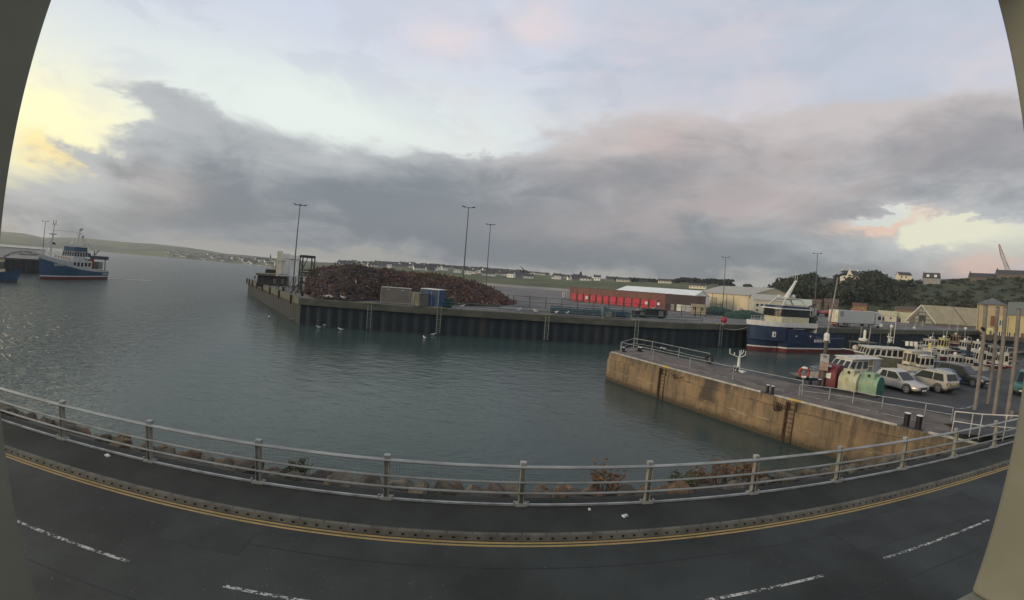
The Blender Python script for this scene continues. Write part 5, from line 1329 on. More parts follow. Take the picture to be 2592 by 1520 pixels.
mb = MB(); mb.box(((along(1684) + L_) / 2, -0.05, hS * 0.21), (L_ - along(1684), 0.10, hS * 0.42)); mb.build('lower_wall', mat('dark_cladding_low', (0.040, 0.032, 0.034), 0.7), t)
for px, w_, m_d in ((1703, 1.0, galv_d), (1719, 1.2, white_m), (1731, 1.3, galv), (1742, 1.8, galv)):
    opening(t, 'door', along(px), hS * 0.22, w_, hS * 0.42, m_d, y=-.13)
for px in (1485, 1636, 1667):
    mb = MB(); mb.box((along(px), -0.16, hS * 0.33), (0.75, 0.05, 0.85)); mb.build('white_notice', white_m, t)
# white shallow roofed shed behind it
wr_m = mat('white_roof_sheet', (0.74, 0.76, 0.72), 0.5, var=0.1, vs=0.3)
A = AT(1561, 736, 150); B = AT(1757, 748, 138); A.z = B.z = QZ
hW = UP(1561, 735, A) - QZ
t, L_ = shed('white_shed', 'white shed with a broad shallow pale roof behind the red doored shed', 'shed', A, B, 17, hW, 1.9, wr_m, wr_m)
for k in range(5):
    mb = MB(); mb.box((L_ * (k + .5) / 5, 0.02, hW + .2), (0.16, 0.2, 0.35)); mb.build('roof_vent', galv, t)
for px in (1703, 1722, 1740):
    p_ = AT(px, 742, 137); x = (p_ - A).dot((B - A).normalized()); opening(t, 'window', min(L_ - 1, max(1, x)), hW - .55, 1.2, 0.6, black_m)
# beige warehouse
bg_m = mat('beige_cladding', (0.54, 0.46, 0.31), 0.7, var=0.08, vs=0.3); bgr_m = mat('beige_roof', (0.34, 0.33, 0.29), 0.7, var=0.1)
A, B = AT(1762, 780, 170), AT(1893, 790, 150); A.z = B.z = QZ
hB = (UP(1893, 749, B) + UP(1765, 739, A)) / 2 - QZ
ridge = UP(1813, 723, AT(1813, 740, 172)) - QZ - hB
t, L_ = shed('beige_warehouse', 'big beige clad warehouse with a pale pitched roof', 'warehouse', A, B, 26, hB, max(2.0, ridge), bg_m, bgr_m, 0.3)
mb = MB(); mb.prism([(L_ + .02, 0.1), (L_ + .08, 0.1), (L_ + .08, 25.9), (L_ + .02, 25.9)], 0, hB); mb.build('shaded_end_panel', mat('shaded_end_grey', (0.24, 0.23, 0.235), 0.7, var=0.1), t)  # gable end's shadow put into a grey panel over the beige wall
for px in (1779, 1856, 1890):
    p_ = AT(px, 770, 160); x = (Vector((p_.x, p_.y, 0)) - Vector((A.x, A.y, 0))).dot((B - A).normalized()); mb = MB(); mb.box((min(max(x, .3), L_ - .3), -0.06, hB / 2), (0.14, 0.12, hB)); mb.build('downpipe', mat('downpipe_dark', (0.10, 0.09, 0.07), 0.6), t)
opening(t, 'door', L_ * 0.36, 2.0, 3.2, 4.0, mat('door_beige', (0.36, 0.31, 0.22), 0.7), mat('downpipe_dark', (0.1, 0.09, 0.07)))
mb = MB(); mb.box((L_ / 2, -0.16, hB - .05), (L_, 0.3, 0.2)); mb.build('gutter', mat('gutter_grey', (0.20, 0.19, 0.17), 0.6), t)
# cream office with square windows and its extension
A, B = AT(1906, 785, 138), AT(1986, 790, 140); A.z = B.z = QZ
h_ = UP(1910, 758, A) - QZ
cw_m = mat('cream_render', (0.46, 0.44, 0.36), 0.75, var=0.1, vs=.5)
t, L_ = shed('cream_office', 'cream office building with square dark windows behind the trawler wheelhouse', 'building', A, B, 9, h_, 1.7, cw_m, mat('pale_roof', (0.36, 0.36, 0.32), 0.7, var=.1))
for x in (0.12, 0.26, 0.48): opening(t, 'window', L_ * x, h_ * .62, .9, .9, black_m, white_m)
opening(t, 'window', L_ * .12, h_ * .25, .8, .7, black_m, white_m)
A, B = AT(1988, 796, 160), AT(2052, 797, 160); A.z = B.z = QZ
h_ = UP(2045, 775, B) - QZ
t, L_ = shed('low_white_shed', 'low white shed with a pale green roof right of the trawler mast', 'shed', A, B, 10, h_, 2.2, cw_m, mat('green_white_roof', (0.40, 0.43, 0.36), 0.6, var=.1))
opening(t, 'door', L_ * .3, h_ * .35, 1.6, h_ * .6, black_m)
# long white store with dark openings, then the red trailers
A, B = AT(1996, 802, 172), AT(2066, 805, 172); A.z = B.z = QZ
h_ = UP(2040, 782, A) - QZ
t, L_ = shed('white_store', 'long white store with dark doorways under a thin roof left of the red trailers', 'store', A, B, 7, h_, 0, white_m, white_m)
for x in (.30, .46, .62, .8): opening(t, 'doorway', L_ * x, h_ * .36, L_ * .09, h_ * .62, mat('doorway_maroon', (0.030, 0.016, 0.022), 0.8))
tr_red = mat('trailer_red', (0.40, 0.035, 0.06), 0.5, var=0.15)
def trailer(label, xa, xb, yt, r, m, txt=None):
    A, B = AT(xa, 805, r), AT(xb, 806, r); A.z = B.z = QZ
    a = math.atan2(B.y - A.y, B.x - A.x); L_ = math.hypot(B.x - A.x, B.y - A.y); top = UP((xa + xb) / 2, yt, (A + B) / 2) - QZ
    t_ = thing('trailer', label, 'trailer', A, a)
    mb_ = MB(); mb_.box((L_ / 2, 1.25, (1.15 + top) / 2), (L_, 2.5, top - 1.15)); bo_ = mb_.build('body', m, t_, bevel=.05)
    mb_ = MB(); mb_.box((L_ / 2, 1.25, top + .03), (L_, 2.4, .08)); mb_.build('roof', galv, t_)
    mb_ = MB(); mb_.box((L_ / 2, 1.25, 1.0), (L_ * .95, 1.0, .25)); mb_.build('chassis', dk_m, t_)
    for x in (.72, .80, .88, .1):
        for y in (.1, 2.4):
            mb_ = MB(); mb_.lathe([(.3, -.14), (.5, -.12), (.5, .12), (.3, .14)], (L_ * x, y, .5), 12, Matrix.Rotation(PI / 2, 3, 'X')); mb_.build('wheel', tyre_m, t_)
    if txt:
        for k in range(7):
            mb_ = MB(); mb_.box((L_ * (.2 + .085 * k), -.02, 1.15 + (top - 1.15) * .62), (L_ * .06, .03, (top - 1.15) * (.25 if k % 3 else .33))); mb_.build('lettering', mat('trailer_lettering', (.45, .40, .40), .6), t_)
        mb_ = MB(); mb_.box((L_ * .42, -.02, 1.15 + (top - 1.15) * .25), (L_ * .28, .03, (top - 1.15) * .12)); mb_.build('lettering', mat('trailer_lettering', (.4, .4, .4)), t_)
    return t_
trailer('red trailer with white lettering left of the pole lamp', 2066, 2100, 786, 165, tr_red, True)
trailer('darker red trailer with a worn side right of the lettered one', 2101, 2150, 788, 166, mat('trailer_dark_red', (0.16, 0.022, 0.040), 0.6, var=.3), True)
trailer('bright red container body at the right end of the red trailers', 2152, 2181, 783, 164, mat('trailer_scarlet', (0.33, 0.055, 0.045), 0.5, var=.15))
# white lorry on the quay
tA, tB = edge_world(P(2128, 830, QZ).x, 2.2), edge_world(P(2216, 832, QZ).x, 2.2)
tA.z = tB.z = QZ; a = math.atan2(tB.y - tA.y, tB.x - tA.x); L_ = math.hypot(tB.x - tA.x, tB.y - tA.y) * 1.0
t = thing('lorry', 'white refrigerated articulated lorry parked along the quay edge', 'lorry', tA, a)
top = 3.7
tw2 = mat('lorry_white', (0.47, 0.49, 0.45), 0.45, var=.08)
mb = MB(); mb.box((L_ / 2, 1.25, 2.35), (L_, 2.5, 2.7)); bo = mb.build('trailer_body', tw2, t, bevel=.04)
mb = MB(); mb.box((-0.03, .64, 2.35), (.06, 1.15, 2.5)); d1 = mb.build('rear_door', mat('rear_door_sunlit', (0.62, 0.56, 0.42), .5), t)  # low sun on the white rear doors put into their cream colour
mb = MB(); mb.box((-0.03, 1.86, 2.35), (.06, 1.15, 2.5)); mb.build('rear_door', mat('rear_door_sunlit', (.6, .6, .4)), t)
for y in (.35, .95, 1.55, 2.15):
    mb = MB(); mb.tube([(-.09, y, 1.1), (-.09, y, 3.6)], .025, 4); mb.build('locking_bar', galv, t)
mb = MB(); mb.lathe([(.62, 0), (.62, .01)], (L_ * .10, -.005, 2.9), 18, Matrix.Rotation(PI / 2, 3, 'X')); rd = mb.build('round_emblem', mat('emblem_grey', (.20, .23, .22), .6), t)
mb = MB(); mb.face((L_ * .10 - .35, -.03, 2.75), (L_ * .10 + .1, -.03, 2.55), (L_ * .10 + .4, -.03, 3.15), (L_ * .10 + .05, -.03, 3.0)); mb.build('emblem_mark', mat('emblem_pale', (.36, .38, .36), .6), rd)
mb = MB(); mb.box((L_ * .5, 1.25, .92), (L_ * .98, .9, .22)); mb.build('chassis', dk_m, t)
mb = MB(); mb.box((.05, 1.25, .75), (.15, 2.4, .3)); rb = mb.build('rear_bumper', mat('bumper_red_white', (.42, .16, .15), .6), t)
for y in (.3, 2.2):
    mb = MB(); mb.box((-.04, y, .78), (.04, .4, .18)); mb.build('tail_light', lamp_r, t)
for x in (.14, .22, .30, .90):
    for y in (.2, 2.3):
        mb = MB(); mb.lathe([(.3, -.14), (.5, -.12), (.5, .12), (.3, .14)], (L_ * x, y, .5), 14, Matrix.Rotation(PI / 2, 3, 'X')); wo_ = mb.build('wheel', tyre_m, t)
        mb = MB(); mb.lathe([(.25, -.02), (.25, .02)], (L_ * x, y + (-.14 if y < 1 else .14), .5), 10, Matrix.Rotation(PI / 2, 3, 'X')); mb.build('hub', galv, wo_)
for x in (.10, .52, .78):
    mb = MB(); mb.box((L_ * x, .15, .75), (L_ * .10 if x > .2 else .9, .25, .5)); mb.build('side_locker', galv, t, bevel=.03)
cx = L_ + .5
mb = MB(); mb.prism([(cx, 0.05), (cx + 2.2, 0.05), (cx + 2.35, .4), (cx + 2.35, 2.1), (cx + 2.2, 2.45), (cx, 2.45)], .55, [3.75, 3.2, 3.1, 3.1, 3.2, 3.75]); cb = mb.build('cab', mat('cab_white', (.52, .50, .46), .4, var=.05), t, bevel=.05)
mb = MB(); mb.box((cx + 1.35, .03, 2.35), (1.1, .06, .8)); mb.build('side_window', glass_m, cb)
mb = MB(); mb.box((cx + 2.37, 1.25, 2.35), (.06, 1.7, .9)); mb.build('windscreen', glass_m, cb)
for x in (cx + 1.3,):
    for y in (.2, 2.3):
        mb = MB(); mb.lathe([(.3, -.14), (.5, -.12), (.5, .12), (.3, .14)], (x, y, .5), 14, Matrix.Rotation(PI / 2, 3, 'X')); mb.build('wheel', tyre_m, t)
# gabled harbour hall
apex = AT(2340, 774, 165); gl = AT(2300, 813, 165); gr_ = AT(2373, 819, 165)
roof_b = mat('hall_roof', (0.30, 0.275, 0.20), 0.75, var=0.12, vs=.5); bargem = mat('barge_board', (0.55, 0.54, 0.46), .6); hallw = mat('hall_wall', (0.125, 0.115, 0.105), .8, var=.2)
fw = (gr_ - gl); fa = math.atan2(fw.y, fw.x); fL = math.hypot(fw.x, fw.y)
ez = (gl.z + gr_.z) / 2 - QZ; az_ = apex.z - QZ
t = thing('gabled_hall', 'long hall with a steep glazed gable end and a pale brown roof', 'hall', (gl.x, gl.y, QZ), fa)
Ld = 46; sk = 26                    # the hall runs back and to the right
def hp(u, d_, z): return Vector((u * fL + d_ * 0.87, d_ * 0.42, z))
zb_ = -.5
mb = MB(); mb.raw([hp(0, 0, zb_), hp(1, 0, zb_), hp(1, Ld, zb_), hp(0, Ld, zb_), hp(.04, 0, ez + .3), hp(.96, 0, ez + .3), hp(.96, Ld, ez + .3), hp(.04, Ld, ez + .3), hp(.5, 0, az_ - .2), hp(.5, Ld, az_ - .2)],
                  [(0, 1, 5, 8, 4), (1, 2, 6, 5), (2, 3, 7, 9, 6), (3, 0, 4, 7)]); mb.build('walls', hallw, t)
mb = MB()
for u in (0, 1):
    s_ = -.02 if u == 0 else 1.02
    mb.raw([hp(s_, -.8, ez - .1), hp(s_, Ld, ez - .1), hp(.5, Ld, az_), hp(.5, -.8, az_), hp(s_, -.8, ez + .1), hp(s_, Ld, ez + .1), hp(.5, Ld, az_ + .22), hp(.5, -.8, az_ + .22)], [(3, 2, 1, 0), (4, 5, 6, 7), (0, 1, 5, 4), (1, 2, 6, 5), (2, 3, 7, 6), (3, 0, 4, 7)])
mb.build('roof', roof_b, t)
for u in (-.03, 1.03):
    mb = MB(); mb.tube([hp(u, -.85, ez - .15), hp(.5, -.85, az_ + .1)], .22, 4); mb.build('barge_board', bargem, t)
pane = mat('hall_glazing', (0.26, 0.28, 0.23), .25, var=.3, vs=.7)
for row in range(6):
    z = ez + (az_ - ez) * (row - 2.2) / 4.6
    for k, u in enumerate((.30, .42, .54, .66, .76)):
        lim = .5 - abs(u - .5) 
        if z + .9 < ez + (az_ - ez) * lim * 1.85 and not (row in (2, 3) and k in (1, 2)) and z > -.2:
            mb = MB(); mb.raw([hp(u - .05, -.12, z), hp(u + .05, -.12, z), hp(u + .05, -.12, z + (az_ - ez) * .16), hp(u - .05, -.12, z + (az_ - ez) * .16)], [(0, 1, 2, 3)]); mb.build('window', pane, t)
z = ez + (az_ - ez) * .04
mb = MB(); mb.raw([hp(.38, -.13, z), hp(.60, -.13, z), hp(.60, -.13, z + (az_ - ez) * .38), hp(.38, -.13, z + (az_ - ez) * .38)], [(0, 1, 2, 3)]); mb.build('large_window', mat('hall_dark_glass', (0.045, 0.055, 0.042), .2), t)
for d_ in (10, 24):
    mb = MB(); mb.tube([hp(1.02, d_, ez + .2), hp(.5, d_, az_ + .3)], .12, 4); mb.build('roof_seam', mat('seam_dark', (0.13, 0.115, 0.09), .8), t)
for k in range(4):
    mb = MB(); mb.tube([hp(.93 - .02 * (k % 2), 21 + 2.5 * k, ez + .62), hp(.90, 22 + 2.5 * k, ez + .95), hp(.93, 23 + 2.5 * k, ez + .62)], .10, 4); mb.build('roof_hook', mat('seam_dark', (.1, .1, .1)), t)
# cream building at the right edge: tower and wing
cr_m = mat('cream_stone', (0.36, 0.30, 0.19), .8, var=.15, vs=.4); cr_y = mat('cream_yellow_render', (0.44, 0.37, 0.19), .8, var=.1, vs=.4)
def blk(xl, xr, yt, r, depth, mtl, name, parent, O, z0=QZ - .3): return vbox_px(xl, xr, yt, r, depth, z0, mtl, name, parent, O)
O = Vector((*AT(2515, 830, 150).xy, QZ)); t = thing('cream_building', 'cream building with a square tower and windowed wing at the right edge', 'building', O)
blk(2474, 2550, 772, 150, 8, cr_m, 'tower', t, O)
a, b = AT(2470, 771, 149.5), AT(2553, 772, 149.5); aw = math.atan2(b.y - a.y, b.x - a.x); c = (a + b) / 2; n_ = Vector((-math.sin(aw), math.cos(aw), 0)); w2 = math.hypot(b.x - a.x, b.y - a.y) / 2; dx = Vector((math.cos(aw), math.sin(aw), 0))
cc = c + n_ * 4.5 - O; apx = cc + Vector((0, 0, 2.0)); cs = [cc - dx * w2 - n_ * 4.8, cc + dx * w2 - n_ * 4.8, cc + dx * w2 + n_ * 4.8, cc - dx * w2 + n_ * 4.8]
mb = MB(); mb.raw([*cs, apx], [(0, 1, 4), (1, 2, 4), (2, 3, 4), (3, 0, 4), (3, 2, 1, 0)]); mb.build('tower_roof', mat('slate_roof', (.11, .115, .12), .7), t)
blk(2552, 2690, 800, 140, 9, cr_y, 'wing', t, O)
a, b = AT(2548, 798, 139.5), AT(2692, 800, 139.5); aw = math.atan2(b.y - a.y, b.x - a.x); n_ = Vector((-math.sin(aw), math.cos(aw), 0))
mb = MB(); mb.raw([a - O, b - O, b + n_ * 5 + Vector((0, 0, 3.4)) - O, a + n_ * 5 + Vector((0, 0, 3.4)) - O, b + n_ * 10 - O, a + n_ * 10 - O], [(0, 1, 2, 3), (3, 2, 4, 5), (0, 3, 5), (1, 4, 2)]); mb.build('wing_roof', mat('green_grey_roof', (.13, .14, .125), .7, var=.15), t)
def pxwin(xl, xr, yt, yb, r, m, name, parent, O, fr=None, bars=0):
    a, b = AT(xl, yt, r), AT(xr, yt, r); lo = AT((xl + xr) / 2, yb, r).z; hi = (a.z + b.z) / 2; aw = math.atan2(b.y - a.y, b.x - a.x); L_ = math.hypot(b.x - a.x, b.y - a.y); c = (a + b) / 2; c.z = (lo + hi) / 2
    mb_ = MB(); mb_.box(c - O, (L_, .12, hi - lo), aw); o_ = mb_.build(name, m, parent)
    if fr:
        mb_ = MB(); d = Vector((math.cos(aw), math.sin(aw), 0)); n_ = Vector((math.sin(aw), -math.cos(aw), 0))
        for k in range(bars + 2): mb_.box(c - O + d * (L_ * (k / (bars + 1) - .5)) + n_ * .06, (.12, .1, hi - lo), aw)
        mb_.box(c - O + n_ * .08 + Vector((0, 0, -(hi - lo) / 2)), (L_ + .3, .2, .14), aw); mb_.build('frame', fr, o_)
    return o_
for xl, xr, yt, yb in ((2529, 2541, 812, 826), (2527, 2539, 841, 858), (2546, 2559, 842, 860)):
    pxwin(xl, xr, yt, yb, 139.7 if xl > 2545 else 139.2, black_m, 'window', t, O, white_m, 1)
for xl, xr, yt, yb in ((2566, 2571, 843, 854), (2584, 2592, 844, 856)): pxwin(xl, xr, yt, yb, 139.2, mat('window_brown', (.06, .03, .02), .4), 'window', t, O)
blk(2526, 2552, 802, 139.4, 4, cr_y, 'stair_bay', t, O)
pxwin(2508, 2518, 800, 826, 149.6, mat('rust_doors', (.17, .07, .035), .7), 'shutter', t, O); pxwin(2498, 2514, 831, 861, 139.5, mat('pale_yellow_panel', (.46, .43, .20), .7), 'pale_panel', t, O)
pxwin(2505, 2510, 838, 853, 139.2, mat('panel_print', (.10, .09, .04), .7), 'panel_lettering', t, O)
blk(2480, 2700, 866, 138, 12, mat('plinth_brown', (.055, .047, .043), .85, var=.2), 'plinth', t, O)
mb = MB(); 
# low roofs between lorry and hall
def lowshed(label, xl, xr, yt, yb, r, wm, rm, rh=1.2, dep=7):
    A, B = AT(xl, yb, r), AT(xr, yb, r); A.z = B.z = QZ
    h_ = max(1.5, UP((xl + xr) / 2, yt, (A + B) / 2) - QZ - rh)
    t_, L_ = shed('low_shed', label, 'shed', A, B, dep, h_, rh, wm, rm); opening(t_, 'door', L_ * .3, h_ * .4, L_ * .12, h_ * .7, black_m); opening(t_, 'window', L_ * .7, h_ * .6, L_ * .12, h_ * .35, black_m, white_m); return t_
lowshed('low shed with a pale yellow roof behind the lorry cab', 2222, 2268, 788, 815, 168, cw_m, mat('yellow_roof', (.40, .38, .22), .7, var=.2), 1.5)
lowshed('cream shed with a curved looking pale roof left of the gabled hall', 2262, 2312, 792, 818, 170, cw_m, mat('yellow_roof', (.4, .4, .2)), 1.6)
lowshed('long brown shed with upright boards behind the gabled hall', 2264, 2330, 778, 806, 205, mat('brown_boards', (.17, .125, .085), .85, var=.3, vs=1, stretch=(4, 4, .2)), mat('brown_roof', (.095, .065, .05), .8, var=.2), 1.0)
lowshed('yellow brown cottage with a red brown roof above the red trailers', 2158, 2194, 768, 785, 205, mat('ochre_wall', (.24, .17, .075), .85, var=.25), mat('red_brown_roof', (.125, .055, .035), .8, var=.2), 1.2, 6)
lowshed('dim brown house among the trees left of the pier lamp', 2052, 2078, 758, 775, 212, mat('dim_brown_wall', (.13, .105, .085), .85, var=.2), mat('brown_roof', (.1, .06, .05)), 1.4, 6)
lowshed('second dim brown house among the trees right of the pier lamp', 2086, 2122, 757, 776, 214, mat('dim_brown_wall', (.1, .1, .1)), mat('brown_roof', (.1, .06, .05)), 1.6, 6)

# ================================================================== BOATS
navy = mat('hull_navy', (0.018, 0.034, 0.075), 0.45, var=0.2, vs=.8); blue_h = mat('hull_blue', (0.026, 0.078, 0.150), 0.45, var=0.2, vs=.8)
boot_red = mat('antifoul_red', (0.115, 0.026, 0.026), 0.7, var=0.3, vs=1.2); stripe_w = mat('stripe_white', (0.58, 0.58, 0.56), 0.5, var=.1)
boat_w = mat('boat_white', (0.50, 0.48, 0.42), 0.45, var=.25, vs=1.2); bulw = mat('bulwark_white', (0.42, 0.44, 0.42), 0.5, var=.15, vs=1)
deck_g = mat('boat_deck', (0.12, 0.125, 0.115), 0.8, var=.25); win_m = mat('boat_window', (0.016, 0.018, 0.020), 0.12, var=0)
mastm = mat('boat_mast', (0.48, 0.48, 0.44), 0.5, var=.1); fen_m = mat('fender_white', (0.60, 0.58, 0.52), .6, var=.1)
def hull(parent, L, B, zs, mats, ztop_stern, ztop_bow, stations=12, full=0.72, flare=1.0, rake=0.09, rows=None, zrake=0.0, name='hull'):
    """stern at x = 0, bow at x = L; zs = waterline bands (z) below the sheer bands; mats per band; sheer from stern to bow"""
    rings_ = []
    for i in range(stations + 1):
        f = i / stations
        sh = ztop_stern + (ztop_bow - ztop_stern) * f ** 2.1
        if f < full: b0 = 1.0 - 0.10 * (1 - f / full) ** 2
        else: b0 = max(0.0, 1 - ((f - full) / (1 - full)) ** 1.9)
        zz = zs + [sh * k for k in (rows or (0.55, 1.0))]
        pts = []
        for z in zz:
            u = min(1, max(0, (z + 0.6) / (sh + 0.6)))
            fl = (0.80 + 0.20 * u ** 0.7) if f < full else (0.55 + 0.45 * u ** 0.8)
            b = B / 2 * b0 * fl * (flare if u > .9 else 1) + (0.02 if f == 1 else 0)
            x = L * f * (1 - rake * (1 - u) * max(0, (f - .5) * 2)) 
            pts.append(Vector((x, b, z)))
        rings_.append([Vector((p.x, -p.y, p.z)) for p in reversed(pts)] + pts)
    n_ = len(rings_[0]); half = n_ // 2; rm = []
    for j in range(n_ - 1):
        k = half - 1 - j - 1 if j < half - 1 else (None if j == half - 1 else j - half)
        rm.append(0 if k is None else min(k, len(mats) - 1))
    mb_ = MB(); mb_.loft(rings_, close=False, caps=False, rowmats=rm + [0])
    # transom bands
    r0 = rings_[0]
    for k in range(half - 1):
        mb_.mat(min(k, len(mats) - 1)); mb_.face(r0[half - 1 - k], r0[half + k], r0[half + k + 1], r0[half - 2 - k])
    o_ = mb_.build(name, mats, parent, smooth=True)
    return o_, rings_
def deck_of(parent, rings_, drop, m):
    mb_ = MB(); n_ = len(rings_[0])
    mb_.loft([[Vector((r[0].x, r[0].y * .97, r[0].z - drop)), Vector((r[-1].x, r[-1].y * .97, r[-1].z - drop))] for r in rings_], caps=False)
    return mb_.build('deck', m, parent)
def rail_line(parent, pts, h, m, name='guard_rail', every=1.2, r=.03):
    mb_ = MB(); mb_.tube([Vector(p) + Vector((0, 0, h)) for p in pts], r, 4); mb_.tube([Vector(p) + Vector((0, 0, h * .5)) for p in pts], r * .8, 4)
    for a, b in zip(pts, pts[1:]):
        a, b = Vector(a), Vector(b); k = max(1, int((b - a).length / every))
        for i in range(k + 1): p = a.lerp(b, i / k); mb_.tube([p, p + Vector((0, 0, h))], r, 4)
    return mb_.build(name, m, parent)
def cabin(parent, x0, x1, w_, z0, z1, m, rake_f=.35, rake_b=.1, nwin=3, roof_m=None, roof_over=.15, wz=(.42, .86), taper=.92, name='wheelhouse', front=True, aft_open=False, wm=None):
    """x1 is the front"""
    h = z1 - z0; mb_ = MB()
    v = [(x0, -w_ / 2, z0), (x1, -w_ / 2, z0), (x1, w_ / 2, z0), (x0, w_ / 2, z0), (x0 + rake_b, -w_ / 2 * taper, z1), (x1 - rake_f, -w_ / 2 * taper, z1), (x1 - rake_f, w_ / 2 * taper, z1), (x0 + rake_b, w_ / 2 * taper, z1)]
    mb_.raw(v, [(3, 2, 1, 0), (4, 5, 6, 7), (0, 1, 5, 4), (1, 2, 6, 5), (2, 3, 7, 6), (3, 0, 4, 7)]); o_ = mb_.build(name, m, parent)
    mb_ = MB(); mb_.box(((x0 + rake_b + x1 - rake_f) / 2, 0, z1 + .05), (x1 - x0 - rake_f - rake_b + 2 * roof_over, w_ * taper + 2 * roof_over, .10)); mb_.build('wheelhouse_roof', roof_m or m, o_, bevel=.03)
    def lerp(a, b, t): return Vector(a).lerp(Vector(b), t)
    for s in (0, 1):
        a, b, c, d = (v[0], v[1], v[5], v[4]) if s == 0 else (v[3], v[2], v[6], v[7]); off = Vector((0, -.02 if s == 0 else .02, 0))
        for k in range(nwin):
            t0, t1 = (k + .14) / nwin, (k + .86) / nwin; q_ = []
            for t, u in ((t0, wz[0]), (t1, wz[0]), (t1, wz[1]), (t0, wz[1])): q_.append(lerp(lerp(a, b, t), lerp(d, c, t), u) + off)
            mb_ = MB(); mb_.face(*q_); mb_.build('window', wm or win_m, o_)
    if front:
        nf = max(2, int(w_ / .8))
        for s in (0, 1):
            a, b, c, d = (v[1], v[2], v[6], v[5]) if s == 0 else (v[0], v[3], v[7], v[4]); off = Vector((.02 if s == 0 else -.02, 0, 0))
            if s == 1 and not aft_open: continue
            for k in range(nf):
                t0, t1 = (k + .12) / nf, (k + .88) / nf; q_ = [lerp(lerp(a, b, t), lerp(d, c, t), u) + off for t, u in ((t0, wz[0]), (t1, wz[0]), (t1, wz[1]), (t0, wz[1]))]
                mb_ = MB(); mb_.face(*q_); mb_.build('window', wm or win_m, o_)
    return o_
def pole(parent, p0, p1, r, m, name='mast', r2=None, n=6):
    mb_ = MB(); mb_.tube([p0, p1], r, n, r2); return mb_.build(name, m, parent, smooth=True)
def dome(parent, c, r, m, name='radar_dome'):
    mb_ = MB(); mb_.ball(c, r, 10, 6); return mb_.build(name, m, parent, smooth=True)
def blob_fender(parent, c, r, m): mb_ = MB(); mb_.ball(c, r, 8, 6, (1, 1, 1.25)); return mb_.build('fender', m, parent, smooth=True)

# ---- blue trawler alongside the far quay
TL, TB = 19.5, 6.2
stem, ang = Vector((41.1, 63.1, W)), R(3.5)
t = thing('trawler', 'navy blue trawler with white bulwarks and raked white mast moored at the far quay', 'trawler', stem, ang)
# local x: aft is +x (bow at 0 pointing left)
def flip(rings_): return [[Vector((TL - p.x, p.y, p.z)) for p in r] for r in rings_]
tmp = bpy.data.objects.new('tmp', None)
z_mats = [boot_red, stripe_w, navy, navy]
hl, rg = hull(None, TL - 3.4, TB, [-1.2, 0.62, 0.86], z_mats, 3.3, 4.5, full=.86, rake=.03, rows=(0.6, 1.0), stations=14)
hl.parent = t; hl.scale = (-1, 1, 1); hl.location = (TL, 0, 0)
bpy.data.objects.remove(tmp)
# fine lower bow ahead of the full hull, and the flared upper bow over it
fb, rg2 = hull(None, 5.5, TB * .62, [-1.2, 0.62, 0.86], [boot_red, stripe_w, navy], 2.2, 2.2, full=.15, rake=.02, rows=(1.0,), name='lower_bow')
fb.parent = t; fb.scale = (-1, 1, 1); fb.location = (5.0, 0, 0)
ub = MB()
rings_ = []
for i in range(9):
    f = i / 8; b_ = TB / 2 * (1 - f ** 2.2 * .86)
    rings_.append([Vector((5.2 - 5.6 * f, s * b_ * k, z)) for s, k, z in ((-1, 1.0, 4.45), (-1, .97, 2.0), (-1, .80, 1.95), (1, .80, 1.95), (1, .97, 2.0), (1, 1.0, 4.45))])
ub.loft(rings_, close=True); ub.build('upper_bow', navy, t)
def side_strip(name, m, x0, x1, zlo, zhi, y, lean=0.06, th=.1, n=6):
    for s in (-1, 1):
        mb_ = MB(); mb_.loft([[Vector((x0 + (x1 - x0) * i / n, s * y, zlo)), Vector((x0 + (x1 - x0) * i / n, s * (y + lean), zhi)), Vector((x0 + (x1 - x0) * i / n, s * (y + lean - th), zhi)), Vector((x0 + (x1 - x0) * i / n, s * (y - th), zlo))] for i in range(n + 1)], close=True); mb_.build(name, m, t)
bw = MB(); prof = []
for i in range(9):
    f = i / 8; b_ = TB / 2 * (1 - f ** 2.2 * .86); x = 5.2 - 5.75 * f; prof.append((x, b_))
path_ = [(12.2, TB / 2 - .02)] + prof; full_ = path_ + [(x, -y) for x, y in reversed(path_)]
bw.loft([[Vector((x, y, 4.40)), Vector((x - (.12 if x < 2 else 0), y * 1.03, 5.25 - .1 * (x < 1))), Vector((x, y * .97, 5.22)), Vector((x, y * .95, 4.40))] for x, y in full_], close=True); bw.build('bulwark', stripe_w, t)
mb = MB(); mb.prism([(12.2, -TB / 2 + .1), (12.2, TB / 2 - .1), (5.2, TB / 2 - .1), (0.6, .6), (0.6, -.6), (5.2, -TB / 2 + .1)][::-1], 4.3, 4.42); mb.build('foredeck', deck_g, t)
mb = MB(); mb.prism([(12.2, -TB / 2 + .12), (TL - .1, -TB / 2 + .3), (TL - .1, TB / 2 - .3), (12.2, TB / 2 - .12)], 2.6, 2.75); mb.build('aft_deck', deck_g, t)
mb = MB(); mb.box((12.1, 0, 3.7), (.15, TB * .96, 1.5)); mb.build('bulkhead', bulw, t)
wh = MB(); wh.prism([(4.6, -2.4), (10.6, -2.5), (10.6, 2.5), (4.6, 2.4), (4.1, 1.4), (4.1, -1.4)], 4.42, 6.15); wo_ = wh.build('wheelhouse', mat('wheelhouse_cream', (.50, .47, .33), .5, var=.1), t)
mb = MB(); mb.prism([(4.35, -2.42), (10.7, -2.52), (10.7, 2.52), (4.35, 2.42), (3.8, 1.4), (3.8, -1.4)], 6.15, 7.45); mb.build('window_band', win_m, wo_)
for x in (5.2, 6.6, 8.0, 9.4):
    for s in (-1, 1):
        mb = MB(); mb.box((x, s * 2.52, 6.8), (.10, .06, 1.3)); mb.build('window_bar', navy, wo_)
mb = MB(); mb.prism([(3.9, -2.75), (11.0, -2.8), (11.0, 2.8), (3.9, 2.75), (3.2, 1.6), (3.2, -1.6)], 7.45, 7.62); mb.build('visor', stripe_w, wo_)
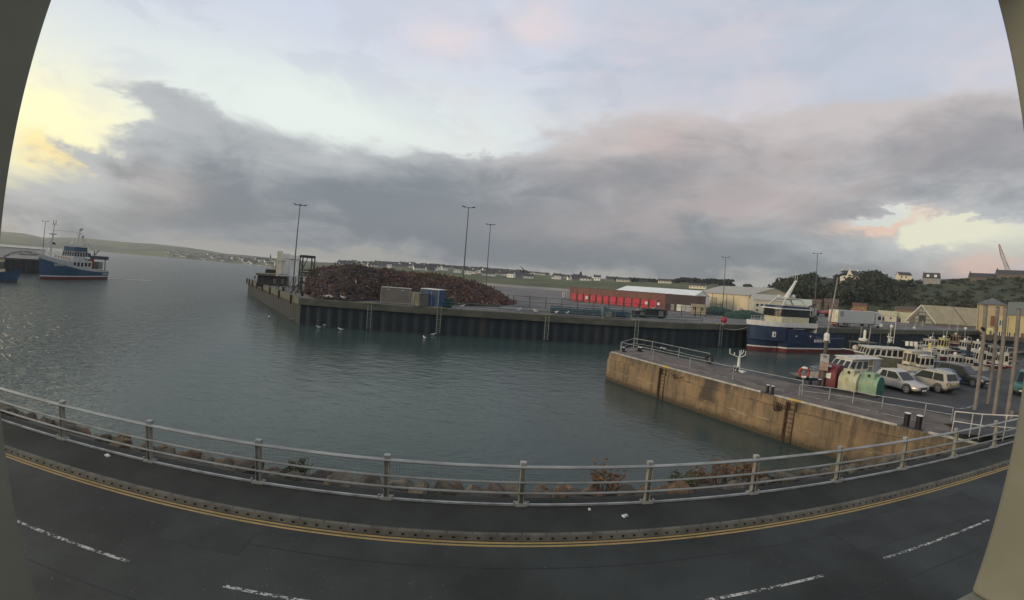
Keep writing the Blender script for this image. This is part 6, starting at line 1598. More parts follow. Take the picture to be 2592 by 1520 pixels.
mb = MB(); mb.prism([(4.5, -2.4), (10.6, -2.4), (10.6, 2.4), (4.5, 2.4), (4.0, 1.3), (4.0, -1.3)], 7.62, 8.0); mb.build('wheelhouse_top', navy, wo_)
for s in (-1, 1):
    mb = MB(); mb.tube([(5.0, s * 1.9, 8.0), (6.0, s * 1.3, 9.2), (9.3, s * 1.3, 9.3), (11.0, s * 1.9, 7.6)], .16, 5); mb.build('mast_frame', mastm, t)
mb = MB(); mb.box((7.4, 0, 9.3), (2.6, 2.9, .14)); mb.build('mast_platform', mastm, t)
mb = MB(); mb.tube([(7.2, 0, 9.3), (9.3, 0, 12.6)], .48, 8, .20); mb.build('mast', stripe_w, t)
mb = MB(); mb.tube([(9.2, -.5, 12.5), (9.2, .5, 12.5)], .05, 4); mb.tube([(9.25, -.3, 12.5), (9.35, -.3, 14.0)], .04, 4); mb.tube([(9.25, .25, 12.5), (9.35, .25, 14.6)], .045, 4); mb.build('aerials', mastm, t)
dome(t, (8.9, 0, 9.75), .38, stripe_w); dome(t, (6.3, .8, 9.6), .28, stripe_w)
rail_line(t, [(1.0, -1.3, 5.15), (3.0, -2.4, 5.15), (6, -3.0, 5.15)], .7, stripe_w, every=.8)
rail_line(t, [(1.0, 1.3, 5.15), (3.0, 2.4, 5.15), (6, 3.0, 5.15)], .7, stripe_w, every=.8)
mb = MB(); mb.box((11.7, -1.6, 5.6), (1.3, 1.6, 1.5)); mb.tube([(11.5, -1.2, 6.0), (12.0, -1.0, 8.2), (13.6, -.8, 8.6)], .14, 5); mb.build('deck_crane', dk_m, t)
mb = MB(); mb.ball((12.3, -2.2, 6.1), .5, 8, 6); mb.build('net_drum', net_m, t)
net = MB(); net.ball((14.2, -1.2, 2.9), 1.3, 10, 6, (1.4, 1, .6)); net.build('deck_net', net_m, t, smooth=True)
mb = MB(); mb.box((3.0, -2.56, 3.05), (.62, .34, .9), -.32); anc = mb.build('anchor_pocket', stripe_w, t)
mb = MB(); mb.box((3.0, -2.70, 3.0), (.16, .2, .5), -.32); mb.build('anchor', black_m, anc)
for x in (7.6, 10.8):
    mb = MB(); mb.lathe([(.17, 0), (.17, .04)], (x, -TB / 2 * .955, 2.95), 10, Matrix.Rotation(PI / 2, 3, 'X')); mb.build('porthole', stripe_w, t)
text_mb('BAKKAFELL', .78, stripe_w, t, 'lettering', (13.6, -TB / 2 - .03, 2.15), (PI / 2, 0, 0), .03)
text_mb('PRIDE OF HARBOUR', .28, bulw, t, 'lettering', (7.6, -TB / 2 * 1.01 - .02, 4.1), (PI / 2, 0, 0), .02) if False else None
mb = MB(); mb.box((8.0, -TB / 2 - .02, 4.12), (2.6, .04, .14)); mb.build('faded_name', mat('faded_name_grey', (.16, .19, .23), .6), t)
# mooring line to the quay
qa = edge_world(34.5, .5, QZ + .35); qb = stem + Vector((.6, .4, 4.2)); ml = MB(); k = 14
ml.tube([qa.lerp(qb, i / k) - Vector((0, 0, 1.1 * math.sin(PI * i / k))) - qa for i in range(k + 1)], .05, 4); o = ml.build('mooring_rope', mat('rope_pale', (.30, .28, .22), .9)); o.location = qa
tag(o, 'slack mooring rope from the quay edge to the bow of the navy blue trawler', 'rope')

# ---- blue trawler leaving at the left
bowp, sternp = pol(-60.35, 141, W), pol(-54.0, 157, W)
LL = (bowp - sternp).length; la = math.atan2(bowp.y - sternp.y, bowp.x - sternp.x)
t = thing('trawler', 'blue trawler with a tall white foremast and red bottom heading out at the left', 'trawler', sternp, la)
hl, rg = hull(t, LL, 7.0, [-1.2, 0.75, 1.05], [boot_red, stripe_w, blue_h, bulw], 2.55, 6.7, full=.62, rake=.05, rows=(0.82, 1.0), stations=16)
deck_of(t, rg, .9, deck_g)
mb = MB(); mb.prism([(LL * .62, -2.3), (LL * .76, -1.9), (LL * .88, -.7), (LL * .88, .7), (LL * .76, 1.9), (LL * .62, 2.3)], 2.6, [5.0, 5.5, 6.0, 6.0, 5.5, 5.0]); mb.build('whaleback', bulw, t)
mb = MB(); mb.prism([(LL * .27, -2.3), (LL * .60, -2.3), (LL * .60, 2.3), (LL * .27, 2.3)], 2.0, 5.2); lo_ = mb.build('deckhouse', bulw, t)
for k in range(5):
    for s in (-1, 1):
        mb = MB(); mb.box((LL * (.31 + .06 * k), s * 2.32, 4.2), (.8, .06, 1.1)); mb.build('opening', win_m, lo_)
cabin(t, LL * .34, LL * .58, 4.6, 5.2, 7.9, bulw, .5, .2, 5, blue_h, .3, (.45, .88))
mb = MB(); mb.prism([(LL * .35, -2.0), (LL * .555, -2.0), (LL * .555, 2.0), (LL * .35, 2.0)], 8.0, 9.0); mb.build('wheelhouse_top', blue_h, t)
mb = MB(); mb.box((LL * .455, 0, 9.2), (4.6, 4.0, .2)); mb.build('roof_platform', bulw, t)
mb = MB(); mb.tube([(LL * .44, 0, 9.2), (LL * .41, 0, 13.6)], .22, 6, .14); mb.box((LL * .43, 0, 11.2), (.2, 3.0, .12)); mb.box((LL * .42, 0, 12.6), (.2, 2.0, .10)); mb.build('radar_mast', mastm, t)
dome(t, (LL * .41, .3, 14.2), .62, stripe_w); dome(t, (LL * .425, 1.5, 12.2), .55, stripe_w); dome(t, (LL * .46, -1.4, 9.8), .4, stripe_w)
for dx, h in ((.37, 10.8), (.40, 11.2), (.50, 10.9), (.53, 10.6)): pole(t, (LL * dx, 1.2 if dx < .45 else -1.2, 9.2), (LL * dx, 1.2 if dx < .45 else -1.2, h), .06, mastm, 'aerial')
fx = LL * .83
mb = MB(); mb.tube([(fx, 0, 6), (fx - .3, 0, 11.5), (fx - .5, 0, 15.0)], .26, 7, .10); mb.build('foremast', mastm, t)
mb = MB(); mb.lathe([(.9, 0), (1.0, .25), (.3, .35)], (fx - .32, 0, 11.8), 10); mb.build('crows_nest', mastm, t)
for s in (-1, 1): pole(t, (fx - .2, s * .1, 10.8), (fx + 2.9, s * .8, 6.6), .10, mastm, 'stay')
for s in (-.5, .5): pole(t, (fx - .5, s, 14.3), (fx - .5, s, 15.6), .07, black_m, 'aerial')
mb = MB(); mb.tube([(fx - .3, 0, 9.6), (fx - 1.2, 0, 9.4)], .3, 6); mb.build('block', black_m, t)
for s in (-1, 1):
    mb = MB(); mb.tube([(1.2, s * 2.6, 2.4), (1.2, s * 2.6, 6.4)], .16, 5); mb.build('gallows_post', blue_h, t)
mb = MB(); mb.box((1.9, 0, 6.3), (3.6, 5.6, 1.0)); mb.build('net_gantry', mat('gantry_navy', (.028, .034, .06), .6, var=.2), t)
mb = MB(); mb.box((4.6, -1.0, 4.6), (2.0, 3.2, 2.4)); mb.build('net_store', mat('net_pink_red', (.30, .085, .075), .8, var=.4, vs=1.5), t)
mb = MB(); mb.box((2.8, 0, 4.0), (1.6, 5.0, 2.2)); mb.build('winch', galv_d, t)
for y in (-1.6, 1.6):
    mb = MB(); mb.tube([(LL * .50, y, 9.3), (LL * .52, y, 10.4), (LL * .40, y, 10.4), (LL * .38, y, 9.3)], .07, 4); mb.build('roof_frame', mastm, t)
    mb = MB(); mb.lathe([(.32, -.8), (.32, .8)], (LL * .36, y * 1.5, 6.0), 8, Matrix.Rotation(PI / 2, 3, 'Y')); mb.build('life_raft', stripe_w, t)
    mb = MB(); mb.tube([(LL * .41, 0, 13.2), (3.6, y, 6.8)], .035, 3); mb.tube([(LL * .41, 0, 13.2), (fx - .4, 0, 13.0)], .03, 3); mb.build('rigging', black_m, t)
mb = MB(); mb.box((LL * .24, 0, 6.2), (1.0, 1.0, 2.6)); mb.build('funnel', blue_h, t)
mb = MB(); mb.tube([(1.9, -1.2, 6.8), (.2, -1.0, 8.6)], .14, 5); mb.tube([(1.9, -1.2, 6.6), (1.9, -1.2, 8.2)], .16, 5); mb.build('deck_crane', dk_m, t)
for k in range(6):
    mb = MB(); mb.ball((LL * .63 + .75 * k, 2.0 - .2 * k, 5.6 + .12 * k), .24, 7, 5); mb.build('fender', mat('buoy_orange', (.42, .12, .03), .6), t)
rail_line(t, [(LL * .62, -2.5, 5.5), (LL * .78, -2.1, 6.2), (LL * .95, -.5, 6.7)], .8, bulw); rail_line(t, [(LL * .62, 2.5, 5.5), (LL * .78, 2.1, 6.2), (LL * .95, .5, 6.7)], .8, bulw)
rail_line(t, [(LL * .60, -2.7, 5.2), (LL * .26, -2.7, 5.2)], .9, bulw); rail_line(t, [(LL * .34, -2.2, 9.3), (LL * .56, -2.2, 9.3)], .8, bulw)
for s, side_rot in ((-1, 0), (1, PI)):
    text_mb('DH155', .95, stripe_w, t, 'lettering', (LL * .80, s * 2.60 * 1.0, 3.9), (PI / 2, 0, side_rot + (R(10) if s == -1 else R(-10))), .04)
    text_mb('DH155', .75, stripe_w, t, 'lettering', (1.6, s * 3.22, 1.6), (PI / 2, 0, side_rot), .04)
# foam at its stern
mb = MB(); mb.loft([[Vector((sternp.x - 1 + i * 1.6, sternp.y + 3 + i * 2.2 + .4 * math.sin(i * 2), W + .03)), Vector((sternp.x + .5 + i * 1.7, sternp.y + 1.6 + i * 1.9, W + .03))] for i in range(6)], caps=False); struct(mb.build('wake_foam', mat('foam', (.30, .34, .34), .8, var=.4, vs=1.5)))

# ---- jetty and the shed with arched lettering behind it
JZ = 0.8
a, b = AT(-90, 690, 160), AT(150, 690, 172); a.z = b.z = 0
O = Vector((a.x, a.y, W)); aw = math.atan2(b.y - a.y, b.x - a.x); jl = math.hypot(b.x - a.x, b.y - a.y)
jet = thing('jetty', 'dark outer jetty carrying the pale shed behind the left trawler', 'jetty', O, aw)
mb = MB(); mb.box((jl / 2, 9, JZ - W - .25), (jl, 18, .5)); mb.build('deck', mat('jetty_edge', (.075, .075, .065), .85, var=.3), jet)
mb = MB(); mb.box((jl / 2, 9.1, (JZ - W - .5) / 2 - 1), (jl - .2, 17.6, JZ - W + 1.5)); mb.build('wall', mat('jetty_dark', (.026, .033, .038), .8, var=.4, vs=.3), jet)
for k in range(9):
    mb = MB(); mb.box((jl * (k + .5) / 9, -.15, 1.6), (.5, .3, 4.2)); mb.build('fender', mat('jetty_dark', (.03, .03, .03)), jet)
A, B = AT(-75, 655, 163), AT(113, 672, 169)
A.z = B.z = JZ
h_ = UP(60, 629, AT(60, 650, 166)) - JZ
t, L_ = shed('jetty_shed', 'long pale grey shed with arched dark lettering on the jetty at the left edge', 'shed', A, B, 9, h_, 0, mat('shed_pale_grey', (.62, .59, .54), .7, var=.08, vs=.2), mat('shed_pale_roof', (.66, .66, .6), .6))
t.location.z = JZ
xt = (AT(68, 650, 166) - A).dot((B - A).normalized())
ink = mat('shed_lettering', (.035, .037, .04), .7)
text_mb('DARTMOUTH CRAB COMPANY', .92, ink, t, 'lettering', (xt, -.06, h_ * .66), (PI / 2, 0, 0), .03, arc=11)
text_mb('Quality Live Shellfish', .62, ink, t, 'lettering', (xt + .6, -.06, h_ * .42), (PI / 2, 0, 0), .03)
# the moored boat cut by the left edge
bp = P(52, 716, W)
t = thing('fishing_boat', 'small dark blue fishing boat with a pale wheelhouse cut by the left edge', 'boat', bp + Vector((-9.0, -8.5, 0)), math.atan2(8.5, 9.0))
hl, rg = hull(t, 12.5, 4.6, [-.8, .2, .3], [boot_red, blue_h, blue_h], 1.6, 3.0, full=.6)
deck_of(t, rg, .5, deck_g); cabin(t, 4.6, 8.4, 3.2, 1.3, 4.9, mat('wheelhouse_cream', (.5, .5, .4)), .3, .1, 3, roof_m=mat('wheelhouse_ochre', (.30, .22, .12), .6))
pole(t, (6.0, 0, 5), (6.0, 0, 8.4), .12, mastm); mb = MB(); mb.box((6.0, 0, 6.6), (.9, 2.0, .8)); mb.box((6, 0, 8.0), (.5, 2.6, .2)); mb.build('radar_frame', mastm, t)

# ---- boats of the marina
hull_kinds = {'white': boat_w, 'navy': navy, 'blue': blue_h, 'red': mat('hull_red', (.13, .025, .04), .5, var=.2), 'green': mat('hull_green', (.03, .085, .05), .5, var=.2), 'grey': mat('hull_grey_green', (.115, .125, .105), .6, var=.2), 'dark': mat('hull_dark', (.022, .024, .028), .5, var=.2), 'maroon': mat('hull_maroon', (.06, .018, .030), .5, var=.2)}
def small_boat(label, loc, rz, L=7.5, B=2.6, hk='white', cab=(.35, .62), ch=1.9, cm=None, mast=0, extras=(), fb=(0.8, 1.35), nwin=2, group=None):
    t_ = thing('fishing_boat', label, 'boat', loc, rz, group)
    hl_, rg_ = hull(t_, L, B, [-.5, .12, .2], [boot_red if hk != 'white' else navy, stripe_w, hull_kinds[hk]], fb[0], fb[1], full=.58, stations=10)
    deck_of(t_, rg_, .25, deck_g)
    mb_ = MB()
    for side in (0, -1): mb_.tube([r[side] for r in rg_], .05, 4)
    mb_.build('rubbing_strake', stripe_w if hk != 'white' else black_m, t_)
    if cab: cabin(t_, L * cab[0], L * cab[1], B * .62, fb[0] - .2, fb[0] + ch, cm or boat_w, .3, .08, nwin)
    if mast:
        pole(t_, (L * .45, 0, fb[0] + (ch if cab else 0)), (L * .43, 0, fb[0] + mast), .05, mastm)
        mb_ = MB(); mb_.box((L * .44, 0, fb[0] + mast * .72), (.08, 1.1, .06)); mb_.build('crosstree', mastm, t_)
    else:
        pole(t_, (L * .4, .2, fb[0] + (ch if cab else 0)), (L * .38, .25, fb[0] + ch + 1.6), .025, mastm, 'aerial')
    rw_ = random.Random(int(L * 37 + loc[0] * 11))
    for k in range(4):
        mb_ = MB(); mb_.box((L * rw_.uniform(.08, .32), rw_.uniform(-.3, .3) * B, fb[0] + .05), (rw_.uniform(.3, .7), rw_.uniform(.3, .6), rw_.uniform(.2, .5)), rw_.uniform(0, 3)); mb_.build('deck_box', (fen_m, black_m, hull_kinds['blue'], hull_kinds['red'], mat('deck_box_orange', (.34, .12, .03), .6))[rw_.randrange(5)], t_)
    for e_ in extras:
        if e_ == 'dome': dome(t_, (L * (cab[0] + cab[1]) / 2, 0, fb[0] + ch + .35), .28, fen_m)
        if e_ == 'frame':
            for s in (-1, 1):
                mb_ = MB(); mb_.tube([(L * .08, s * B * .4, fb[0] - .2), (L * .08, s * B * .38, fb[0] + 1.9), (L * .22, s * B * .36, fb[0] + 1.9)], .05, 4); mb_.build('gantry_leg', galv, t_)
            mb_ = MB(); mb_.tube([(L * .08, -B * .38, fb[0] + 1.9), (L * .08, B * .38, fb[0] + 1.9)], .05, 4); mb_.build('gantry_bar', galv, t_)
        if e_ == 'fenders':
            for k in range(3): blob_fender(t_, (L * (.15 + .2 * k), -B * .53, .55), .2, fen_m)
        if e_ == 'creels':
            mb_ = MB(); rr_ = random.Random(int(L * 100))
            for k in range(9): mb_.box((L * (.10 + .022 * k), (-.6 + .3 * (k % 5)), fb[0] + .1 + .32 * (k // 5)), (.55, .36, .32), rr_.uniform(-.3, .3))
            mb_.build('creel_stack', mat('creel_brown', (.065, .045, .035), .9, var=.5), t_)
        if e_ == 'pinkbuoy':
            mb_ = MB(); mb_.ball((L * .2, 0, fb[0] + .9), .55, 10, 6); mb_.build('buoy', mat('buoy_pink', (.50, .035, .075), .5), t_, smooth=True)
        if e_ == 'yellow':
            mb_ = MB(); mb_.lathe([(.3, 0), (.22, .5), (.28, .55), (.2, .75), (.05, .9)], (L * .5, 0, fb[0] + ch + .1), 8); mb_.build('yellow_light_buoy', mat('buoy_yellow', (.42, .40, .12), .5), t_, smooth=True)
    return t_
# white cabin cruiser with a navy hull, bow to the left
cb_ = Vector((30.2, 35.0, W)); cs_ = Vector((39.9, 35.8, W)); cl = (cb_ - cs_).length; ca = math.atan2(cb_.y - cs_.y, cb_.x - cs_.x)
t = thing('cabin_cruiser', 'white cabin cruiser with a navy hull moored behind the recycling banks', 'motor boat', cs_, ca)
hl, rg = hull(t, cl, 3.3, [-.5, .05, .15], [navy, stripe_w, navy, boat_w], 1.35, 1.95, full=.55, rows=(.72, 1.0))
deck_of(t, rg, .12, boat_w)
mb = MB(); mb.raw([(cl * .28, -1.35, 1.3), (cl * .78, -.85, 1.6), (cl * .78, .85, 1.6), (cl * .28, 1.35, 1.3), (cl * .28, -1.25, 2.25), (cl * .66, -.9, 2.25), (cl * .66, .9, 2.25), (cl * .28, 1.25, 2.25)], [(4, 5, 6, 7), (0, 1, 5, 4), (1, 2, 6, 5), (2, 3, 7, 6), (3, 0, 4, 7)]); mb.build('coachroof', boat_w, t)
cabin(t, cl * .24, cl * .58, 2.5, 2.2, 3.35, boat_w, .95, -.2, 3, boat_w, .12, (.18, .82), .86)
mb = MB(); mb.box((cl * .26, 0, 3.42), (cl * .46, 2.7, .09)); mb.build('hard_top', mat('hard_top_cream', (.52, .50, .45), .5), t, bevel=.03)
for s in (-1, 1):
    mb = MB(); mb.prism([(cl * .04, s * 1.2 - .04), (cl * .16, s * 1.2 - .04), (cl * .16, s * 1.2 + .04), (cl * .04, s * 1.2 + .04)], 1.2, 3.38); mb.build('roof_support', mat('support_grey', (.30, .29, .31), .5), t)
for k in range(2):
    mb = MB(); mb.box((cl * (.34 + .12 * k), .2, 3.50), (.5, .35, .06)); mb.build('hatch', boat_w, t)
rail_line(t, [(cl * .62, -1.35, 1.75), (cl * .85, -.8, 1.85), (cl * .99, 0, 1.95)], .5, galv, 'pulpit'); rail_line(t, [(cl * .62, 1.35, 1.75), (cl * .85, .8, 1.85), (cl * .99, 0, 1.95)], .5, galv, 'pulpit')
# large white passenger boat with its row of windows
pa, pb = Vector((50.6, 49.2, W)), Vector((64.6, 44.6, W))
L_ = (pa - pb).length; t = thing('passenger_boat', 'large grey green wooden boat with a white cabin and a row of tall windows', 'boat', pb, math.atan2(pa.y - pb.y, pa.x - pb.x))
hl, rg = hull(t, L_, 4.6, [-.6, .1, .2], [boot_red, stripe_w, hull_kinds['grey'], hull_kinds['grey']], 1.6, 2.15, full=.62)
deck_of(t, rg, .2, deck_g)
mb = MB()
for side in (0, -1): mb.tube([r[side] for r in rg], .07, 4)
mb.build('rubbing_strake', stripe_w, t)
cabin(t, L_ * .46, L_ * .92, 3.4, 1.5, 2.95, boat_w, .5, .1, 7, boat_w, .2, (.30, .90), .94)
cabin(t, L_ * .10, L_ * .34, 3.0, 1.3, 2.8, mat('panel_grey', (.30, .30, .28), .6), .05, .05, 1, None, .05, (.5, .8))
mb = MB(); mb.tube([(L_ * .62, 0, 3.7), (L_ * .62, 0, 6.6)], .06, 5); mb.tube([(L_ * .66, .5, 3.7), (L_ * .66, .5, 5.2)], .05, 4); mb.tube([(L_ * .58, 0, 3.7), (L_ * .57, 0, 7.6)], .05, 4); mb.box((L_ * .62, 0, 4.6), (.3, 1.4, .12)); mb.build('mast', mastm, t)
dome(t, (L_ * .60, -.4, 4.1), .32, fen_m); dome(t, (L_ * .62, .1, 6.2), .25, fen_m)
for k in range(3):
    mb = MB(); mb.lathe([(.28, 0), (.28, .7)], (L_ * (.40 - .05 * k), -.5, 3.4), 8, Matrix.Rotation(.1, 3, 'X')); mb.build('life_raft', fen_m, t)
for k in range(4): blob_fender(t, (L_ * (.2 + .2 * k), -2.45, .7), .25, fen_m)
# brown boat behind the cruiser with its deck rafts
t = small_boat('brown decked boat with white life rafts between the cruiser and the passenger boat', Vector((61.5, 53.6, W)), R(183), 9.5, 3.4, 'maroon', None, fb=(1.5, 2.0)); 
for k in range(3):
    mb = MB(); mb.ball((4.4 + .75 * k, -.5, 2.1), .48, 8, 6, (1.1, 1, 1)); mb.build('life_raft', fen_m, t, smooth=True)
mb = MB(); mb.box((5.0, .2, 3.1), (4.2, 2.4, .12)); mb.build('canopy', mat('canopy_olive', (.10, .105, .075), .8), t)
for x in (3.2, 6.8):
    for s in (-.9, 1.2):
        mb = MB(); mb.tube([(x, s, 1.4), (x, s, 3.1)], .05, 4); mb.build('canopy_post', galv_d, t)
mb = MB(); mb.lathe([(.22, 3.15), (.22, 4.9), (.1, 5.1)], (4.6, 0, 0), 8); mb.build('white_cylinder', fen_m, t, smooth=True)
mb = MB(); mb.lathe([(.7, 3.3), (.75, 3.6), (.6, 3.7)], (5.0, .1, 0), 12); mb.build('radar_dome', fen_m, t, smooth=True)
dome(t, (1.8, -1.4, 1.6), .5, mat('tyre_rubber', (0, 0, 0)), 'tyre_fender')
# nearer small boats right of the cruiser
small_boat('small cream wheelhouse boat right of the cruiser with a tall square cabin', P(2322, 946, W) + Vector((2.5, 0, 0)), R(172), 6.0, 2.5, 'white', (.45, .75), 2.3, mat('wheel_cream', (.52, .48, .36), .5), 0, ('fenders',), nwin=2)
small_boat('white boat with three cabin windows behind the beige estate car', P(2362, 950, W) + Vector((2.5, 0, 0)), R(168), 7.2, 2.8, 'white', (.38, .74), 1.8, boat_w, 0, ('frame',), nwin=3)
small_boat('boat with a round white canopy carrying a yellow light buoy', P(2345, 938, W) + Vector((3.0, 0, 0)), R(184), 6.0, 2.6, 'white', (.4, .66), 2.4, boat_w, 0, ('yellow',), nwin=1)
small_boat('white speed boat with a raked windscreen behind the blue hatchback', Vector((72.5, 45.0, W)), R(172), 7.2, 2.5, 'white', (.35, .62), 1.3, boat_w, 1.9, ('dome',), nwin=2)
small_boat('low white open boat beside the dark mooring pile', Vector((74.5, 43.6, W)), R(165), 6.5, 2.4, 'white', (.45, .62), 1.1, boat_w, 0, (), nwin=1)
small_boat('dark hulled boat with a white wheelhouse seen between the tall posts', Vector((79.5, 43.6, W)), R(150), 7.5, 2.8, 'maroon', (.42, .64), 2.1, boat_w, 3.6, ('fenders', 'dome'), nwin=2)
small_boat('small boat with a pale cabin behind the rightmost tall post', Vector((83.0, 41.5, W)), R(140), 7.0, 2.6, 'red', (.42, .66), 1.9, boat_w, 2.8, ('creels', 'fenders'), nwin=2)
# boats farther out along the pontoons
small_boat('small white boat bow on with three dark windscreens under the far quay', P(2294, 875, W), R(205), 7.8, 2.7, 'dark', (.40, .70), 2.3, boat_w, 0, (), fb=(1.0, 1.7), nwin=2)
small_boat('white fishing boat with an open wheelhouse below the gabled hall', P(2345, 878, W), R(172), 9.6, 3.0, 'dark', (.60, .80), 2.0, boat_w, 4.6, ('frame', 'fenders'), fb=(1.0, 1.7))
small_boat('white motor boat with side windows just right of the open wheelhouse boat', P(2392, 892, W), R(168), 8.6, 2.9, 'white', (.34, .66), 1.8, boat_w, 3.4, ('fenders', 'dome'), nwin=3)
small_boat('dark blue boat carrying creels in the middle of the pontoons', P(2390, 910, W), R(175), 9.0, 3.0, 'navy', (.55, .72), 1.6, mat('grey_cabin', (.24, .25, .25), .6), 0, ('creels',))
small_boat('maroon hulled boat behind the white speed boat', P(2425, 915, W), R(178), 9.0, 3.0, 'red', (.4, .6), 1.5, boat_w, 0, ('fenders',))
small_boat('boat with a yellow painted wheelhouse in the middle of the marina', P(2425, 897, W), R(168), 8.2, 2.9, 'maroon', (.42, .62), 2.4, mat('wheel_yellow', (.42, .40, .17), .5), 4.0, ('creels', 'dome'))
small_boat('green hulled boat with a white cabin and pink buoy left of the first tall post', P(2478, 896, W), R(165), 8.2, 2.9, 'green', (.40, .64), 1.9, boat_w, 3.0, ('pinkbuoy', 'dome'), nwin=3)
small_boat('rust brown boat with a tall mast and white domes behind the pink buoy', P(2452, 880, W), R(172), 10.5, 3.3, 'maroon', (.40, .58), 2.2, mat('rusty_cabin', (.24, .16, .10), .7, var=.3), 5.5, ('creels', 'dome', 'frame'))
small_boat('fishing boat with a white gantry between the second and third tall posts', P(2520, 905, W), R(160), 9.0, 3.1, 'blue', (.45, .63), 2.2, boat_w, 5.0, ('frame', 'dome', 'creels'))
small_boat('dark fishing boat below the windows of the cream building', P(2560, 915, W), R(158), 9.0, 3.1, 'dark', (.42, .6), 2.0, mat('grey_cabin', (.2, .2, .2)), 4.5, ('frame', 'creels'))
small_boat('low grey boat moored under the far quay right of the lorry', P(2350, 862, W), R(182), 8.0, 2.8, 'grey', (.5, .68), 1.7, mat('grey_cabin', (.2, .2, .2)), 5.0, ('creels',))
small_boat('blue boat moored against the far quay below the hall roof', P(2420, 868, W), R(178), 8.6, 2.9, 'navy', (.4, .58), 1.9, boat_w, 4.6, ('dome',))
# pontoons and piles
pont_m = mat('pontoon_deck', (.16, .15, .125), .9, var=.3); float_m = mat('pontoon_float', (.05, .05, .05), .8)
def pontoon(label, a, b, w_=2.0):
    aw_ = math.atan2(b.y - a.y, b.x - a.x); L_ = math.hypot(b.x - a.x, b.y - a.y); t_ = thing('pontoon', label, 'pontoon', (a.x, a.y, W), aw_)
    mb_ = MB(); mb_.box((L_ / 2, 0, .42), (L_, w_, .12)); mb_.build('deck', pont_m, t_)
    for k in range(max(2, int(L_ / 4))):
        mb_ = MB(); mb_.box((L_ * (k + .5) / max(2, int(L_ / 4)), 0, .12), (2.2, w_ * .8, .5)); mb_.build('float', float_m, t_)
pontoon('narrow floating pontoon behind the cabin cruiser', Vector((33, 40.5, 0)), Vector((58, 41.8, 0)))
pontoon('floating pontoon between the small boats behind the parked cars', Vector((66, 47.0, 0)), Vector((96, 49.5, 0)))
pontoon('floating pontoon running out under the cream building', Vector((88, 58, 0)), Vector((124, 62, 0)))
pile_cap = mat('pile_cap_white', (.56, .56, .52), .5)
for px, pyb, pyt, r_, lab in ((2170, 890, 826, .14, 'leftmost thin raking steel pile below the lorry'), (2193, 892, 824, .14, 'second thin steel pile below the lorry'), (2226, 880, 828, .16, 'steel pile with a white ball cap below the lorry cab'), (2289, 872, 838, .16, 'steel pile left of the gabled hall'), (2311, 872, 834, .13, 'steel pile with a white cap below the hall gable'), (2333, 866, 836, .13, 'steel pile below the right half of the hall gable'),
                         (2447, 932, 872, .34, 'thick dark mooring pile left of the tall posts'), (2386, 880, 836, .13, 'steel pile below the hall roof'), (2440, 880, 835, .15, 'steel pile with a white cap left of the tall posts')):
    b_ = P(px, pyb, W); top = UP(px + (14 if px < 2200 else 4), pyt, b_) - W
    t = thing('mooring_pile', lab, 'pile', b_)
    lean = .7 if px < 2200 else 0.0
    mb = MB(); mb.tube([(0, 0, -1), (lean, 0, top)], r_, 8); mb.build('shaft', mat('pile_steel', (.16, .155, .14), .7, var=.3, vs=1) if r_ < .3 else mat('pile_dark', (.018, .024, .024), .8), t, smooth=True)
    if 'cap' in lab:
        mb = MB(); mb.ball((lean, 0, top + .25), .42, 10, 6); mb.build('cap', pile_cap, t, smooth=True)

# ================================================================== PEOPLE? none in view. BIRDS
gull_w = mat('gull_white', (.62, .62, .62), .8); gull_g = mat('gull_grey', (.22, .23, .24), .8); gull_k = mat('gull_black', (.02, .02, .02), .8)
def gull(label, loc, rz, standing=False, group=None, s=1.0):
    t_ = thing('gull', label, 'gull', loc, rz, group); z = .22 * s if standing else .04
    prof = [(-.30, .02, .0), (-.22, .05, .01), (-.08, .10, 0), (.08, .11, 0), (.18, .07, .06), (.22, .05, .12), (.27, .055, .16), (.31, .03, .155), (.36, .012, .145)]
    mb_ = MB(); mb_.loft([[Vector((x * s, math.cos(k * PI / 4) * r * s, z + s * (.10 + dz + math.sin(k * PI / 4) * r))) for k in range(8)] for x, r, dz in prof], close=True); mb_.build('body', gull_w, t_, smooth=True)
    for sg in (-1, 1):
        mb_ = MB(); mb_.loft([[Vector((x * s, sg * y * s, z + s * zz)), Vector((x * s, sg * (y * .8) * s, z + s * (zz + .06)))] for x, y, zz in ((.14, .10, .10), (.0, .125, .11), (-.2, .08, .11), (-.36, .02, .11))], caps=False); mb_.build('wing', gull_g, t_)
        if standing:
            mb_ = MB(); mb_.tube([(.0, sg * .04, 0), (.0, sg * .04, z + .02)], .012, 4); mb_.build('leg', gull_k, t_)
for px, py, lab in ((681, 806, 'gull on the water farthest left near the quay corner'), (740, 811, 'white gull flapping low at the foot of the quay corner'), (807, 831, 'white gull floating under the left part of the quay face'), (823, 826, 'grey gull floating just behind the white one by the quay'), (863, 837, 'white gull floating right of the pair by the quay'), (1074, 858, 'dim gull floating below the blue shed'), (1096, 850, 'bright white gull floating below the skip')):
    gull(lab, P(px, py, W), random.uniform(0, 6.28), False, 'gulls on the harbour water', 1.25)
for px, py, lab in ((894, 760, 'gull standing on the quay edge in front of the scrap heap'), (853, 757, 'pair member gull standing left on the quay edge before the heap'), (862, 758, 'gull standing close to another left on the quay edge'), (1172, 783, 'gull standing on the quay edge below the second lamp post'), (1312, 795, 'gull standing on the quay edge left of the gangway'), (1356, 797, 'gull standing on the quay edge near the start of the gangway'), (1411, 802, 'gull standing on the quay edge in front of the gangway'), (1440, 805, 'gull standing on the quay edge by the gangway middle')):
    gull(lab, edge_world(P(px, py, QZ).x, .3, QZ + .06), random.uniform(0, 6.28), True, 'gulls along the quay edge', 1.5)
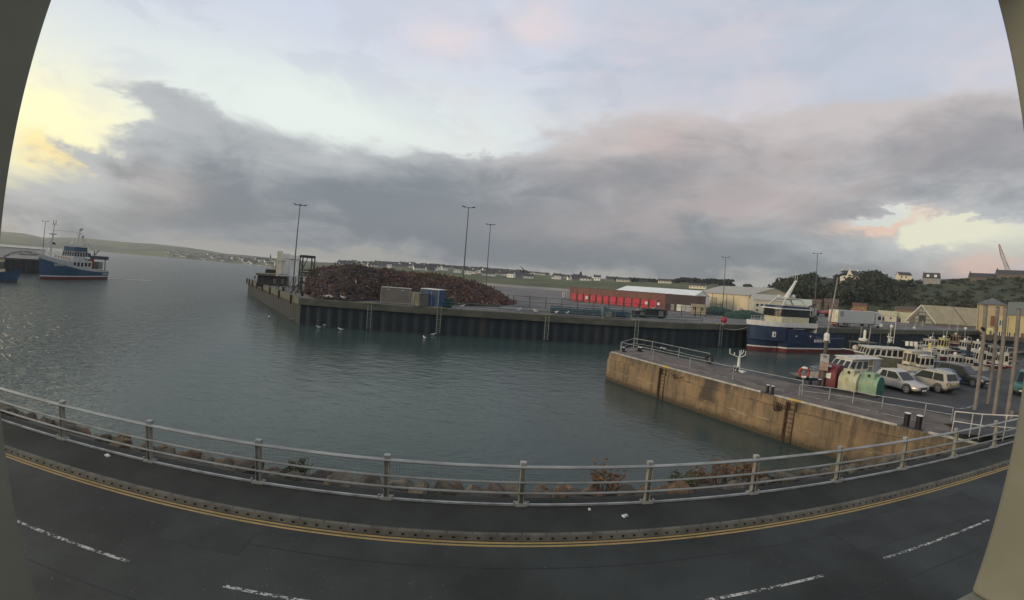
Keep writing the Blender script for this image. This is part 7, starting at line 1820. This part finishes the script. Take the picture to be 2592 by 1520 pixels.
# a dark bird in flight over the far houses
p = AT(1327, 686, 70); mb = MB()
mb.loft([[Vector((x, math.cos(k * PI / 3) * r, math.sin(k * PI / 3) * r)) for k in range(6)] for x, r in ((-.35, .02), (-.1, .09), (.15, .10), (.32, .05), (.42, .01))], close=True)
for sg in (-1, 1): mb.raw([(-.12, sg * .06, .03), (.16, sg * .06, .03), (.10, sg * .5, .22), (-.10, sg * .5, .20), (-.16, sg * 1.0, .10), (-.05, sg * 1.0, .10)], [(0, 1, 2, 3), (3, 2, 5, 4)])
o = mb.build('flying_bird', mat('bird_dark', (.03, .03, .03), .9)); o.location = p; o.rotation_euler = (.5, .2, 2.2); o.scale = (1.3, 1.3, 1.3)
tag(o, 'dark bird flying low over the far houses', 'bird')

# ================================================================== FAR HOUSES, TREES, CRANE
slate = mat('house_slate', (.045, .045, .050), .8, var=.2); redroof = mat('house_red_roof', (.12, .055, .040), .8, var=.2)
wallW = mat('house_white', (.78, .76, .68), .8, var=.05); wallG = mat('house_grey', (.26, .25, .23), .8, var=.15); wallC = mat('house_cream', (.68, .62, .48), .8, var=.05)
def mini_house_me(name, L, D, h, rh, wm, rm, two=False):
    mb_ = MB(); mb_.prism([(-L / 2, -D / 2), (L / 2, -D / 2), (L / 2, D / 2), (-L / 2, D / 2)], -1.5, h)
    for x in (-L / 2, L / 2): mb_.face((x, -D / 2, h), (x, D / 2, h), (x, 0, h + rh))
    mb_.mat(1)
    for s in (-1, 1): mb_.face((-L / 2 - .3, s * (D / 2 + .4), h - .3), (L / 2 + .3, s * (D / 2 + .4), h - .3), (L / 2 + .3, 0, h + rh + .1), (-L / 2 - .3, 0, h + rh + .1))
    for x in (-L / 2 + .6, L / 2 - .6): mb_.box((x, 0, h + rh + .4), (.8, .8, 1.2))
    mb_.mat(2)
    for k in range(max(2, int(L / 3))):
        mb_.box((-L / 2 + (k + .5) * L / max(2, int(L / 3)), -D / 2 - .02, h * .55), (1.0, .08, 1.1))
    return mb_.build(name, [wm, rm, win_m])
protos = []
for i, (L, D, h, rh, wm, rm) in enumerate(((11, 7, 2.7, 2.6, wallW, slate), (9, 7, 4.6, 2.6, wallW, slate), (14, 7, 2.6, 2.2, wallW, slate), (10, 7, 3.0, 2.8, wallG, slate), (16, 8, 2.8, 2.4, wallC, slate), (8, 6, 4.5, 2.4, wallW, slate), (20, 8, 3.0, 2.2, wallG, slate))):
    protos.append(mini_house_me('far_house', L, D, h, rh, wm, rm))
used = set()
def place_house(k, loc, rz, label, group):
    o_ = protos[k]
    if k in used: o_ = protos[k].copy(); COL.objects.link(o_)
    used.add(k); o_.location = loc; o_.rotation_euler = (0, 0, rz); tag(o_, label, 'house', group); return o_
rnd = random.Random(21)
GM = 'houses spread over the far green bank'; LM = 'small distant house among the rows on the far green bank'
for i in range(105):
    px = rnd.uniform(850, 1480); a = AZEL(px, 700)[0]
    tt = rnd.choice((.52, .55, .58, .62, .66, .72, .80, .9)) + rnd.uniform(-.02, .02)
    if px < 1000 and tt < .6: continue
    r, z = hill_mid.rz(a, tt); k = rnd.choice((0, 0, 1, 2, 3, 4, 0, 1, 6, 5, 3))
    place_house(k, pol(a, r, z), -R(a) + rnd.uniform(-.5, .5), LM, GM)
for px, tt, k, lab in ((1503, .50, 0, 'low white bungalow left of the conifers'), (1515, .50, 2, None), (1485, .5, 2, 'low white bungalow in front of the conifers on the bank')):
    pass
for px, tt, k, lab in ((1482, .53, 2, 'low white house directly below the dark conifers on the bank'), (1512, .56, 5, 'white house with a dark roof first right of the conifers'), (1545, .56, 3, 'grey house with trees second right of the conifers'), (1578, .55, 4, 'long bright white house third right of the conifers'), (1625, .58, 6, 'long low grey house above the white shed roof'), (1683, .56, 4, 'low house with white gables above the right of the white shed'), (1768, .35, 4, 'cream gabled house among the trees above the beige warehouse')):
    a = AZEL(px, 705)[0]; r, z = hill_mid.rz(a, tt); place_house(k, pol(a, r, z), -R(a) + rnd.uniform(-.3, .3), lab, None)
GL = 'houses of the town across the bay'; LL_ = 'tiny pale house of the town across the bay'
for i in range(95):
    px = rnd.uniform(420, 702) if i < 75 else rnd.uniform(700, 770); a = AZEL(px, 650)[0]; tt = rnd.uniform(.06, .55)
    if px < 520 and rnd.random() < .5: tt = rnd.uniform(.03, .2)
    r, z = hill_left.rz(a, tt); o = place_house(rnd.choice((0, 1, 3, 4, 6, 2)), pol(a, r, z + .5), -R(a) + rnd.uniform(-.6, .6), LL_, GL); o.scale = (.8,) * 3
# long pale sheds in the fields at the left
for x0, x1, py, lab in ((136, 242, 621, 'long pale shed roof in the fields behind the left trawler'), (262, 290, 614, 'isolated long white barn on the far hillside at the left')):
    a0, a1 = AZEL(x0, py)[0], AZEL(x1, py)[0]; A, B = AT(x0, py - 2, 2700), AT(x1, py + (4 if x1 - x0 > 60 else 1), 2700); L_ = (B - A).length; c = (A + B) / 2
    t = thing('far_barn', lab, 'barn', (c.x, c.y, c.z - 12), math.atan2(B.y - A.y, B.x - A.x))
    mb = MB(); mb.prism([(-L_ / 2, -8), (L_ / 2, -8), (L_ / 2, 8), (-L_ / 2, 8)], -8, 9); mb.build('walls', wallW, t); mb = MB(); mb.prism([(-L_ / 2, -9), (L_ / 2, -9), (L_ / 2, 9), (-L_ / 2, 9)], 9.02, [9.3, 9.3, 14, 14]); mb.build('roof', wallW, t)
# church steeple
a = AZEL(685, 650)[0]; r, z = hill_left.rz(a, .75); t = thing('church', 'tiny dark church steeple on the town skyline', 'church', pol(a, r, z - 3), -R(a))
mb = MB(); mb.box((0, 0, 7), (6, 6, 14)); mb.build('tower', slate, t); mb = MB(); mb.lathe([(4, 14), (.2, 34)], (0, 0, 0), 6); mb.build('spire', slate, t); mb = MB(); mb.box((10, 0, 4), (16, 8, 8)); mb.build('nave', wallG, t); t.scale = (.5, .5, .5)

# ---- trees
leaf_d = mat('leaf_dark', (.026, .036, .018), .9, var=.45, vs=.25); leaf_m = mat('leaf_mid', (.040, .050, .022), .9, var=.4, vs=.25); bark = mat('bark', (.045, .038, .03), .9, var=.3)
def crown_mb(rw, cx, cy, cz, rx, ry, rz_, n, leaf, mb_=None, shape='round'):
    mb_ = mb_ or MB()
    lobes = [(rw.gauss(0, .38), rw.gauss(0, .38), rw.uniform(-.35, .55), rw.uniform(.35, .62)) for _ in range(9)]
    for _ in range(n):
        if shape == 'cone':
            u = rw.random() ** .8; a = rw.uniform(0, 6.28); rr_ = (1 - u) * (1 - rw.random() ** 2 * .5) * (1 + .25 * math.sin(u * 40)); p = Vector((math.cos(a) * rr_ * rx, math.sin(a) * rr_ * ry, (u * 2 - 1) * rz_))
        else:
            l = lobes[rw.randrange(9)]; d = Vector((rw.gauss(0, 1), rw.gauss(0, 1), rw.gauss(0, 1))).normalized() * (l[3] * (1 - .35 * rw.random() ** 2)); p = Vector(((l[0] + d.x) * rx, (l[1] + d.y) * ry, (l[2] + d.z) * rz_))
        p += Vector((cx, cy, cz)); s = leaf * rw.uniform(.6, 1.3)
        M_ = Matrix.Rotation(rw.uniform(0, 6.28), 3, 'Z') @ Matrix.Rotation(rw.uniform(-1.2, 1.2), 3, 'X') @ Matrix.Rotation(rw.uniform(-1, 1), 3, 'Y')
        q_ = [M_ @ Vector(v) * s + p for v in ((-.5, -.3, 0), (.1, -.5, .12), (.5, .1, 0), (.0, .5, -.1), (-.45, .2, .08))]; mb_.face(*q_)
    return mb_
def tree(label, base, h, w_, n, leaf, m, shape='round', seed=0, group=None):
    rw = random.Random(seed); t_ = thing('tree', label, 'tree', base, 0, group)
    mb_ = MB(); mb_.tube([(0, 0, -1), (.1 * h * .1, 0, h * .35), (0, .02 * h, h * .8)], .035 * h, 6, .012 * h)
    for k in range(5):
        a = k * 1.3; mb_.tube([(0, 0, h * (.3 + .08 * k)), (math.cos(a) * w_ * .3, math.sin(a) * w_ * .3, h * (.5 + .08 * k))], .012 * h, 4, .004 * h)
    mb_.build('trunk', bark, t_)
    crown_mb(rw, 0, 0, h * (.58 if shape == 'round' else .54), w_ / 2, w_ / 2, h * (.44 if shape == 'round' else .48), n, leaf, None, shape).build('crown', m, t_)
    return t_
def hill_tree(hill, px, tt, toppx, w_, lab, seed, shape='round', m=None, n=420, leaf=1.6, group=None):
    a = AZEL(px, 700)[0]; r, z = hill.rz(a, tt); b_ = pol(a, r, z); h_ = max(4, UP(px, toppx, b_) - z)
    return tree(lab, b_, h_ * 1.04, w_, n, leaf, m or leaf_d, shape, seed, group)
hill_tree(hill_mid, 1470, .62, 690, 9, 'tallest dark conifer on the green bank skyline', 1, 'cone')
hill_tree(hill_mid, 1461, .6, 698, 8, 'smaller conifer left of the tallest one on the bank', 2, 'cone'); hill_tree(hill_mid, 1480, .6, 699, 8, 'bushy conifer right of the tallest one on the bank', 3)
for i, (px, top, w_, lab) in enumerate(((1612, 706, 22, 'rounded tree left over the white shed roof'), (1650, 707, 26, 'wide low tree over the middle of the white shed roof'), (1710, 708, 20, 'round tree left of the gap in the skyline trees'), (1733, 707, 24, 'first tree of the dark clump left of the gable house'), (1748, 705, 26, 'tallest tree of the dark clump left of the gable house'), (1764, 708, 24, 'last tree of the dark clump above the gable house'), (1783, 713, 16, 'small tree right of the gable house'), (1798, 707, 24, 'left tree of the dark skyline clump by the fourth lamp post'), (1813, 706, 24, 'middle tree of the dark skyline clump by the fourth lamp post'), (1830, 708, 24, 'right tree of the dark skyline clump by the fourth lamp post'), (1842, 716, 18, 'outermost right tree of the dark skyline clump'), (1893, 721, 12, 'lone small tree on the skyline above the warehouse roof'), (1560, 703, 14, 'small tree between the white houses on the bank'), (1600, 706, 16, 'tree right of the long bright white house'))):
    hill_tree(hill_mid, px, .58, top, w_, lab, 30 + i, n=520, leaf=2.4)
for i, px in enumerate(range(900, 1440, 27)):
    a = AZEL(px, 690)[0]; sky_y = interp(crest_px if False else [(850, 664), (958, 667), (1028, 668), (1171, 678), (1320, 688), (1439, 700)], px)
    hill_tree(hill_mid, px + rnd.uniform(-8, 8), .93, sky_y - rnd.uniform(.5, 3.5), rnd.uniform(16, 34), 'dark tree on the skyline behind the far houses', 60 + i, n=160, leaf=4, group='trees on the skyline behind the far houses')
# wooded part of the right hill: one mass
mb = MB(); rw = random.Random(77)
tops = ae([(1955, 724), (1970, 715), (1985, 708), (1992, 706.6), (2030.6, 697.5), (2060, 692), (2074.5, 689), (2100, 692), (2121, 695.5), (2135, 712), (2150, 712), (2160, 706), (2172, 695), (2188, 688), (2205, 686), (2219, 684), (2232, 692), (2245, 701), (2255, 706), (2271, 708), (2300, 710)])
a0, a1 = tops[0][0], tops[-1][0]
for i in range(330):
    a = rw.uniform(a0 - .5, a1 + .3); tt = rw.uniform(.10, 1.0)
    gap = 40.6 < a < 43.2
    if gap and .30 < tt < .97: continue
    if a > 47.5 and tt < .55 and rw.random() < .85: continue
    r, z = hill_right.rz(a, tt); p = pol(a, r, z)
    if 40.7 < a < 43.1 and math.degrees(math.atan((z + 7 - H) / r)) > AZEL(2150, 719)[1]: continue
    zmax = H + r * math.tan(R(interp(tops, a)))
    h_ = min(rw.uniform(7, 12), max(2.5, (zmax - z) / .98)) if tt > .6 else rw.uniform(5, 11)
    w_ = h_ * rw.uniform(.8, 1.3)
    crown_mb(rw, p.x, p.y, z + h_ * .5, w_ / 2, w_ / 2, h_ * .52, int(70 + 6 * h_), 1.5, mb.mat(0 if rw.random() < .6 else 1))
o = mb.build('wood', [leaf_d, leaf_m]); stuff(o, 'dark green wood covering the hillside right of the trawler', 'wood')
# scrub and bushes over the rest of the slope
mb = MB(); rw = random.Random(78)
for i in range(520):
    a = rw.uniform(33, 68); tt = rw.uniform(.03, .98); r, z = hill_right.rz(a, tt); p = pol(a, r, z); s = rw.uniform(1.0, 3.0)
    crown_mb(rw, p.x, p.y, z + s * .2, s * 1.1, s * 1.1, s * .5, 26, 1.2, mb.mat(0 if rw.random() < .45 else 1))
o = mb.build('scrub', [leaf_d, mat('scrub_olive', (.038, .045, .017), .9, var=.3, vs=.3)]); stuff(o, 'low scrub scattered over the right hillside', 'scrub')

# ---- houses on the right hill
def villa(label, px, py_base, r, L, D, h, rh, wm, rm, rz_off=0.0, gable=False, wins=((.2, .3), (.8, .3), (.2, .75), (.5, .75), (.8, .75)), chim=2):
    b_ = AT(px, py_base, r); t_ = thing('hill_house', label, 'house', b_, -R(AZEL(px, py_base)[0]) + rz_off)
    mb_ = MB(); mb_.prism([(-L / 2, -D / 2), (L / 2, -D / 2), (L / 2, D / 2), (-L / 2, D / 2)], -3, h)
    for x in (-L / 2, L / 2): mb_.face((x, -D / 2, h), (x, D / 2, h), (x, 0, h + rh))
    mb_.build('walls', wm, t_)
    mb_ = MB()
    for s in (-1, 1): mb_.raw([(-L / 2 - .2, s * (D / 2 + .3), h - .2), (L / 2 + .2, s * (D / 2 + .3), h - .2), (L / 2 + .2, 0, h + rh + .05), (-L / 2 - .2, 0, h + rh + .05), (-L / 2 - .2, s * (D / 2 + .3), h), (L / 2 + .2, s * (D / 2 + .3), h), (L / 2 + .2, 0, h + rh + .25), (-L / 2 - .2, 0, h + rh + .25)], [(3, 2, 1, 0), (4, 5, 6, 7), (0, 1, 5, 4), (1, 2, 6, 5), (2, 3, 7, 6), (3, 0, 4, 7)])
    ro = mb_.build('roof', rm, t_)
    for k in range(chim):
        mb_ = MB(); mb_.box(((-L / 2 + .5) if k == 0 else (L / 2 - .5), 0, h + rh + .5), (.7, .9, 1.5)); mb_.build('chimney', wm, ro)
    if gable:
        gw = L * .36; gx = -L * .08
        mb_ = MB(); mb_.prism([(gx - gw / 2, -D / 2 - 1.2), (gx + gw / 2, -D / 2 - 1.2), (gx + gw / 2, 0), (gx - gw / 2, 0)], -3, h); mb_.raw([(gx - gw / 2, -D / 2 - 1.2, h), (gx + gw / 2, -D / 2 - 1.2, h), (gx, -D / 2 - 1.2, h + rh * 1.05), (gx - gw / 2, 0, h), (gx + gw / 2, 0, h), (gx, 0, h + rh * 1.05)], [(0, 1, 2), (0, 2, 5, 3), (1, 4, 5, 2)]); mb_.build('front_gable', wm, t_)
        mb_ = MB(); mb_.box((gx, -D / 2 - .9, h + rh + .6), (.7, .7, 1.8)); mb_.build('chimney', wm, ro)
    for u, v in wins:
        x = (u - .5) * L; y = -D / 2 - .04
        if gable and abs(x + L * .08) < L * .18: y -= 1.2
        mb_ = MB(); mb_.box((x, y, h * v), (L * .10, .1, h * .24)); mb_.build('window', win_m, t_)
    return t_
villa('white house with a steep front gable among the trees on the right hill', 2150, 719, 330, 11.5, 7, 5.6, 3.4, wallC, slate, .25, True, ((.12, .25), (.42, .25), (.12, .72), (.42, .72), (.85, .72)))
villa('cream house with a dark roof standing alone on the right hill crest', 2287, 718, 345, 8.5, 7, 5.6, 2.0, wallC, slate, .35, False, ((.2, .28), (.55, .25), (.8, .28), (.2, .75), (.55, .75)), 0)
villa('dark roofed house with two white dormers on the right hill crest', 2358, 712, 362, 11, 8, 2.0, 3.6, wallG, slate, .1, False, (), 1)
a = AT(2350, 703.5, 354); b = AT(2366, 703.5, 354)
for p in (a, b):
    pass
for px, lab, L_, hh in ((2487, 'long dark roofed house on the crest left of the crane', 17, 1.2), (2560, 'dark roofed house on the crest below the crane', 19, 1.0)):
    villa(lab, px, 707 if px < 2500 else 699, 372, L_, 9, hh, 2.6, mat('dim_brown_wall', (.1, .1, .1)), slate, .2, False, (), 1)
tdorm = [o for o in bpy.data.objects if o.get('label', '').startswith('dark roofed house with two white')][0]
for x in (-2.8, 2.2):
    mb = MB(); mb.box((x, -4.2, 3.4), (1.7, 1.2, 1.7)); mb.build('dormer', wallW, tdorm)
# ---- crane jib over the crest
cb0 = AT(2548, 690, 420); t = thing('crane', 'lattice jib of a pale rusty crane rising over the right hill crest', 'crane', (cb0.x, cb0.y, cb0.z - 14), -R(AZEL(2548, 690)[0]))
tip = AT(2529, 619, 420); lx = -(tip - cb0).length * .30
top = tip.z - cb0.z + 14
cr_w = mat('crane_pale', (.36, .33, .30), .6, var=.3, vs=.3); cr_r = mat('crane_rust', (.30, .13, .06), .7, var=.3, vs=.3)
def lattice(p0, p1, w0, w1, m, n_=9):
    p0, p1 = Vector(p0), Vector(p1); mb_ = MB(); cs_ = []
    for i in range(n_ + 1):
        c = p0.lerp(p1, i / n_); w_ = w0 + (w1 - w0) * i / n_; cs_.append([c + Vector((a * w_, b * w_, 0)) for a, b in ((-1, -1), (1, -1), (1, 1), (-1, 1))])
    for k in range(4): mb_.tube([c[k] for c in cs_], .24, 4)
    for i in range(n_):
        for k in range(4): mb_.tube([cs_[i][k], cs_[i + 1][(k + 1) % 4]], .10, 3); mb_.tube([cs_[i][k], cs_[i][(k + 1) % 4]], .08, 3)
    return mb_, m
xt_ = -(Vector((tip.x - cb0.x, tip.y - cb0.y, 0)).length)
mb, m = lattice((1.5, 0, 14), (xt_ * .62, 0, 14 + (top - 14) * .62), 1.5, 1.2, cr_w); mb.build('lower_jib', m, t)
mb, m = lattice((xt_ * .62, 0, 14 + (top - 14) * .62), (xt_, 0, top), 1.2, .35, cr_r, 6); mb.build('upper_jib', m, t)
mb, m = lattice((1.5, 0, 0), (1.5, 0, 15), 1.9, 1.9, cr_w, 4); mb.build('tower', m, t)
mb = MB(); mb.tube([(1.5 + 2.2, 0, 13), (xt_ * .45, 0, 14 + (top - 14) * .5)], .18, 4); mb.build('stay', cr_w, t)

# ================================================================== ROAD WEAR, HAZE
patch_m = mat('road_patch', (0.030, 0.033, 0.032), 0.8, var=0.25, vs=0.8, bump=0.4, bs=60)
for (pa_, pb_, na_, nb_) in (((2040, 1300), (2420, 1240), 6.05, 7.2), ((430, 1330), (620, 1385), 6.5, 7.3)):
    s0, s1 = srn(*pa_, RZ)[0], srn(*pb_, RZ)[0]
    struct(quadstrip(s0, s1, na_, nb_, RZ + 0.003, 2).build('road_patch', patch_m))
crack_m = mat('sealed_joint', (0.018, 0.019, 0.019), 0.6, var=0)
rw = random.Random(4)
for n_ in (4.9, 6.9):
    mb = MB(); pts = [RN(SA + i * 1.2, n_ + 0.06 * mnoise.noise(Vector((i * .35, n_, 0))), RZ + 0.005) for i in range(112)]
    mb.loft([[p - EN * .012, p + EN * .012] for p in pts], caps=False); struct(mb.build('road_joint', crack_m))
# sea air
hz = MB(); hz.box((0, 0, 21), (6200, 6200, 58)); hm = bpy.data.materials.new('sea_haze'); hm.use_nodes = True
nt = hm.node_tree; nt.nodes.clear(); vo = nt.nodes.new('ShaderNodeVolumePrincipled'); oo = nt.nodes.new('ShaderNodeOutputMaterial'); nt.links.new(vo.outputs[0], oo.inputs['Volume'])
vo.inputs['Color'].default_value = (0.86, 0.90, 0.92, 1); vo.inputs['Density'].default_value = 0.00020; vo.inputs['Anisotropy'].default_value = 0.2
o = hz.build('haze', hm); o['kind'] = 'stuff'
